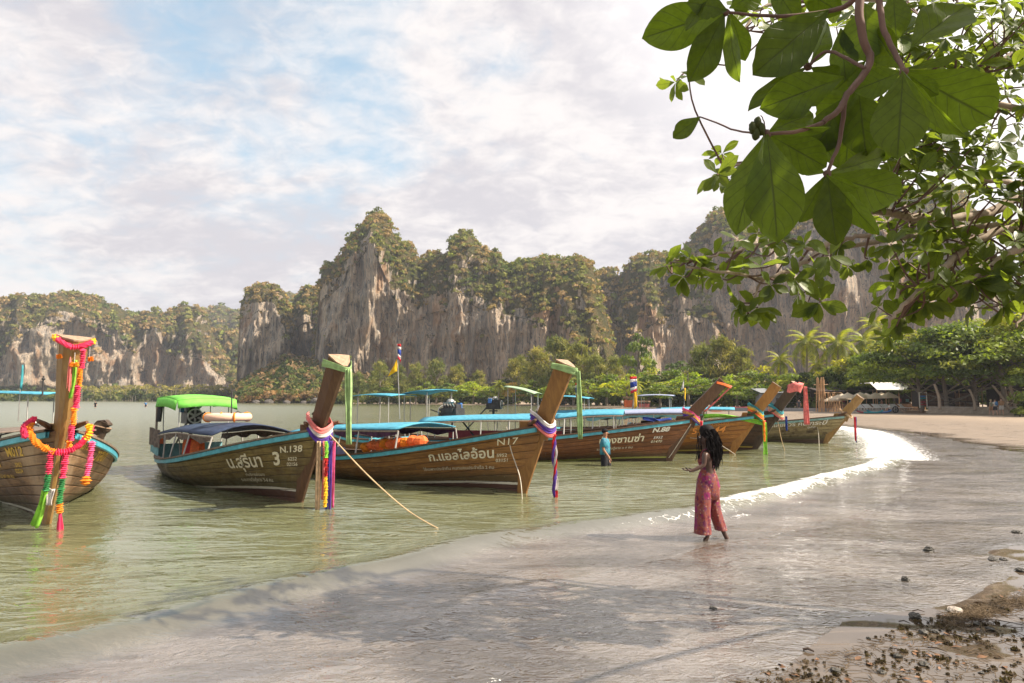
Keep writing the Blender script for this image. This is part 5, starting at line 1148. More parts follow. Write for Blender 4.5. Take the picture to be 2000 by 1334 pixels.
def describe(kind, px, ytop, Y):
    side = ('far ' if Y > 200 else '')
    base = {'cas': 'grey-green feathery casuarina', 'far': 'rounded mid-green broadleaf tree', 'yel': 'bright yellow-green broadleaf tree', 'dry': 'dry orange-brown tree'}[kind]
    size = 'tall ' if 778 - ytop > 85 else ('low ' if 778 - ytop < 45 else '')
    marks = [(620, 690, 'right of the N.138 prow tip'), (690, 730, 'behind the N.138 green ribbon'), (730, 800, 'left of the flagpole'), (800, 850, 'beside the yellow pennant'), (850, 900, 'above the bare engine'), (900, 950, 'under the pale cliff wall'), (950, 1015, 'left of the N17 prow gap'), (1015, 1060, 'just left of the N17 prow'), (1060, 1110, 'behind the N17 prow tip'), (1110, 1160, 'right of the N17 prow'), (1160, 1212, 'below the notch in the cliffs'),
             (1212, 1260, 'behind the striped flag'), (1260, 1300, 'above the blue shades'), (1300, 1350, 'behind the white and yellow flag'), (1350, 1400, 'behind the orange-tied prow tip'), (1400, 1460, 'right of the orange-tied prow'), (1460, 1505, 'behind the A144 prow tip'), (1505, 1560, 'behind the salmon-covered prow')]
    mk = next(m_ for a, b, m_ in marks if a <= px < b)
    key = (base, size, mk); ords[key] = ords.get(key, 0) + 1
    return f'{size}{base} {mk}' + ['', ', a second one', ', in the second row'][ords[key] - 1]
for k, (kd, px, yt, Y, wd) in enumerate(TL):
    cm = {'cas': casM[k % 3], 'far': farB[k % 4], 'yel': yelB, 'dry': dryB}[kd]; tm = casT[k % 2] if kd == 'cas' else farBT[k % 3]
    place_tree('casuarina_tree' if kd == 'cas' else 'broadleaf_tree', describe(kd, px, yt, Y), tm, cm, px, yt, Y, wid=wd)
BIG = [(1558, 722, 112, 1.2, 'dark rounded tree left of the bamboo poles'), (1610, 722, 112, 1.1, 'bright green tree directly behind the bamboo poles'), (1655, 708, 110, 1.2, 'green tree over the beach umbrellas'), (1700, 685, 108, 1.2, 'broad green tree left of the white tent roof'), (1745, 650, 106, 1.2, 'big spreading tree above the white tent roof'),
       (1800, 640, 86, 1.15, 'big spreading tree over the board rack'), (1850, 618, 84, 1.1, 'huge beach tree over the wooden shacks'), (1905, 596, 84, 1.1, 'huge beach tree above the three walkers'), (1965, 600, 80, 1.15, 'huge beach tree at the right edge'), (2040, 592, 78, 1.2, 'huge tree cut by the right edge'), (1880, 680, 92, 1.2, 'lower dense tree over the brown shack panels'), (1990, 665, 86, 1.1, 'lower tree behind the right end of the wall'), (1800, 700, 98, 1.1, 'lower tree right of the white tent'), (2120, 640, 70, 1.2, 'tree beyond the right edge')]
for k, (px, yt, Y, wd, lb) in enumerate(BIG): place_tree('beach_tree', lb, nearT[k % 3], nearB[k % 3], px, yt, Y, wid=wd, group='large trees at the right end of the beach')
# palms: each frond a part
def frond_mesh(seed, L=3.2):
    g = np.random.default_rng(seed); mb_v, mb_f, tint = [], [], []; n = 30; P_ = []
    for i in range(n + 1):
        k = i / n; P_.append(np.array([L * (k - .12 * k ** 3), 0, L * (.42 * k - .85 * k ** 2.1)]))
    for i in range(1, n):
        k = i / n; d = P_[i + 1] - P_[i - 1]; d /= np.linalg.norm(d); ll = L * .26 * math.sin(math.pi * min(k * .9 + .12, 1)) ** .7
        for sd_ in (-1, 1):
            tip = P_[i] + d * ll * .55 + np.array([0, sd_ * ll * .8, -ll * g.uniform(.25, .6)]); w_ = d * L * .022; o_ = len(mb_v)
            mb_v += [P_[i] - w_, P_[i] + w_, tip]; mb_f.append((o_, o_ + 1, o_ + 2)); c_ = np.array([(0.115, 0.135, 0.030), (0.155, 0.165, 0.040), (0.085, 0.105, 0.025)][g.integers(0, 3)]) * g.uniform(.8, 1.3); tint += [c_] * 3
    for i in range(n):
        o_ = len(mb_v); s_ = np.array([0, .035 * (1 - i / n) + .008, 0]); s2_ = np.array([0, .035 * (1 - (i + 1) / n) + .008, 0]); mb_v += [P_[i] - s_, P_[i] + s_, P_[i + 1] + s2_]; mb_f.append((o_, o_ + 1, o_ + 2)); tint += [np.array((.22, .18, .06))] * 3
    return mesh_np('frond', np.array(mb_v), np.array(mb_f), M_LEAF, False, {'tint': np.array(tint)})
frM = [frond_mesh(i) for i in range(3)]
def palm(px, ycrown, Y, label, s=1.0, nf=20, lean=.4):
    X = P(px, 780, Y).x; zb = gz(X, Y); zc = P(px, ycrown, Y).z - zb; e = empty('palm_tree', (X, Y, zb), 0, label=label, cat='palm tree', group='coconut palms')
    mb = MB(); c = catmull([(-lean, 0, -.3), (-lean * .6, 0, zc * .4), (0, 0, zc)], 6); mb.tube(c, [.22 - .09 * i / (len(c) - 1) for i in range(len(c))], 8); mb.build('trunk', M_PALMTR, e, smooth=True)
    for k in range(nf):
        el = R(70) - (k / nf) ** 0.8 * R(125); q = Matrix.Rotation(k * 2.4, 3, 'Z') @ Matrix.Rotation(-el, 3, 'Y')
        link('frond', frM[k % 3], e, (0, 0, zc), q.to_quaternion(), s * rnd.uniform(.85, 1.1))
    return e
for a in [(1580, 668, 118, 'coconut palm left of the pair above the bamboo poles', 1.45), (1641, 672, 116, 'coconut palm directly above the bamboo poles', 1.5), (1527, 705, 122, 'small coconut palm above the salmon-covered prow', 1.1), (1694, 668, 118, 'coconut palm partly behind the big beach trees', 1.35), (1716, 638, 124, 'tallest coconut palm, half hidden by the overhanging branch', 1.3),
          (1240, 752, 128, 'short drooping palm beside the striped flag', .75), (1672, 700, 120, 'low coconut palm between the taller two and the beach trees', 1.1), (975, 752, 205, 'small yellowish palm left of the N17 prow', 1.0), (1600, 715, 121, 'small coconut palm under the taller pair', .9)]: palm(*a)
# the far palm grove: nobody could count it
g = np.random.default_rng(77); vv, ff, tt = [], [], []; N_ = 420; o_ = 0; TV, TF, LV, LF_, LT = [], [], [], [], []
pos = [(g.uniform(120, 560), g.uniform(430, 505)) for _ in range(N_)]
cp, cz, cc = [], [], []; tr_ = MB()
for px_, Y_ in pos:
    X_ = P(px_, 780, Y_).x; h_ = g.uniform(5, 11) * (1 if px_ < 470 else .7); tr_.tube([(X_, Y_, -.5), (X_ + g.uniform(-.6, .6), Y_, h_)], [.13, .10], 4, cap=False)
    m_ = 16; an = g.uniform(0, 6.28, m_); rr = g.uniform(1.2, 2.8, m_)
    for a_, r_ in zip(an, rr): cp.append((X_ + math.cos(a_) * r_ * .6, Y_ + math.sin(a_) * r_ * .6, h_ + .5 - r_ * .35)); cz.append(g.uniform(1.2, 2.2)); cc.append(np.array([(0.10, .105, .045), (.13, .13, .055), (.075, .085, .035), (.16, .15, .07)][g.integers(0, 4)]))
cp, cz, cc = np.array(cp), np.array(cz), np.array(cc)
v, f_ = tris_from(cp, g.normal(size=cp.shape) + [0, 0, .8], cz * 1.2, .28, g, .5)
gv = link('palm_grove', mesh_np('palm_grove', v, f_, M_NEEDLE, False, {'tint': np.repeat(cc, 4, axis=0)}), kind='stuff'); tr_.build('trunk', M_PALMTR, gv, kind='stuff')
# undergrowth: dry bushes on the far shore, dark thicket under the trees
def thicket(name, n, region, size, cols, seed, per=20, leaf=.4, h=1.0):
    g = np.random.default_rng(seed); pts = []
    for _ in range(n):
        px, Y, z = region(g); X = P(px, 780, Y).x; pts.append((X, Y, max(gz(X, Y), 0) + z))
    pts = np.array(pts); cols = np.array(cols); s_ = size * g.uniform(.5, 1.3, n)
    v, f_, tc = clump_cloud(pts, s_, cols[g.integers(0, len(cols), n)], per=per, seed=seed + 1, leaf=leaf, flat=.9)
    return link(name, mesh_np(name, v, f_, M_SCRUB, False, {'tint': tc}), kind='stuff')
BR = [(.20, .125, .060), (.24, .16, .08), (.17, .12, .06), (.13, .13, .04), (.10, .105, .035), (.26, .15, .06)]
GRN = [(.045, .062, .016), (.065, .085, .020), (.10, .12, .028), (.032, .045, .013)]
def hillreg(g):
    px = g.uniform(470, 740); Y = g.uniform(300, 385); k = (Y - 300) / 85; top = np.interp(px, [470, 520, 560, 600, 640, 680, 740], [8, 14, 19, 17, 16, 15, 10]); return px, Y, k * top * 1.3 + g.uniform(-.5, 1)
thicket('shore_scrub', 1500, hillreg, 3.0, BR[:4] + GRN, 401, 20, .38)
thicket('shore_scrub', 420, lambda g: (g.uniform(478, 700), g.uniform(292, 312), g.uniform(.5, 4.5)), 2.0, BR, 402, 22, .36)
thicket('shore_scrub', 900, lambda g: (g.uniform(-150, 480), g.uniform(425, 560), g.uniform(.5, 5.5)), 3.6, GRN + BR[3:5], 403, 20, .4)
thicket('undergrowth', 700, lambda g: (lambda px: (px, np.interp(px, [660, 900, 1050, 1200, 1350, 1560], [262, 236, 205, 175, 145, 122]) + g.uniform(-4, 12), g.uniform(.2, 3)))(g.uniform(640, 1560)), 1.9, GRN + [(.12, .13, .03)], 404, 18, .4)
thicket('undergrowth', 260, lambda g: (g.uniform(1560, 2150), g.uniform(104, 122), g.uniform(.2, 5)), 1.9, GRN, 405, 26, .34)
thicket('undergrowth', 26, lambda g: (g.uniform(1985, 2060), g.uniform(66, 70), g.uniform(.2, 1.8)), 1.0, GRN[1:], 406, 60, .25)
# boulders at the foot of the dry slope
for k, (px, py, s_) in enumerate([(525, 781, 1.6), (560, 784, 1.2), (620, 782, 2.2), (648, 785, 1.3), (593, 785, 1.0), (500, 785, 1.3)]):
    b = MB(); b.ball((0, 0, 0), s_, 10, 7, (1.3, 1, .8), jit=.16); X = P(px, 780, 288).x
    b.build('boulder', mat('pale_boulder', col=(.085, .075, .065), var=.35, rough=.9, scale=1.5), loc=(X, 288, s_ * .25), label=['pale boulder below the dry bushes left of the N.138 prow', 'smaller boulder right of the leftmost pale boulder', 'largest pale boulder at the far waterline', 'boulder nearest the N.138 prow at the far waterline', 'little boulder left of the largest one', 'leftmost boulder at the far waterline'][k], cat='boulder', group='boulders at the far waterline')

# ------------------------------------------------------------------ the overhanging sea-almond tree
def sea_leaf_mat(name, base, tr_c, trans, spec=.5):
    def b(t):
        u = t.attr('along'); v = t.attr('across'); oi = t.n.new('ShaderNodeObjectInfo'); rr = oi.outputs['Random']
        av = t.math('ABSOLUTE', v)
        ph = t.math('ADD', t.math('MULTIPLY', u, 44.0), t.math('MULTIPLY', av, -13.0)); vein = t.rng(t.math('SINE', ph), .90, 1.0)
        rib = t.rng(av, 0.0, .07, 1.0, 0.0); vn = t.math('MAXIMUM', t.math('MULTIPLY', vein, .55), rib)
        n_ = t.noise(t.coord(), 9, 5, .65); sp = t.rng(t.noise(t.coord(), 60, 3, .7), .66, .74)
        k = t.math('ADD', .72, t.math('MULTIPLY', rr, .56)); k = t.math('MULTIPLY', k, t.rng(n_, .3, .7, .8, 1.2, smooth=False))
        c = t.mix(1.0, base, k, 'MULTIPLY'); c = t.mix(t.math('MULTIPLY', vn, .5), c, (.13, .15, .04)); c = t.mix(t.math('MULTIPLY', sp, .4), c, (.05, .03, .01))
        tc = t.mix(1.0, tr_c, k, 'MULTIPLY'); tc = t.mix(t.math('MULTIPLY', vn, .85), tc, (.025, .045, .005)); tc = t.mix(t.math('MULTIPLY', sp, .5), tc, (.06, .04, .01))
        t.put(t.p.inputs['Base Color'], c); t.p.inputs['Roughness'].default_value = .38; t.p.inputs['Specular IOR Level'].default_value = spec
        t.put(t.p.inputs['Normal'], t.bump(vn, .5, .003))
        tr = t.node('ShaderNodeBsdfTranslucent'); t.put(tr.inputs[0], tc); mx = t.node('ShaderNodeMixShader'); mx.inputs[0].default_value = trans
        t.l.new(t.p.outputs[0], mx.inputs[1]); t.l.new(tr.outputs[0], mx.inputs[2]); t.l.new(mx.outputs[0], t.out.inputs[0])
    return mat(name, b)
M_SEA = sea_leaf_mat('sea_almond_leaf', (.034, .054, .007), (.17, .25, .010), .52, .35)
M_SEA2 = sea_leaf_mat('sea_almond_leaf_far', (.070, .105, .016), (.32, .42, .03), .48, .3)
M_TWIG = plain_wood('twig_bark', (.085, .045, .032), (.16, .09, .065), .75); M_LIMB = plain_wood('limb_bark', (.22, .165, .12), (.36, .29, .22), .85)
def leaf_shape(nu, nw, W=.5, fold=.12, curl=.12, wav=.02, seed=0, bites=0, twist=0.0):
    """unit-length obovate leaf: base at the origin, along +X, face +Z"""
    q = random.Random(seed); V_, U_, A_ = [], [], []; ph = q.uniform(0, 6)
    bite = [(q.uniform(.45, .95), q.choice((-1, 1)), q.uniform(.03, .07), q.uniform(.12, .25)) for _ in range(bites)]
    for i in range(nu + 1):
        t = i / nu; w_ = W * .5 * max(math.sin(math.pi * t ** 1.42), 0) ** .78 + .010 * (1 - t) 
        for j in range(-nw, nw + 1):
            s_ = j / nw; ww_ = w_
            for bt, bs, br, bd in bite:
                if s_ * bs > 0 and abs(t - bt) < br: ww_ = w_ * (1 - bd * (1 - abs(t - bt) / br))
            a_ = twist * t; y = s_ * ww_; z = fold * abs(s_) * ww_ * 1.6 - curl * t * t + wav * math.sin(t * 9 + ph) * abs(s_) + wav * .6 * math.sin(t * 16 + s_ * 4 + ph)
            V_.append((t, y * math.cos(a_) - (z) * math.sin(a_) * .6, y * math.sin(a_) + z)); U_.append(t); A_.append(s_)
    n = 2 * nw + 1; F_ = [(i * n + j, i * n + j + 1, (i + 1) * n + j + 1, (i + 1) * n + j) for i in range(nu) for j in range(n - 1)]
    return np.array(V_), F_, U_, A_
def leaf_me(m, *a, **k):
    V_, F_, U_, A_ = leaf_shape(*a, **k); return mesh_np('leaf', V_, F_, m, True, {'along': U_, 'across': A_})
nearL = [leaf_me(M_SEA, 18, 4, .58, .10, .10, .012, i, b) for i, b in enumerate((0, 1, 2, 0, 2, 1))]
def orient(p0, p1, roll, facing):
    x = (p1 - p0); L_ = x.length; x.normalize(); z = facing - x * facing.dot(x); z.normalize(); z = Matrix.Rotation(roll, 3, x) @ z; y = z.cross(x)
    return Matrix((x, y, z)).transposed().to_quaternion(), L_
tree_loc = Vector((7.4, 5.2, gz(7.4, 5.2)))
ST = empty('sea_almond_tree', tree_loc, 0, label='leafy sea-almond tree reaching over the water from the upper right', cat='tree')
def wl(p): return Vector(p) - tree_loc
CAMV = Vector((0, 0, EYE))
tk = MB(); tk.tube([wl(p) for p in catmull([(7.4, 5.2, -.2), (7.3, 5.3, 1.2), (7.0, 5.5, 2.6), (6.8, 5.6, 4.2)], 6)], [.30 - .006 * i for i in range(19)], 12); tk.build('trunk', M_LIMB, ST, smooth=True)
def limb(pts, r0, r1, m=None, name='limb', wig=.012):
    c = catmull(pts, 6); c = [p + Vector((rnd.uniform(-wig, wig), rnd.uniform(-wig, wig), rnd.uniform(-wig, wig))) if 0 < i < len(c) - 1 else p for i, p in enumerate(c)]
    mb = MB(); mb.tube([wl(p) for p in c], [r0 + (r1 - r0) * i / (len(c) - 1) for i in range(len(c))], 7); mb.build(name, m or M_LIMB, ST, smooth=True); return c
TR = Vector((7.0, 5.5, 2.8)); TR2 = Vector((6.85, 5.6, 3.9))
L1 = limb([TR, P(2150, 395, 6.4), P(2000, 385, 6.3), P(1945, 410, 6.2), P(1880, 425, 6.1), P(1780, 425, 6.0), P(1700, 412, 5.9), P(1640, 455, 5.8), P(1575, 510, 5.7), P(1500, 542, 5.6), P(1420, 532, 5.5), P(1340, 522, 5.5)], .060, .008)
L1b = limb([P(1700, 455, 5.85), P(1640, 470, 5.9), P(1600, 490, 5.9), P(1540, 470, 5.8), P(1470, 480, 5.7), P(1380, 500, 5.6), P(1310, 512, 5.5)], .022, .006, wig=.02)
L1c = limb([P(1500, 542, 5.6), P(1478, 565, 5.6), P(1462, 600, 5.55)], .014, .006); L1d = limb([P(1625, 470, 5.8), P(1608, 520, 5.8), P(1592, 545, 5.75), P(1588, 575, 5.7)], .014, .006); limb([TR2, P(1720, 470, 6.0), P(1625, 482, 5.8)], .03, .014)
L2_ = limb([TR, P(2080, 440, 6.0), P(1980, 445, 5.8), P(1900, 470, 5.7), P(1850, 515, 5.6), P(1795, 565, 5.5), P(1750, 612, 5.4), P(1735, 640, 5.4)], .055, .008)
L3 = limb([TR, P(2060, 480, 5.6), P(1985, 490, 5.5), P(1930, 525, 5.4), P(1880, 560, 5.4), P(1855, 590, 5.3)], .05, .008)
L4 = limb([TR2, P(2100, 80, 6.4), P(1985, 105, 6.2), P(1905, 150, 6.1), P(1840, 165, 6.0), P(1740, 160, 6.0)], .05, .008)
L5 = limb([TR2, P(2060, 360, 6.5), P(1960, 355, 6.3), P(1890, 340, 6.2), P(1850, 300, 6.1), P(1810, 280, 6.0)], .04, .008)
L6 = limb([TR2, P(2060, 240, 6.7), P(1980, 215, 6.6), P(1900, 230, 6.5), P(1830, 240, 6.4)], .035, .006)
L7 = limb([TR2, P(2080, -20, 6.8), P(1900, -10, 6.6), P(1700, 0, 6.4), P(1500, 10, 6.3), P(1450, 60, 6.2), P(1345, 140, 6.1)], .045, .006)
L9 = limb([TR2, P(1760, 170, 6.2), P(1640, 240, 6.0), P(1520, 300, 5.9), P(1440, 325, 5.8), P(1408, 330, 5.8)], .03, .006)
L8 = limb([TR, P(2080, 560, 6.2), P(2010, 600, 6.0), P(1985, 640, 5.9)], .03, .008)
anch = [p for L_ in (L1, L1b, L1c, L1d, L2_, L3, L4, L5, L6, L7, L8, L9) for p in L_]
g = np.random.default_rng(91)
spots = [(1302, 520), (1318, 508), (1335, 540), (1345, 505), (1365, 525), (1385, 540), (1395, 498), (1412, 545), (1430, 505), (1442, 470), (1452, 525), (1465, 492), (1480, 455), (1486, 520), (1500, 480), (1505, 555), (1470, 575), (1445, 592), (1480, 600), (1462, 612), (1540, 500), (1528, 470), (1550, 545), (1570, 480), (1590, 520), (1598, 560), (1578, 590), (1600, 590), (1560, 575), (1620, 500), (1640, 480), (1655, 520),
         (1320, 160), (1345, 148), (1410, 300), (1425, 350), (1400, 340), (1760, 620), (1735, 655), (1715, 600), (1750, 640), (1695, 505), (1775, 590)]
def rnd_spots(n, x0, x1, y0, y1, gap):
    out = []
    for _ in range(n * 40):
        if len(out) >= n: break
        a, b = g.uniform(x0, x1), g.uniform(y0, y1)
        if all((a - c) ** 2 + (b - d) ** 2 > gap * gap for c, d in out): out.append((a, b))
    return out
spots += rnd_spots(48, 1740, 2010, 0, 130, 22) + rnd_spots(74, 1740, 2010, 130, 400, 24) + rnd_spots(48, 1730, 2020, 430, 560, 24) + rnd_spots(16, 1780, 1960, 550, 600, 28) + rnd_spots(8, 1985, 2030, 440, 600, 22) + rnd_spots(22, 1440, 1740, 0, 60, 30) + rnd_spots(20, 1700, 1760, 60, 400, 28) + rnd_spots(26, 2010, 2200, 0, 620, 40)
smallL = [leaf_shape(6, 1, .50, .14, .16, .02, 50 + i) for i in range(4)]
smallM = [mesh_np('leaf', v_, f_, M_SEA2, True, {'along': u_, 'across': a_}) for v_, f_, u_, a_ in smallL]
leaves = []; tw = MB()
for px, py in spots:
    Y = g.uniform(5.2, 6.6); p = P(px, py, Y); a = min(anch, key=lambda q: (q - p).length)
    if (a - p).length > 1.6: p = a + (p - a).normalized() * 1.6
    mid = a.lerp(p, .5) + Vector((g.normal() * .05, g.normal() * .05, -.03 + g.normal() * .04)); c = catmull([a, mid, p], 4); tw.tube([wl(q) for q in c], [.011 - .006 * i / (len(c) - 1) for i in range(len(c))], 4, cap=False)
    ax = (p - mid).normalized(); ax = (ax + Vector((0, 0, g.uniform(-.2, .5)))).normalized(); n_ = int(g.integers(6, 11)); e1 = ax.orthogonal().normalized(); e2 = ax.cross(e1); s_ = g.uniform(.11, .19) * (1.15 if 5.2 < Y < 5.9 else 1)
    for k in range(n_):
        an = k * 2.4 + g.uniform(-.3, .3); out = e1 * math.cos(an) + e2 * math.sin(an); d = (out * g.uniform(.7, 1.1) + ax * g.uniform(.1, .7) + Vector((0, 0, -g.uniform(0, .5)))).normalized(); L_ = s_ * g.uniform(.7, 1.2)
        q0 = p + d * .012; z = (ax + Vector((0, 0, .5)) + Vector(g.normal(size=3)) * .3); Q, _ = orient(q0, q0 + d * L_, 0, z); leaves.append((L_ / Y, q0, Q, L_, int(g.integers(0, 4))))
tw.build('twigs', M_TWIG, ST, kind='stuff')
# leaf sprays added out of frame, between sun and near leaves, to shade them
for _ in range(150):
    p = Vector((3.3 + g.normal() * .75, 1.3 + g.normal() * .7, 4.1 + g.normal() * .4)); ax = Vector((g.normal() * .4, g.normal() * .4, 1)).normalized(); e1 = ax.orthogonal().normalized(); e2 = ax.cross(e1)
    if p.x / max(p.y, .05) < 1.0: continue
    for k in range(7):
        an = k * 2.4; d = (e1 * math.cos(an) + e2 * math.sin(an) + ax * g.uniform(0, .5)).normalized(); L_ = g.uniform(.16, .26); Q, _ = orient(p, p + d * L_, 0, ax); leaves.append((0.0, p, Q, L_, int(g.integers(0, 4))))
leaves.sort(key=lambda l: -l[0]); near_n = 255
for _, q0, Q, L_, k in leaves[:near_n]: link('leaf', smallM[k], ST, wl(q0), Q, L_)
V_, F_, U_, A_ = [], [], [], []; o_ = 0
for _, q0, Q, L_, k in leaves[near_n:]:
    v_, f_, u_, a_ = smallL[k]; Mx = np.array(Q.to_matrix()); V_.append(v_ @ Mx.T * L_ + np.array(wl(q0))); F_.append(np.array(f_) + o_); U_ += list(u_); A_ += list(a_); o_ += len(v_)
link('foliage', mesh_np('foliage', np.vstack(V_), np.vstack(F_), M_SEA2, True, {'along': U_, 'across': A_}), ST, kind='stuff')
# the big leaves close to the lens: rosette centres, then (base, tip, width, depth, roll)
def tz(px, py, Y): return P(px, py, Y)
def big_leaf(bx, by, tx, ty, w_, Y=1.75, dY=.0, roll=0.0, k=0, tilt=(0, 0)):
    p0, p1 = tz(bx, by, Y), tz(tx, ty, Y + dY); fc = (CAMV - p0.lerp(p1, .5)).normalized() + Vector((tilt[0], 0, tilt[1])); Q, L_ = orient(p0, p1, roll, fc)
    me = nearL[k % 6]; W_ = w_ * .92 / FPX * Y; o = link('leaf', me, ST, wl(p0), Q, (L_, W_ / .60, L_)); return o
BL = [(1418, 22, 1258, 72, 100, 1.95, 0, .1), (1415, 26, 1352, 158, 82, 1.9, .02, -.2), (1422, 28, 1434, 160, 58, 1.93, 0, .9), (1424, 22, 1460, 118, 50, 2.0, .05, -.4), (1420, 20, 1350, 2, 62, 1.85, -.08, .3), (1424, 16, 1500, -25, 60, 1.95, 0, .2), (1380, 2, 1338, 56, 30, 1.8, 0, 1.0),
      (1618, 20, 1478, 140, 118, 1.8, 0, .1), (1578, 130, 1460, 206, 52, 1.85, 0, .7), (1580, 128, 1630, 40, 62, 1.9, .05, .4), (1648, 150, 1492, 212, 98, 1.72, 0, -.15), (1580, 128, 1530, 60, 50, 1.95, .05, .2), (1584, 132, 1640, 150, 48, 1.78, .03, .5),
      (1764, 140, 1752, 305, 118, 1.62, 0, .05), (1766, 138, 1946, 240, 150, 1.75, .05, .15), (1762, 136, 1870, 276, 42, 1.58, -.08, 1.15), (1764, 134, 1896, 106, 34, 1.66, 0, 1.1), (1780, 92, 1896, -8, 118, 1.85, .06, -.2), (1762, 140, 1672, 176, 66, 1.75, 0, .3), (1760, 134, 1700, 60, 80, 1.85, .05, -.3), (1768, 140, 1830, 190, 54, 1.7, .0, .5),
      (1616, 340, 1768, 392, 100, 1.72, .05, .15), (1616, 340, 1632, 478, 80, 1.65, 0, -.1), (1618, 338, 1708, 466, 62, 1.7, .0, .5), (1612, 342, 1566, 436, 58, 1.78, .04, -.5), (1614, 338, 1742, 306, 66, 1.85, .06, .5), (1612, 338, 1548, 318, 40, 1.8, .0, .6), (1614, 342, 1672, 372, 40, 1.62, -.04, .8),
      (1496, 262, 1432, 452, 96, 1.60, 0, .1), (1498, 262, 1522, 470, 128, 1.55, 0, -.05), (1500, 262, 1618, 330, 82, 1.66, .03, .2), (1500, 258, 1596, 214, 62, 1.74, .05, -.3), (1502, 256, 1622, 258, 44, 1.64, -.04, .9), (1494, 260, 1482, 320, 20, 1.5, -.05, 1.25), (1500, 255, 1560, 300, 58, 1.72, .04, .3),
      (1368, 228, 1314, 268, 42, 1.7, .02, .6), (1676, 165, 1690, 304, 100, 1.82, .03, .1), (1722, 186, 1728, 316, 78, 1.88, .04, .2), (1690, 6, 1694, 116, 112, 1.9, .0, .05), (1745, -18, 1748, 76, 72, 1.95, .0, .2), (1642, 55, 1652, 154, 60, 1.92, 0, -.3), (1668, 168, 1600, 240, 80, 1.9, .04, .3), (1690, 120, 1618, 190, 74, 1.95, .03, -.2), (1720, 100, 1688, 200, 80, 1.95, 0, .2),
      (1560, -30, 1640, 30, 70, 1.95, 0, .3), (1500, -40, 1560, 40, 60, 2.0, 0, -.2), (1440, -30, 1452, 30, 40, 2.0, 0, 0), (1650, 190, 1590, 300, 84, 1.86, .03, -.2), (1640, 330, 1590, 250, 60, 1.9, 0, .3), (1660, 230, 1650, 330, 74, 1.93, 0, .15)]
for k, b in enumerate(BL): big_leaf(b[0], b[1], b[2], b[3], b[4], b[5], b[6], b[7], k, tilt=(rnd.uniform(-.3, .3), rnd.uniform(-.35, .2)))
def twig(pts, r0, r1): limb([tz(*p) for p in pts], r0, r1, M_TWIG, 'twig', .0015)
OV = limb([TR2, Vector((4.5, 4.2, 4.0)), Vector((2.6, 2.7, 3.55)), tz(1720, -120, 1.75)], .04, .012, M_TWIG, wig=.01)
twig([(1720, -120, 1.75), (1680, -10, 1.72), (1685, 74, 1.72), (1700, 114, 1.72), (1685, 148, 1.70), (1656, 183, 1.68), (1640, 213, 1.66), (1606, 240, 1.64)], .012, .007)
twig([(1606, 240, 1.64), (1560, 256, 1.6), (1497, 262, 1.58)], .006, .004); twig([(1650, 195, 1.68), (1640, 270, 1.70), (1616, 340, 1.68)], .007, .004); twig([(1690, 135, 1.7), (1620, 100, 1.8), (1580, 128, 1.82)], .005, .004)
twig([(1715, -60, 1.75), (1722, 40, 1.72), (1745, 99, 1.68), (1766, 140, 1.64)], .009, .006); twig([(1700, -60, 1.78), (1662, 5, 1.8), (1618, 22, 1.84), (1520, 32, 1.88), (1418, 24, 1.9)], .009, .004); twig([(1497, 264, 1.58), (1440, 255, 1.64), (1366, 228, 1.7)], .0028, .0018); twig([(1497, 262, 1.58), (1492, 240, 1.57), (1486, 225, 1.56)], .002, .001)
for px, py, Y in ((1418, 24, 1.9), (1578, 130, 1.83), (1766, 140, 1.64), (1616, 340, 1.68), (1497, 262, 1.58)):
    b = MB(); b.ball(wl(tz(px, py, Y)), .011, 8, 6, jit=.2); b.build('leaf_bud', M_TWIG, ST, smooth=True)
for k, (px, py) in enumerate(((1480, 240), (1476, 262), (1487, 252), (1470, 250))):
    b = MB(); b.ball(wl(tz(px, py, 1.57)), .012, 8, 6, (.8, .8, 1.3), jit=.1); b.build('green_fruit', M_SEA, ST, smooth=True)
# ------------------------------------------------------------------ people
def skin_mesh(name, joints, bones, radii, m, parent=None, sub=2, root=0, loc=None, **kw):
    """one continuous body grown round a skeleton"""
    names = list(joints); idx = {n: i for i, n in enumerate(names)}
    me = bpy.data.meshes.new('sk'); me.from_pydata([tuple(joints[n]) for n in names], [(idx[a], idx[b]) for a, b in bones], []); me.update()
    ob = bpy.data.objects.new('sk', me); COL.objects.link(ob)
    sk = ob.modifiers.new('skin', 'SKIN'); sk.use_smooth_shade = True; sk.branch_smoothing = .4
    for i, n in enumerate(names):
        r_ = radii[n]; me.skin_vertices[0].data[i].radius = (r_, r_) if not hasattr(r_, '__len__') else r_; me.skin_vertices[0].data[i].use_root = (i == root)
    ss = ob.modifiers.new('sub', 'SUBSURF'); ss.levels = sub; ss.render_levels = sub
    dg = bpy.context.evaluated_depsgraph_get(); dg.update(); out = bpy.data.meshes.new_from_object(ob.evaluated_get(dg)); bpy.data.objects.remove(ob)
    out.materials.clear(); out.materials.append(m); out.polygons.foreach_set('use_smooth', np.ones(len(out.polygons), dtype=bool)); out.update()
    return link(name, out, parent, **kw)
def join_into(dst, mb, m_idx=0):
    bm = bmesh.new(); bm.from_mesh(dst.data); tmp = bpy.data.meshes.new('t'); tmp.from_pydata(mb.v, [], mb.f); b2 = bmesh.new(); b2.from_mesh(tmp); bmesh.ops.recalc_face_normals(b2, faces=b2.faces); b2.to_mesh(tmp); b2.free(); bm.from_mesh(tmp)
    for f in bm.faces: f.smooth = True
    bm.to_mesh(dst.data); bm.free(); bpy.data.meshes.remove(tmp)
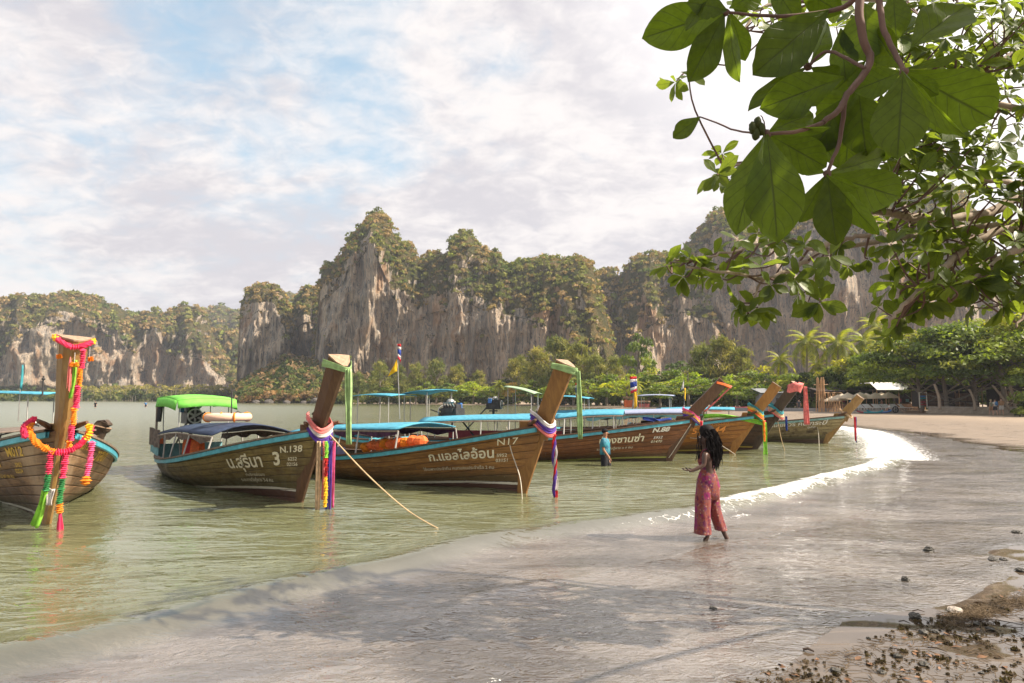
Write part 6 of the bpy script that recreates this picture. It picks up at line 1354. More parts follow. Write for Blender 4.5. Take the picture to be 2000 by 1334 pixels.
def loft(rings, mb, n=16, cap=True):
    rows = []
    for c, rx, ry, *ex in rings:
        c = Vector(c); w_ = ex[0] if ex else 0; rows.append([c + Vector((math.cos(a) * rx * (1 + w_ * math.sin(5 * a)), math.sin(a) * ry * (1 + w_ * math.cos(4 * a + 1)), 0)) for a in np.linspace(0, 2 * math.pi, n + 1)[:-1]])
    o = len(mb.v); mb.grid(rows, close=True)
    if cap: mb.f += [tuple(o + i for i in range(n - 1, -1, -1)), tuple(o + (len(rows) - 1) * n + i for i in range(n))]
M_SKIN_D = mat('dark_skin', col=(0.060, 0.028, 0.018), var=.08, rough=.42, bump=.03); M_SKIN_T = mat('tan_skin', col=(0.30, 0.14, 0.075), var=.08, rough=.5, bump=.03); M_SKIN_L = mat('fair_skin', col=(0.52, 0.30, 0.21), var=.08, rough=.5, bump=.03)
M_HAIR = mat('black_hair', col=(0.008, 0.006, 0.006), var=.3, rough=.75); M_HAIR.node_tree.nodes['Principled BSDF'].inputs['Specular IOR Level'].default_value = .2
def floral(t):
    o = t.coord(); w_ = t.vmath('ADD', o, t.vmath('SCALE', t.noise(o, 12, 3, .6, out=1), .06)); n1_ = t.vor(w_, 7.0); n2_ = t.vor(t.map(w_, loc=(3, 1, 2)), 17.0); bg_ = t.noise(w_, 11, 3, .6)
    c = t.ramp(bg_, [(.34, (.085, .003, .028)), (.44, (.19, .03, .02)), (.53, (.20, .06, .045)), (.62, (.10, .006, .05))], 'LINEAR')
    c = t.mix(t.rng(n1_, .40, .32), c, (.19, .004, .07)); c = t.mix(t.rng(n1_, .16, .10), c, (.10, .003, .05)); c = t.mix(t.rng(n2_, .24, .17), c, (.27, .16, .11)); c = t.mix(t.rng(t.vor(t.map(w_, loc=(7, 5, 1)), 22.0), .20, .14), c, (.07, .05, .10))
    t.put(t.p.inputs['Base Color'], c); t.p.inputs['Roughness'].default_value = .8
    t.put(t.p.inputs['Normal'], t.bump(t.noise(t.map(o, (6, 6, .8)), 5, 4, .6), .5, .02))
M_FLORAL = mat('floral_cloth', floral)

YW = G(1400, 1058).y
wo_ = Vector((G(1385, 1050).x, YW, 0.0)); wo_.z = 0.0
def J(px, py, dy=0.0): return P(px, py, YW + dy) - wo_
woman = empty('person', wo_, 0, label='woman in a long pink and orange floral jumpsuit holding out her hand in the shallows', cat='person')
jw = dict(pelvis=J(1384, 938), belly=J(1383, 918), chest=J(1381, 898), necb=J(1379, 880), neck=J(1377, 871), skull=J(1376, 856), crown=J(1378, 842),
          shF=J(1377, 886, -.13), elF=J(1375, 909, -.17), wrF=J(1352, 919, -.20), pmF=J(1345, 920, -.205), shB=J(1382, 885, .13), elB=J(1378, 908, .18), wrB=J(1358, 918, .14), pmB=J(1351, 919, .13),
          hpF=J(1383, 948, -.08), knF=J(1374, 996, -.07), anF=J(1383, 1040, -.06), tofF=J(1381, 1052, -.06), toeF=J(1374, 1055, -.08), hpB=J(1387, 948, .08), knB=J(1399, 1000, .07), anB=J(1415, 1043, .04), heB=J(1422, 1056, .03), toeB=J(1434, 1064, .0))
rw = dict(pelvis=(.13, .10), belly=(.095, .085), chest=(.11, .09), necb=(.05, .05), neck=.040, skull=.070, crown=.072, shF=.045, elF=.034, wrF=.022, pmF=(.030, .014), shB=.045, elB=.034, wrB=.022, pmB=(.030, .014),
          hpF=.085, knF=.056, anF=.032, tofF=.034, toeF=.022, hpB=.085, knB=.056, anB=.032, heB=.034, toeB=.024)
bw = [('pelvis', 'belly'), ('belly', 'chest'), ('chest', 'necb'), ('necb', 'neck'), ('neck', 'skull'), ('skull', 'crown'), ('chest', 'shF'), ('shF', 'elF'), ('elF', 'wrF'), ('wrF', 'pmF'), ('chest', 'shB'), ('shB', 'elB'), ('elB', 'wrB'), ('wrB', 'pmB'),
      ('pelvis', 'hpF'), ('hpF', 'knF'), ('knF', 'anF'), ('anF', 'tofF'), ('tofF', 'toeF'), ('pelvis', 'hpB'), ('hpB', 'knB'), ('knB', 'anB'), ('anB', 'heB'), ('heB', 'toeB')]
bodyw = skin_mesh('body', jw, bw, rw, M_SKIN_D, woman, 2)
# fingers, nose, lips and chin belong to the body
fm = MB()
for pm, s_ in (('pmF', -1), ('pmB', 1)):
    p = jw[pm]
    for k in range(4):
        o_ = Vector((-.018, (k - 1.5) * .017, .006)); L_ = (.070, .080, .076, .058)[k]; a = p + o_
        fm.tube([a, a + Vector((-L_ * .4, (k - 1.5) * .004, .006)), a + Vector((-L_ * .72, (k - 1.5) * .006, .018)), a + Vector((-L_ * .95, (k - 1.5) * .006, .034))], [.0095, .009, .008, .006], 6)
    fm.tube([p + Vector((.015, s_ * .022, .004)), p + Vector((-.005, s_ * .042, .018)), p + Vector((-.03, s_ * .045, .034))], [.012, .010, .007], 6)
fc = jw['skull']
fm.ball(fc + Vector((-.010, 0, -.012)), .072, 12, 9, (1.02, .86, 1.28)); fm.tube([fc + Vector((-.076, 0, .022)), fc + Vector((-.094, 0, -.010)), fc + Vector((-.078, 0, -.018))], [.008, .014, .010], 6)
fm.ball(fc + Vector((-.079, 0, -.040)), .015, 8, 5, (1, 1.5, .55)); fm.ball(fc + Vector((-.078, 0, -.052)), .014, 8, 5, (1, 1.4, .5)); fm.ball(fc + Vector((-.064, 0, -.078)), .025, 8, 6)
fm.ball(fc + Vector((.005, -.070, -.002)), .022, 8, 6, (.6, .4, 1.2))
join_into(bodyw, fm)
for sy in (-1, 1):
    e = MB(); e.ball(fc + Vector((-.074, sy * .026, .014)), .010, 8, 6); e.build('eye', mat('eye_white', col=(.7, .68, .64), rough=.2, var=0, bump=0), woman, smooth=True)
cl = MB()
def ring(px, py, wpx, dy=0.0, depth=1.0, w_=0.0): return (J(px, py, dy), wpx / FPX * YW, wpx / FPX * YW * depth, w_)
loft([ring(1379, 886, 11.5, 0, .95), ring(1378.5, 892, 14.5, 0, .90), ring(1378, 900, 15.5, 0, .86), ring(1380, 910, 14, 0, .86), ring(1382, 918, 13.5, 0, .9), ring(1382.5, 928, 17.5, 0, .95, .015), ring(1382.5, 938, 20.5, 0, .95, .02), ring(1383.5, 950, 22.5, 0, .92, .02), ring(1382.5, 962, 22.5, 0, .9, .02), ring(1382, 974, 22, 0, .85, .02)], cl, 28)
loft([ring(1379, 940, 15, -.03, .95), ring(1376, 958, 16, -.05, 1.0), ring(1373.5, 975, 15.5, -.07, 1.0, .03), ring(1373, 1000, 14.5, -.075, 1.0, .05), ring(1373, 1022, 15, -.07, 1.05, .07), ring(1373.5, 1042, 16, -.07, 1.1, .09)], cl, 26, False)
loft([ring(1386, 940, 14, .03, .95), ring(1390, 957, 15, .05, 1.0), ring(1392.5, 975, 13, .06, 1.1, .03), ring(1396, 995, 12, .06, 1.1, .05), ring(1402, 1014, 11.5, .06, 1.15, .07), ring(1408, 1031, 11.5, .05, 1.2, .09), ring(1409, 1035, 11.5, .05, 1.2, .09)], cl, 26, False)
cl.build('jumpsuit', M_FLORAL, woman, smooth=True)
for dy in (-.07, .07):
    s_ = MB(); s_.tube(catmull([J(1368, 890, dy * .9), J(1374, 880, dy), J(1383, 878, dy), J(1388, 888, dy * .9)], 4), .010, 6); s_.build('strap', M_FLORAL, woman)
hb_ = MB()
loft([ring(1380, 829, 5, 0, 1), ring(1380, 833, 12, 0, .85), ring(1380.5, 840, 15, 0, .80), ring(1383, 850, 15.5, .0, .78), ring(1387, 862, 14, 0, .82), ring(1391, 876, 13.5, 0, .9), ring(1394, 890, 12, .0, .85), ring(1396, 902, 8, 0, .8), ring(1397, 910, 4, 0, .7)], hb_, 14)
hr = hb_.build('hair', M_HAIR, woman, smooth=True)
q = random.Random(5)
st = MB()
for k in range(190):
    a = q.uniform(-1.35, 1.35) + (math.pi if q.random() < .5 else 0); side = math.sin(a); px0 = 1384 + q.uniform(-9, 12); top_ = J(px0, 838 + abs(q.gauss(0, 6)), side * .075)
    ln = q.uniform(45, 82); pe = px0 + q.uniform(4, 14) * (1 if px0 > 1378 else .2); pts = []; ph = q.uniform(0, 6); amp = q.uniform(.006, .013)
    for i in range(9):
        f_ = i / 8; b = J(px0 + (pe - px0) * f_ ** .7 + 6 * math.sin(f_ * 3), 838 + ln * f_, side * (.085 + .03 * math.sin(f_ * 3))); pts.append(b + Vector((math.cos(ph + i * 2.4), math.sin(ph + i * 2.4), 0)) * amp)
    st.tube(pts, [.006, .007, .007, .007, .007, .006, .006, .005, .003], 4)
for k in range(7):
    px0 = 1366 + q.uniform(-3, 5); s0 = q.choice((-1, 1)) * q.uniform(.04, .07); pts = [J(px0 + (-4 if k % 3 == 0 else 1) * (i / 7) * q.uniform(.6, 1.4), 846 + q.uniform(40, 58) * i / 7, s0) + Vector((.006 * math.cos(i * 2.3), .006 * math.sin(i * 2.3), 0)) for i in range(8)]; st.tube(pts, .007, 4)
st.build('braids', M_HAIR, hr, kind='stuff')

def figure(px, py_foot, h, label, Y=None, face=0.0, shirt=None, trousers=None, skin=M_SKIN_L, pose='stand', sleeves=True, hat=None, group=None, pack=None, hairm=None, waterline=0.0):
    """simple standing or walking adult, 1.72 m scaled to h"""
    g_ = G(px, py_foot) if Y is None else Vector((P(px, 780, Y).x, Y, 0)); z0 = max(gz(g_.x, g_.y), 0.0) - waterline; k = h / 1.72
    e = empty('person', (g_.x, g_.y, z0), face, label=label, cat='person', group=group); V3 = lambda x, y, z: Vector((x, y, z)) * k
    st_ = .16 if pose == 'walk' else .0
    if pose == 'sit':
        j = dict(pelvis=V3(0, 0, .35), belly=V3(0, 0, .52), chest=V3(.05, 0, .78), necb=V3(.08, 0, .93), neck=V3(.09, 0, .99), skull=V3(.11, 0, 1.09), crown=V3(.11, 0, 1.15), sL=V3(.06, .18, .87), eL=V3(.15, .22, .62), wL=V3(.35, .15, .55), pL=V3(.42, .14, .54), sR=V3(.06, -.18, .87), eR=V3(.15, -.22, .62), wR=V3(.35, -.15, .55), pR=V3(.42, -.14, .54),
                 hL=V3(.08, .1, .33), kL=V3(.42, .14, .5), aL=V3(.5, .12, .1), tL=V3(.62, .12, .05), hR=V3(.08, -.1, .33), kR=V3(.42, -.14, .5), aR=V3(.5, -.12, .1), tR=V3(.62, -.12, .05))
    else:
        j = dict(pelvis=V3(0, 0, .93), belly=V3(0, 0, 1.08), chest=V3(0, 0, 1.30), necb=V3(0, 0, 1.44), neck=V3(.01, 0, 1.49), skull=V3(.02, 0, 1.60), crown=V3(.015, 0, 1.655), sL=V3(0, .19, 1.40), eL=V3(-.02 - st_ * .3, .24, 1.13), wL=V3(.06, .25, .90), pL=V3(.08, .25, .83), sR=V3(0, -.19, 1.40), eR=V3(-.03 + st_ * .2, -.25, 1.13), wR=V3(.10 + st_ * .4, -.24, .91), pR=V3(.12 + st_ * .4, -.24, .84),
                 hL=V3(0, .095, .90), kL=V3(.02 + st_ * .6, .10, .48), aL=V3(st_, .10, .08), tL=V3(st_ + .15, .11, .03), hR=V3(0, -.095, .90), kR=V3(.02 - st_ * .2, -.10, .48), aR=V3(-st_, -.10, .08), tR=V3(-st_ + .15, -.11, .03))
    rr = dict(pelvis=.13, belly=.12, chest=(.14, .11), necb=.07, neck=.05, skull=.085, crown=.082, sL=.06, eL=.043, wL=.03, pL=.035, sR=.06, eR=.043, wR=.03, pR=.035, hL=.09, kL=.06, aL=.04, tL=.032, hR=.09, kR=.06, aR=.04, tR=.032)
    rr = {a: (tuple(x * k for x in b) if hasattr(b, '__len__') else b * k) for a, b in rr.items()}
    bb = [('pelvis', 'belly'), ('belly', 'chest'), ('chest', 'necb'), ('necb', 'neck'), ('neck', 'skull'), ('skull', 'crown'), ('chest', 'sL'), ('sL', 'eL'), ('eL', 'wL'), ('wL', 'pL'), ('chest', 'sR'), ('sR', 'eR'), ('eR', 'wR'), ('wR', 'pR'), ('pelvis', 'hL'), ('hL', 'kL'), ('kL', 'aL'), ('aL', 'tL'), ('pelvis', 'hR'), ('hR', 'kR'), ('kR', 'aR'), ('aR', 'tR')]
    bo = skin_mesh('body', j, bb, rr, skin, e, 1)
    f_ = MB()
    for s_, pn in ((1, 'pL'), (-1, 'pR')):
        for q_ in range(4): f_.tube([j[pn] + Vector((0, (q_ - 1.5) * .016, -.02)) * k, j[pn] + Vector((.012, (q_ - 1.5) * .018, -.075)) * k, j[pn] + Vector((.03, (q_ - 1.5) * .018, -.105)) * k], [.010 * k, .009 * k, .007 * k], 5)
        f_.tube([j[pn] + Vector((.02, 0, .0)) * k, j[pn] + Vector((.05, 0, -.03)) * k, j[pn] + Vector((.06, 0, -.06)) * k], [.012 * k, .01 * k, .008 * k], 5)
    f_.ball(j['skull'] + Vector((.085, 0, .0)) * k, .018 * k, 6, 5); join_into(bo, f_)
    hh = MB(); hh.ball(j['crown'] + Vector((-.018, 0, .008)) * k, .098 * k, 12, 8, (1, .88, .86)); hh.build('hair', hairm or M_HAIR, e, smooth=True)
    if shirt:
        c = MB(); b0, ch = j['pelvis'], j['chest']; ex = [(j['belly'].lerp(b0, .75), .165, .20), (j['belly'], .155, .185), (ch.lerp(j['belly'], .4), .155, .195), (ch, .15, .215), (ch.lerp(j['necb'], .65), .12, .20), (j['necb'].lerp(j['neck'], .1), .072, .085)]
        loft([(a, x * k, y * k) for a, x, y in ex], c, 16)
        for s_, a_, b_ in ((1, 'sL', 'eL'), (-1, 'sR', 'eR')): c.tube([j[a_].lerp(ch, .2) + Vector((0, 0, .01)), j[a_], j[a_].lerp(j[b_], .75)], [.085 * k, .082 * k, .072 * k], 10)
        c.build('shirt', shirt, e, smooth=True)
    if trousers:
        c = MB()
        for s_, a_, b_ in ((1, 'hL', 'kL'), (-1, 'hR', 'kR')): c.tube([j['pelvis'] + Vector((0, s_ * .06, .10)) * k, j[a_], j[a_].lerp(j[b_], .55), j[a_].lerp(j[b_], .85)], [.12 * k, .115 * k, .098 * k, .095 * k], 12)
        c.build('shorts', trousers, e, smooth=True)
    if hat: c = MB(); loft([(j['crown'] + V3(0, 0, .0), .20 * k, .20 * k), (j['crown'] + V3(0, 0, .02), .11 * k, .11 * k), (j['crown'] + V3(0, 0, .10), .09 * k, .09 * k)], c, 14); c.build('hat', hat, e)
    if pack: c = MB(); c.ball(j['chest'] + V3(-.20, 0, -.04), .2 * k, 10, 8, (.55, .85, 1.15)); c.build('backpack', pack, e, smooth=True)
    return e
def tealprint(t):
    o = t.coord(); n_ = t.noise(o, 9, 4, .6); c = t.mix(t.rng(n_, .4, .6), (.015, .10, .17), (.03, .22, .28)); c = t.mix(t.rng(t.vor(o, 16), .18, .10), c, (.35, .42, .44)); t.put(t.p.inputs['Base Color'], c)
M_TEALP = mat('teal_print_shirt', tealprint); M_BLK = cloth_mat('black_cloth', (.015, .015, .02), .2); M_WHT = cloth_mat('white_cloth', (.68, .66, .62), .1); M_TAN = cloth_mat('tan_cloth', (.42, .24, .12), .15); M_DK = cloth_mat('dark_grey_cloth', (.06, .06, .07), .2)
figure(1182, 910, 1.72, 'man in a blue-green printed shirt and black shorts wading beside N.88', shirt=M_TEALP, trousers=M_BLK, skin=M_SKIN_T, pose='walk', face=R(-20), waterline=.62)
M_STRAW = mat('straw', col=(.55, .45, .28), rough=.8); M_BLUEBAG = cloth_mat('blue_bag', (.06, .20, .42), .2); M_OLV = cloth_mat('olive_print', (.25, .28, .18), .3); M_BRH = mat('brown_hair', col=(.10, .055, .03), rough=.5)
figure(1935, 0, 1.62, 'walker in a straw hat, leftmost of the three people by the wall', Y=75, shirt=M_OLV, trousers=M_TAN, pose='walk', face=R(110), hat=M_STRAW, group='people walking by the wall', hairm=M_BRH)
figure(1943, 0, 1.68, 'walker with a blue backpack between the two others by the wall', Y=73.5, shirt=M_WHT, trousers=M_DK, pose='walk', face=R(95), pack=M_BLUEBAG, group='people walking by the wall', hairm=M_BRH)
figure(1955, 0, 1.80, 'tall walker in a tan shirt, rightmost of the three by the wall', Y=74, shirt=M_TAN, trousers=M_WHT, pose='walk', face=R(80), group='people walking by the wall', hairm=M_BRH)
figure(1738, 0, 1.75, 'person in a white shirt sitting on the end of the boards on the sand', Y=86, shirt=M_WHT, trousers=M_DK, pose='sit', face=R(180), group='people on the beach')
figure(187, 0, 1.75, 'distant bather in a dark top standing far out, nearer the garlanded prow', Y=146, shirt=M_BLK, trousers=M_BLK, pose='stand', face=R(-90), waterline=.35, group='bathers far out on the left')
figure(285, 0, 1.70, 'distant bather in a blue top standing far out, nearer the lime shade', Y=152, shirt=M_BLUEBAG, trousers=M_BLK, pose='walk', face=R(-60), waterline=.35, group='bathers far out on the left')
for k, (px, Y, sh, lb) in enumerate([(1498, 100, M_WHT, 'small figure in white standing by the grey hut'), (1560, 98, M_DK, 'small dark figure left of the bamboo poles'), (1663, 96, M_BLUEBAG, 'small figure in blue under the umbrellas'), (1722, 95, M_TAN, 'small figure in tan between the loungers'), (1105, 178, M_DK, 'tiny figure on the sand behind the N17 prow'), (1215, 140, M_WHT, 'tiny figure in white by the red kiosk')]):
    figure(px, 0, 1.7, lb, Y=Y, shirt=sh, trousers=M_DK, pose='walk', face=R(50 * k), group='people on the beach')

# ------------------------------------------------------------------ beach bar, wall, huts
def at(px, Y, dz=0.0): X = P(px, 780, Y).x; return Vector((X, Y, gz(X, Y) + dz))
def slab(name, pts_px, Y0, Y1, h, th, m, label, cat, brick=None):
    a, b = at(pts_px[0], Y0), at(pts_px[1], Y1); d = b - a; L_ = Vector((d.x, d.y, 0)).length; e = empty(name, a, math.atan2(d.y, d.x), label=label, cat=cat)
    q = MB(); q.box((L_ / 2, 0, h / 2 - .1), (L_, th, h + .2)); q.build('core', m, e); return e, L_
M_CONC = mat('weathered_concrete', col=(.36, .31, .26), var=.3, rough=.9, scale=2.5); M_STONE = mat('stone_block', col=(.34, .28, .22), var=.3, rough=.95, scale=4); M_DARKW = mat('dark_timber', col=(.045, .032, .026), var=.4, rough=.8)
M_PLANK = plain_wood('brown_board', (.15, .085, .05), (.26, .16, .10), .85); M_BAMB = mat('bamboo', col=(.46, .27, .13), var=.25, rough=.6); M_GREYW = mat('grey_wall', col=(.20, .21, .22), var=.2, rough=.8); M_CANV = cloth_mat('cream_canvas', (.70, .60, .45), .08, trans=.3); M_TENT = cloth_mat('white_canvas', (.78, .77, .75), .04, trans=.35)
wl_, Lw = slab('sea_wall', (1812, 2260), 82, 70, .75, .4, M_CONC, 'long pale concrete sea wall below the wooden shacks at the right', 'wall')
bm_ = None; nb_ = int(Lw / 1.15)
bmsh = MB(); bmsh.box((0, 0, 0), (1.12, .06, .33)); bmsh = bmsh.mesh('block', M_STONE)
for k in range(nb_):
    for r_ in range(2): link('block', bmsh, wl_, (.6 + 1.15 * k + .5 * r_ - .25, -.215 - rnd.uniform(0, .015), .19 + .36 * r_))
cp_ = MB(); cp_.box((Lw / 2, 0, .80), (Lw, .52, .09)); cp_.build('coping', M_CONC, wl_)
w2, L2w = slab('low_wall', (1395, 1770), 104, 90, .55, .35, M_GREYW, 'low grey wall along the back of the sand below the bamboo poles', 'wall')
# rail on the wall
rl = empty('railing', at(1812, 82.3, .85), 0, label='dark wooden railing along the top of the pale sea wall', cat='railing'); a0, b0 = at(1812, 82.3), at(2260, 70.3)
for z_ in (.25, .55): q = MB(); q.tube([Vector((0, 0, z_)), (b0 - a0) + Vector((0, 0, z_))], .035, 5); q.build('rail', M_DARKW, rl)
for k in range(17): q = MB(); q.box(((b0 - a0) * k / 16 + Vector((0, 0, .25)))[:], (.09, .09, .7)); q.build('post', M_DARKW, rl)
def steps(px0, px1, Y): 
    e = empty('stone_steps', at(px0, Y), 0, label='wide wooden steps leading from the sand up to the board rack', cat='steps'); w_ = at(px1, Y).x - at(px0, Y).x
    for k in range(4): q = MB(); q.box((w_ / 2, .35 * k, .08 + .17 * k), (w_, .4, .1)); q.build('step', M_PLANK, e)
steps(1765, 1808, 83)
# shacks
def shack(px0, px1, Y, h, label, m=M_PLANK, roofm=M_DARKW):
    a, b = at(px0, Y), at(px1, Y); w_ = b.x - a.x; e = empty('beach_shack', a + Vector((0, 1.5, .7)), 0, label=label, cat='shack', group='wooden shacks behind the sea wall'); n = max(int(w_ / .45), 3)
    q = MB(); q.box((w_ / 2, 1.2, h / 2), (w_, 2.2, h)); q.build('back_room', M_DARKW, e)
    pm_ = MB(); pm_.box((0, 0, 0), (w_ / n * .93, .05, h * .86)); pm_ = pm_.mesh('board', m)
    for k in range(n):
        if rnd.random() < .85: link('board', pm_, e, (w_ / n * (k + .5), -.02 + rnd.uniform(-.02, .02), h * .43))
    r_ = MB(); r_.sheet([[Vector((x, y, z)) for x in (-.4, w_ / 2, w_ + .4)] for y, z in ((-1.1, h + .1), (1.2, h + .75), (2.8, h + .2))], .06); r_.build('roof', roofm, e)
    for x in (0, w_): q = MB(); q.tube([(x, -.9, 0), (x, -.9, h + .15)], .06, 6); q.build('post', M_BAMB, e)
shack(1815, 1872, 86, 2.1, 'brown plank shack nearest the board rack'); shack(1880, 1925, 85, 2.0, 'brown plank shack behind the walkers'); shack(1970, 2050, 82, 2.2, 'dark shack at the right edge of the picture'); shack(2060, 2160, 80, 2.2, 'plank shack past the right edge')
# grey hut left
hu = empty('grey_hut', at(1488, 110), 0, label='small grey hut with a lean-to roof between the upright prows', cat='hut', ); hw_ = at(1535, 110).x - at(1488, 110).x
for nm, c_, d_, m_ in (('wall', (hw_ / 2, 1.5, 1.3), (hw_, 3, 2.6), M_GREYW), ('door', (hw_ * .3, -.03, 1.0), (.8, .05, 1.9), M_DARKW), ('window', (hw_ * .7, -.03, 1.5), (.9, .05, .8), M_DARKW)): q = MB(); q.box(c_, d_); q.build(nm, m_, hu)
q = MB(); q.sheet([[Vector((x, y, z)) for x in (-.5, hw_ + .5)] for y, z in ((-1.0, 2.75), (3.4, 3.5))], .08); q.build('roof', M_GREYW, hu)
# restaurant shade behind the loungers
rs = empty('beach_bar', at(1600, 104), 0, label='open dark beach bar with counters under the trees behind the umbrellas', cat='bar'); rw_ = at(1800, 104).x - at(1600, 104).x
q = MB(); q.box((rw_ / 2, 3, 1.6), (rw_, .3, 3.2)); q.build('back_wall', M_DARKW, rs); q = MB(); q.box((rw_ / 2, 0, .5), (rw_ * .9, .6, 1.0)); q.build('counter', M_PLANK, rs); q = MB(); q.sheet([[Vector((x, y, z)) for x in (-.5, rw_ + .5)] for y, z in ((-1, 2.9), (3.5, 3.6))], .1); q.build('roof', M_DARKW, rs)
for k in range(9): q = MB(); q.tube([(rw_ * k / 8, -.8, 0), (rw_ * k / 8, -.8, 3.0)], .07, 6); q.build('post', M_BAMB, rs)
for k in range(14): q = MB(); q.box((rw_ * (k + .5) / 14, 2.8, 1.2 + .5 * rnd.random()), (rnd.uniform(.3, .7), .06, rnd.uniform(.3, .6))); q.build('picture', [M['crimson'], M['teal'], M_WHT, M_TAN][k % 4], rs)
# white tent roof with a small dark emblem
tn = empty('white_tent', at(1735, 96), 0, label='white tent roof with a small dark emblem above the umbrellas', cat='tent'); t0, t1 = at(1702, 96).x - at(1735, 96).x, at(1776, 96).x - at(1735, 96).x; zt = P(1735, 765, 96).z; zp = P(1735, 750, 96).z
q = MB(); q.sheet([[Vector((t0 * k_, y, z)) for k_ in (1, .3)] + [Vector((t1 * k_, y, z)) for k_ in (.3, 1)] for y, z in ((-1.6, zt), (0.4, zp), (3, zp - .1))], .03); q.build('roof_cloth', M_TENT, tn)
for x in (t0, t1): q = MB(); q.tube([(x, -1.5, 0), (x, -1.5, zt)], .05, 6); q.build('pole', M_BAMB, tn)
q = MB(); q.torus((t1 * .62, -1.0 + .5, (zt + zp) / 2 - .02 + .2), .17, .035, 14, 6, Matrix.Rotation(R(60), 3, 'X')); q.box((t1 * .62, -.5, (zt + zp) / 2 + .2), (.07, .05, .42), Matrix.Rotation(R(-30), 3, 'X')); q.build('emblem', M_BLK, tn)
# umbrellas
def umbrella(px, py, Y, label):
    p = at(px, Y); h = P(px, py, Y).z - p.z; e = empty('beach_umbrella', p, rnd.uniform(0, 1), label=label, cat='umbrella', group='cream beach umbrellas'); n = 8; q = MB(); R_ = 1.2
    rows = [[Vector((0, 0, h)) + Vector((math.cos(a) * .03, math.sin(a) * .03, 0)) for a in np.linspace(0, 2 * math.pi, n + 1)], [Vector((math.cos(a) * R_ * .5, math.sin(a) * R_ * .5, h - .27)) for a in np.linspace(0, 2 * math.pi, n + 1)], [Vector((math.cos(a) * R_, math.sin(a) * R_, h - .62)) for a in np.linspace(0, 2 * math.pi, n + 1)], [Vector((math.cos(a) * R_, math.sin(a) * R_, h - .78)) for a in np.linspace(0, 2 * math.pi, n + 1)]]
    q.sheet(rows, .015); q.build('canopy', M_CANV, e); q = MB(); q.tube([(0, 0, 0), (0, 0, h + .06)], .035, 6); q.build('pole', M_BAMB, e)
    for k in range(4): a = k * math.pi / 2 + .4; q = MB(); q.tube([(0, 0, h - .75), (math.cos(a) * R_ * .9, math.sin(a) * R_ * .9, h - .62)], .012, 4); q.build('rib', M_BAMB, e)
for k, (px, py, Y) in enumerate([(1637, 771, 92), (1645, 769, 95), (1656, 767, 90), (1680, 766, 92), (1692, 768, 96), (1710, 767, 91), (1722, 766, 95), (1736, 766, 90), (1625, 774, 96)]):
    umbrella(px, py, Y, ['cream umbrella second from the left of the row', 'cream umbrella set back, third from the left', 'cream umbrella nearest behind the pale prow tip', 'cream umbrella just right of the pale prow tip', 'set-back cream umbrella under the left of the tent', 'cream umbrella below the middle of the white tent', 'set-back cream umbrella right of the tent middle', 'rightmost cream umbrella of the row', 'leftmost cream umbrella beside the bamboo fence'][k])
def lounger_meshes():
    f_ = MB(); f_.box((.0, 0, .28), (1.3, .6, .06)); 
    b = MB(); b.box((-.85, 0, .50), (.7, .6, .06), Matrix.Rotation(R(38), 3, 'Y')); l_ = MB(); l_.box((0, 0, .13), (.06, .06, .27)); return f_.mesh('seat', M_TENT), b.mesh('backrest', M_TENT), l_.mesh('leg', M['white'])
lm = lounger_meshes()
for k in range(12):
    px = 1672 + k * 8.8 + (2 if k % 2 else 0); Y = 88.5 - .15 * k; e = empty('sun_lounger', at(px, Y, .35), R(-70 + 6 * math.sin(k * 2)), label=['leftmost', 'second', 'third', 'fourth', 'fifth', 'sixth', 'seventh', 'eighth', 'ninth', 'tenth', 'eleventh', 'rightmost'][k] + ' of the twelve white sun loungers counted from the bamboo fence', cat='sun lounger', group='white sun loungers under the umbrellas')
    link('seat', lm[0], e); link('backrest', lm[1], e)
    for x in (-.55, .55):
        for y in (-.26, .26): link('leg', lm[2], e, (x, y, 0))
tf = MB(); tf.box((at(1720, 88).x, 88.6, .22), (at(1775, 88).x - at(1668, 88).x, 4.2, .5)); tf.build('terrace', M_CONC, label='low pale terrace on which the white loungers stand', cat='terrace')
# bamboo poles
bmb = empty('bamboo_scaffold', at(1603, 94), 0, label='tall frame of bare bamboo poles left of the umbrellas', cat='bamboo frame')
for k in range(11):
    x0 = (1596 + k * 1.55 - 1603) / FPX * 94; ht = P(1600, 741 + 3 * math.sin(k * 2), 94).z; q = MB(); q.tube([(x0 - .2 + .1 * rnd.random(), rnd.uniform(-.4, .4), -.1), (x0 + rnd.uniform(-.1, .1), 0, ht)], .055, 6); q.build('pole', M_BAMB, bmb)
for z_ in (.55, .8): q = MB(); zz = P(1600, 741, 94).z * z_; q.tube([(-.9, 0, zz), (1.1, 0, zz + .05)], .04, 5); q.build('crosspiece', M_BAMB, bmb)
bf = empty('bamboo_fence', at(1612, 94), 0, label='row of short leaning bamboo poles beside the tall frame', cat='fence')
for k in range(9): x0 = (k * 3.2) / FPX * 94; q = MB(); q.tube([(x0 + .25, 0, 0), (x0 + rnd.uniform(-.05, .15), 0, P(1620, 768 + k * .8, 94).z)], .05, 5); q.build('pole', M_BAMB, bf)
q = MB(); q.tube([(-.3, 0, P(1620, 768, 94).z - .1), (2.3, 0, P(1620, 768, 94).z - .15)], .045, 5); q.build('rail', M_BAMB, bf)
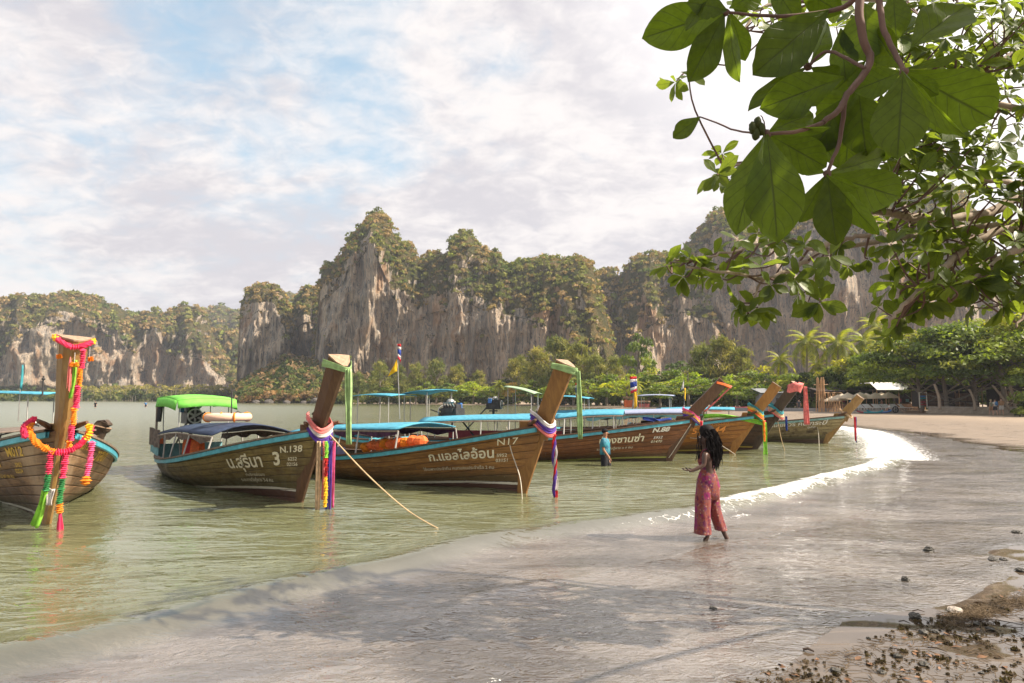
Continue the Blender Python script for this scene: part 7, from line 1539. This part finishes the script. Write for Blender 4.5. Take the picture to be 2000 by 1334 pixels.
# board rack
rk = empty('board_rack', at(1803, 84, .6), 0, label='white frame rack with a blue and a dark red board beside the steps', cat='rack')
for x in (-.45, .45): q = MB(); q.box((x, 0, .95), (.07, .07, 1.9)); q.build('post', M['white'], rk)
q = MB(); q.box((0, 0, 1.9), (1.0, .07, .07)); q.build('crossbar', M['white'], rk)
for z_, m_, nm in ((1.45, M['bluepl'], 'blue_board'), (1.2, M['c_teal2'], 'teal_board'), (.75, M['crimson'], 'red_board'), (.45, M['crimson'], 'red_board')): q = MB(); q.ball((0, 0, z_), .42, 12, 6, (1, .3, .26)); q.build(nm, m_, rk, smooth=True)
def board(px, Y, L_, m1, m2, label, rz=0.0):
    e = empty('paddle_board', at(px, Y, .10), rz, label=label, cat='paddle board', group='boards lying on the sand'); q = MB(); loft([((-L_ / 2, 0, 0), .01, .01)], q, 3, False) if False else None
    q = MB(); q.grid([[Vector((L_ * (t - .5), math.cos(a) * .38 * math.sin(math.pi * min(max(t, .02), .98)) ** .5, math.sin(a) * .10 + .25 * (2 * t - 1) ** 4)) for a in np.linspace(0, 2 * math.pi, 11)[:-1]] for t in np.linspace(0, 1, 13)], close=True); q.build('hull', m1, e, smooth=True)
    q = MB(); q.grid([[Vector((L_ * (t - .5) - .02, math.cos(a) * .395 * math.sin(math.pi * min(max(t, .02), .98)) ** .5, math.sin(a) * .105 + .25 * (2 * t - 1) ** 4)) for a in np.linspace(0, 2 * math.pi, 11)[:-1]] for t in np.linspace(0, .22, 4)], close=True); q.build('nose', m2, e, smooth=True)
board(1698, 84, 3.2, M['c_teal2'], M['redflag'] if 'redflag' in M else M['crimson'], 'teal board with a red nose lying on the sand left of the seated person'); board(1716, 84.8, 3.0, M['bluepl'], M['c_teal2'], 'blue board lying behind the teal one'); board(1398, 101, 2.6, M['c_orangecl'], M['crimson'], 'small orange kayak on the sand behind the N.88 prow')
wh = MB(); wp_ = at(1748, 85.5, .42); wh.torus(wp_, .36, .07, 18, 7, Matrix.Rotation(math.pi / 2, 3, 'X'))
for k in range(3): wh.box(wp_, (.05, .04, .7), Matrix.Rotation(k * math.pi / 3, 3, 'Y'))
wh.build('wheel', M['black'], label='dark wheel of a cart right of the seated person', cat='wheel')
for k, (px, Y, w_, h_, m_, lb) in enumerate([(1450, 106, 3.2, .6, 'crimson', 'row of crimson crates stacked by the low grey wall'), (1232, 146, 2.8, 1.6, 'c_orangecl', 'small orange-red kiosk on the sand behind the striped flag'), (1258, 144, 2.2, .8, 'c_salmon', 'pinkish stall right of the orange-red kiosk')]):
    e = empty('kiosk' if k else 'crate_row', at(px, Y), 0, label=lb, cat='kiosk' if k else 'crates')
    for i in range(4): q = MB(); q.box((w_ * (i - 1.5) / 4, 0, h_ / 2), (w_ / 4 * .92, .6, h_ * (1 - .12 * (i % 2)))); q.build('crate' if not k else 'panel', M[m_], e)
    if k: q = MB(); q.sheet([[Vector((x, y, z)) for x in (-w_ * .6, w_ * .6)] for y, z in ((-.8, h_ + .3), (.8, h_ + .7))], .05); q.build('roof', M_PLANK, e)
for k, (px, Y) in enumerate([(255, 505), (280, 505), (310, 500)]):
    e = empty('far_hut', at(px, Y), 0, label=['leftmost', 'middle', 'rightmost'][k] + ' low pale hut roof on the far shore below the palm grove', cat='hut', group='huts on the far shore'); q = MB(); q.box((0, 0, 1), (6, 3, 2)); q.build('wall', M_DARKW, e); q = MB(); q.sheet([[Vector((x, y, z)) for x in (-4.5, 4.5)] for y, z in ((-2.5, 2.0), (0, 3.2), (2.5, 2.2))], .1); q.build('roof', M_CANV, e)
# leaning trunks by the wall
for k, (p0, p1, r_) in enumerate([((1972, 802), (1938, 752), .14), ((1985, 803), (1968, 745), .2), ((1905, 802), (1893, 760), .16), ((1836, 800), (1825, 750), .18)]):
    q = MB(); Y = 76 + k; q.tube(catmull([P(*p0, Y), P(p0[0] * .5 + p1[0] * .5 + 3, p0[1] * .5 + p1[1] * .5, Y), P(*p1, Y)], 4), [r_ * (1.1 - .05 * i) for i in range(9)], 7); q.build('leaning_trunk', M_LIMB, smooth=True, label=['thin bare trunk leaning left behind the walkers', 'thicker leaning trunk at the right end of the wall', 'pale trunk between the two brown shacks', 'trunk in front of the shack beside the board rack'][k], cat='tree trunk')

# ------------------------------------------------------------------ stones, weed and twigs on the sand
M_ROCKD = mat('dark_wet_rock', col=(.050, .045, .035), var=.5, rough=.55, scale=25, bump=.6); M_WEED = mat('dead_weed', col=(.085, .060, .038), var=.5, rough=.9, scale=30); M_STICK = mat('dry_stick', col=(.055, .035, .024), var=.4, rough=.85, scale=20)
def stone(px, py, s_, label, sc=(1, 1, .7), m=M_ROCKD, group='dark stones on the wet sand', dz=0.0):
    p = G(px, py, .03); b = MB(); b.ball((0, 0, 0), s_, 14, 10, sc, jit=.2); p.z = gz(p.x, p.y) + s_ * sc[2] * .5 + dz; b.build('stone', m, loc=p, rot=(0, 0, rnd.uniform(0, 3)), label=label, cat='stone', group=group)
stone(1814, 1079, .062, 'dark round stone alone on the wet sand at the right'); stone(1986, 1044, .06, 'dark stone at the far right edge of the wet sand', (1.2, 1, .5)); stone(1769, 1138, .045, 'small dark stone below the round one', (1, .9, .8))
stone(1940, 1097, .07, 'flat dark clump of rock near the right edge', (1.5, .8, .35)); stone(1960, 1098, .05, 'rough end of the flat dark rock clump', (1.2, .8, .45)); stone(1787, 1212, .05, 'dull brown stone beside the broken branches', (1, 1, .6)); stone(1393, 1192, .035, 'tiny stone in the shallow water at the lower centre', (1.2, 1, .5)); stone(1995, 1120, .05, 'dark stone cut by the right edge', (1.3, 1, .5)); stone(1866, 1200, .075, 'pale broken shell-like stone at the edge of the weed', (1.4, .8, .3), M_CONC)
gq = np.random.default_rng(12)
def debris_pts(n, near_line=True):
    out = []
    while len(out) < n:
        px = gq.uniform(1380, 2080); lim = 1120 + (2000 - px) * .33; py = lim + abs(gq.normal()) * 120 + 20
        if px < 1560 and py < 1240: continue
        if py > 1500: continue
        out.append(G(px, py, .08))
    return out
pts = debris_pts(1500); v_, f_ = [], []
arr = np.array([(p.x, p.y, gz(p.x, p.y) + .006) for p in pts]); sz = gq.uniform(.003, .016, len(arr)) * (1 + 1.6 * (gq.random(len(arr)) < .1))
nz_ = fbm(arr * 1.5, 3); arr = arr[nz_ > -.12]; sz = sz[nz_ > -.12]
v, f_, tc = clump_cloud(arr, sz, np.tile(np.array([[.075, .055, .035]]), (len(arr), 1)) * gq.uniform(.5, 1.6, (len(arr), 1)), per=16, seed=5, leaf=.6, flat=.32)
link('dead_weed', mesh_np('dead_weed', v, f_, M_SCRUB, False, {'tint': tc}), kind='stuff')
# the line of straw-like wrack and small bits
sm = MB()
for p in debris_pts(900):
    a = gq.uniform(0, 3.14); L_ = gq.uniform(.02, .07); z_ = gz(p.x, p.y) + .008; d = Vector((math.cos(a), math.sin(a) * .8, gq.uniform(-.05, .15))) * L_; c = Vector((p.x, p.y, z_)); sm.tube([c - d, c + d * .2 + Vector((0, 0, .004)), c + d], [.0018, .0026, .0014], 4)
for k in range(900):
    px = gq.uniform(1840, 2060); py = 1212 - (px - 1840) * .27 + gq.normal() * 9; p = G(px, py, .08); a = gq.normal() * .5 + (0.6 if gq.random() < .5 else 2.2); L_ = gq.uniform(.03, .10); c = Vector((p.x, p.y, gz(p.x, p.y) + .005 + abs(gq.normal()) * .011)); d = Vector((math.cos(a), math.sin(a), gq.uniform(-.3, .4))) * L_; sm.tube([c - d, c, c + d], [.0012, .0022, .001], 3, cap=False)
sm.build('straw_wrack', mat('straw_wrack', col=(.11, .075, .04), var=.4, rough=.9), kind='stuff')
for k, (p0, p1, r_) in enumerate([((1782, 1190), (1806, 1192), .006), ((1900, 1206), (2000, 1218), .005), ((1850, 1232), (1945, 1268), .005), ((1650, 1278), (1690, 1276), .006), ((1740, 1262), (1765, 1274), .004), ((1812, 1262), (1850, 1272), .005), ((1568, 1264), (1590, 1268), .012), ((1755, 1210), (1778, 1214), .006), ((1865, 1216), (1930, 1210), .005)]):
    a, b = G(*p0, .08), G(*p1, .08); a.z = gz(a.x, a.y) + .012; b.z = gz(b.x, b.y) + .012; c = a.lerp(b, .5) + Vector((0, .01, .012)); q = MB(); q.tube([a, c, b], [r_, r_ * .9, r_ * .5], 6)
    q.build('stick', M_STICK, label=['short thick stick above the broken shell', 'longest stick reaching the right edge', 'long thin stick lying diagonally at the lower right', 'straight stick at the bottom centre right', 'little twig left of the weed clumps', 'twig between two weed clumps', 'short dark log end lying in the wet streaks', 'short stick just left of the broken shell', 'forked twig under the straw line'][k], cat='stick', group='driftwood sticks on the sand')
for k in range(42):
    p = debris_pts(1)[0]; s_ = gq.uniform(.012, .032); b = MB(); b.ball((0, 0, 0), s_, 8, 6, (1.2, 1, .6), jit=.28); b.build('pebble', M_ROCKD, loc=(p.x, p.y, gz(p.x, p.y) + s_ * .3), rot=(0, 0, k), label='small dark pebble lying among the weed at the lower right', cat='pebble', group='small dark pebbles among the weed')
VL, FL_, o_ = [], [], 0
for i_, p in enumerate(debris_pts(150)):
    v_, f_, _, _ = smallL[i_ % 4]; s_ = gq.uniform(.03, .085); an = gq.uniform(0, 6.28); M_ = np.array(Matrix.Rotation(an, 3, 'Z') @ Matrix.Rotation(gq.normal() * .3, 3, 'X')); VL.append(v_ @ M_.T * s_ + np.array((p.x, p.y, gz(p.x, p.y) + .012))); FL_.append(np.array(f_) + o_); o_ += len(v_)
link('leaf_litter', mesh_np('leaf_litter', np.vstack(VL), np.vstack(FL_), mat('dead_leaf', col=(.17, .085, .04), var=.5, rough=.7, scale=8), True), kind='stuff')
fl = MB(); a, b = G(187, 1262, .02), G(216, 1244, .04); fl.tube([a + Vector((0, 0, .03)), b + Vector((0, 0, .06))], .004, 5); fl.build('floating_twig', M_STICK, label='thin dark twig floating on the wavelet at the lower left', cat='twig')
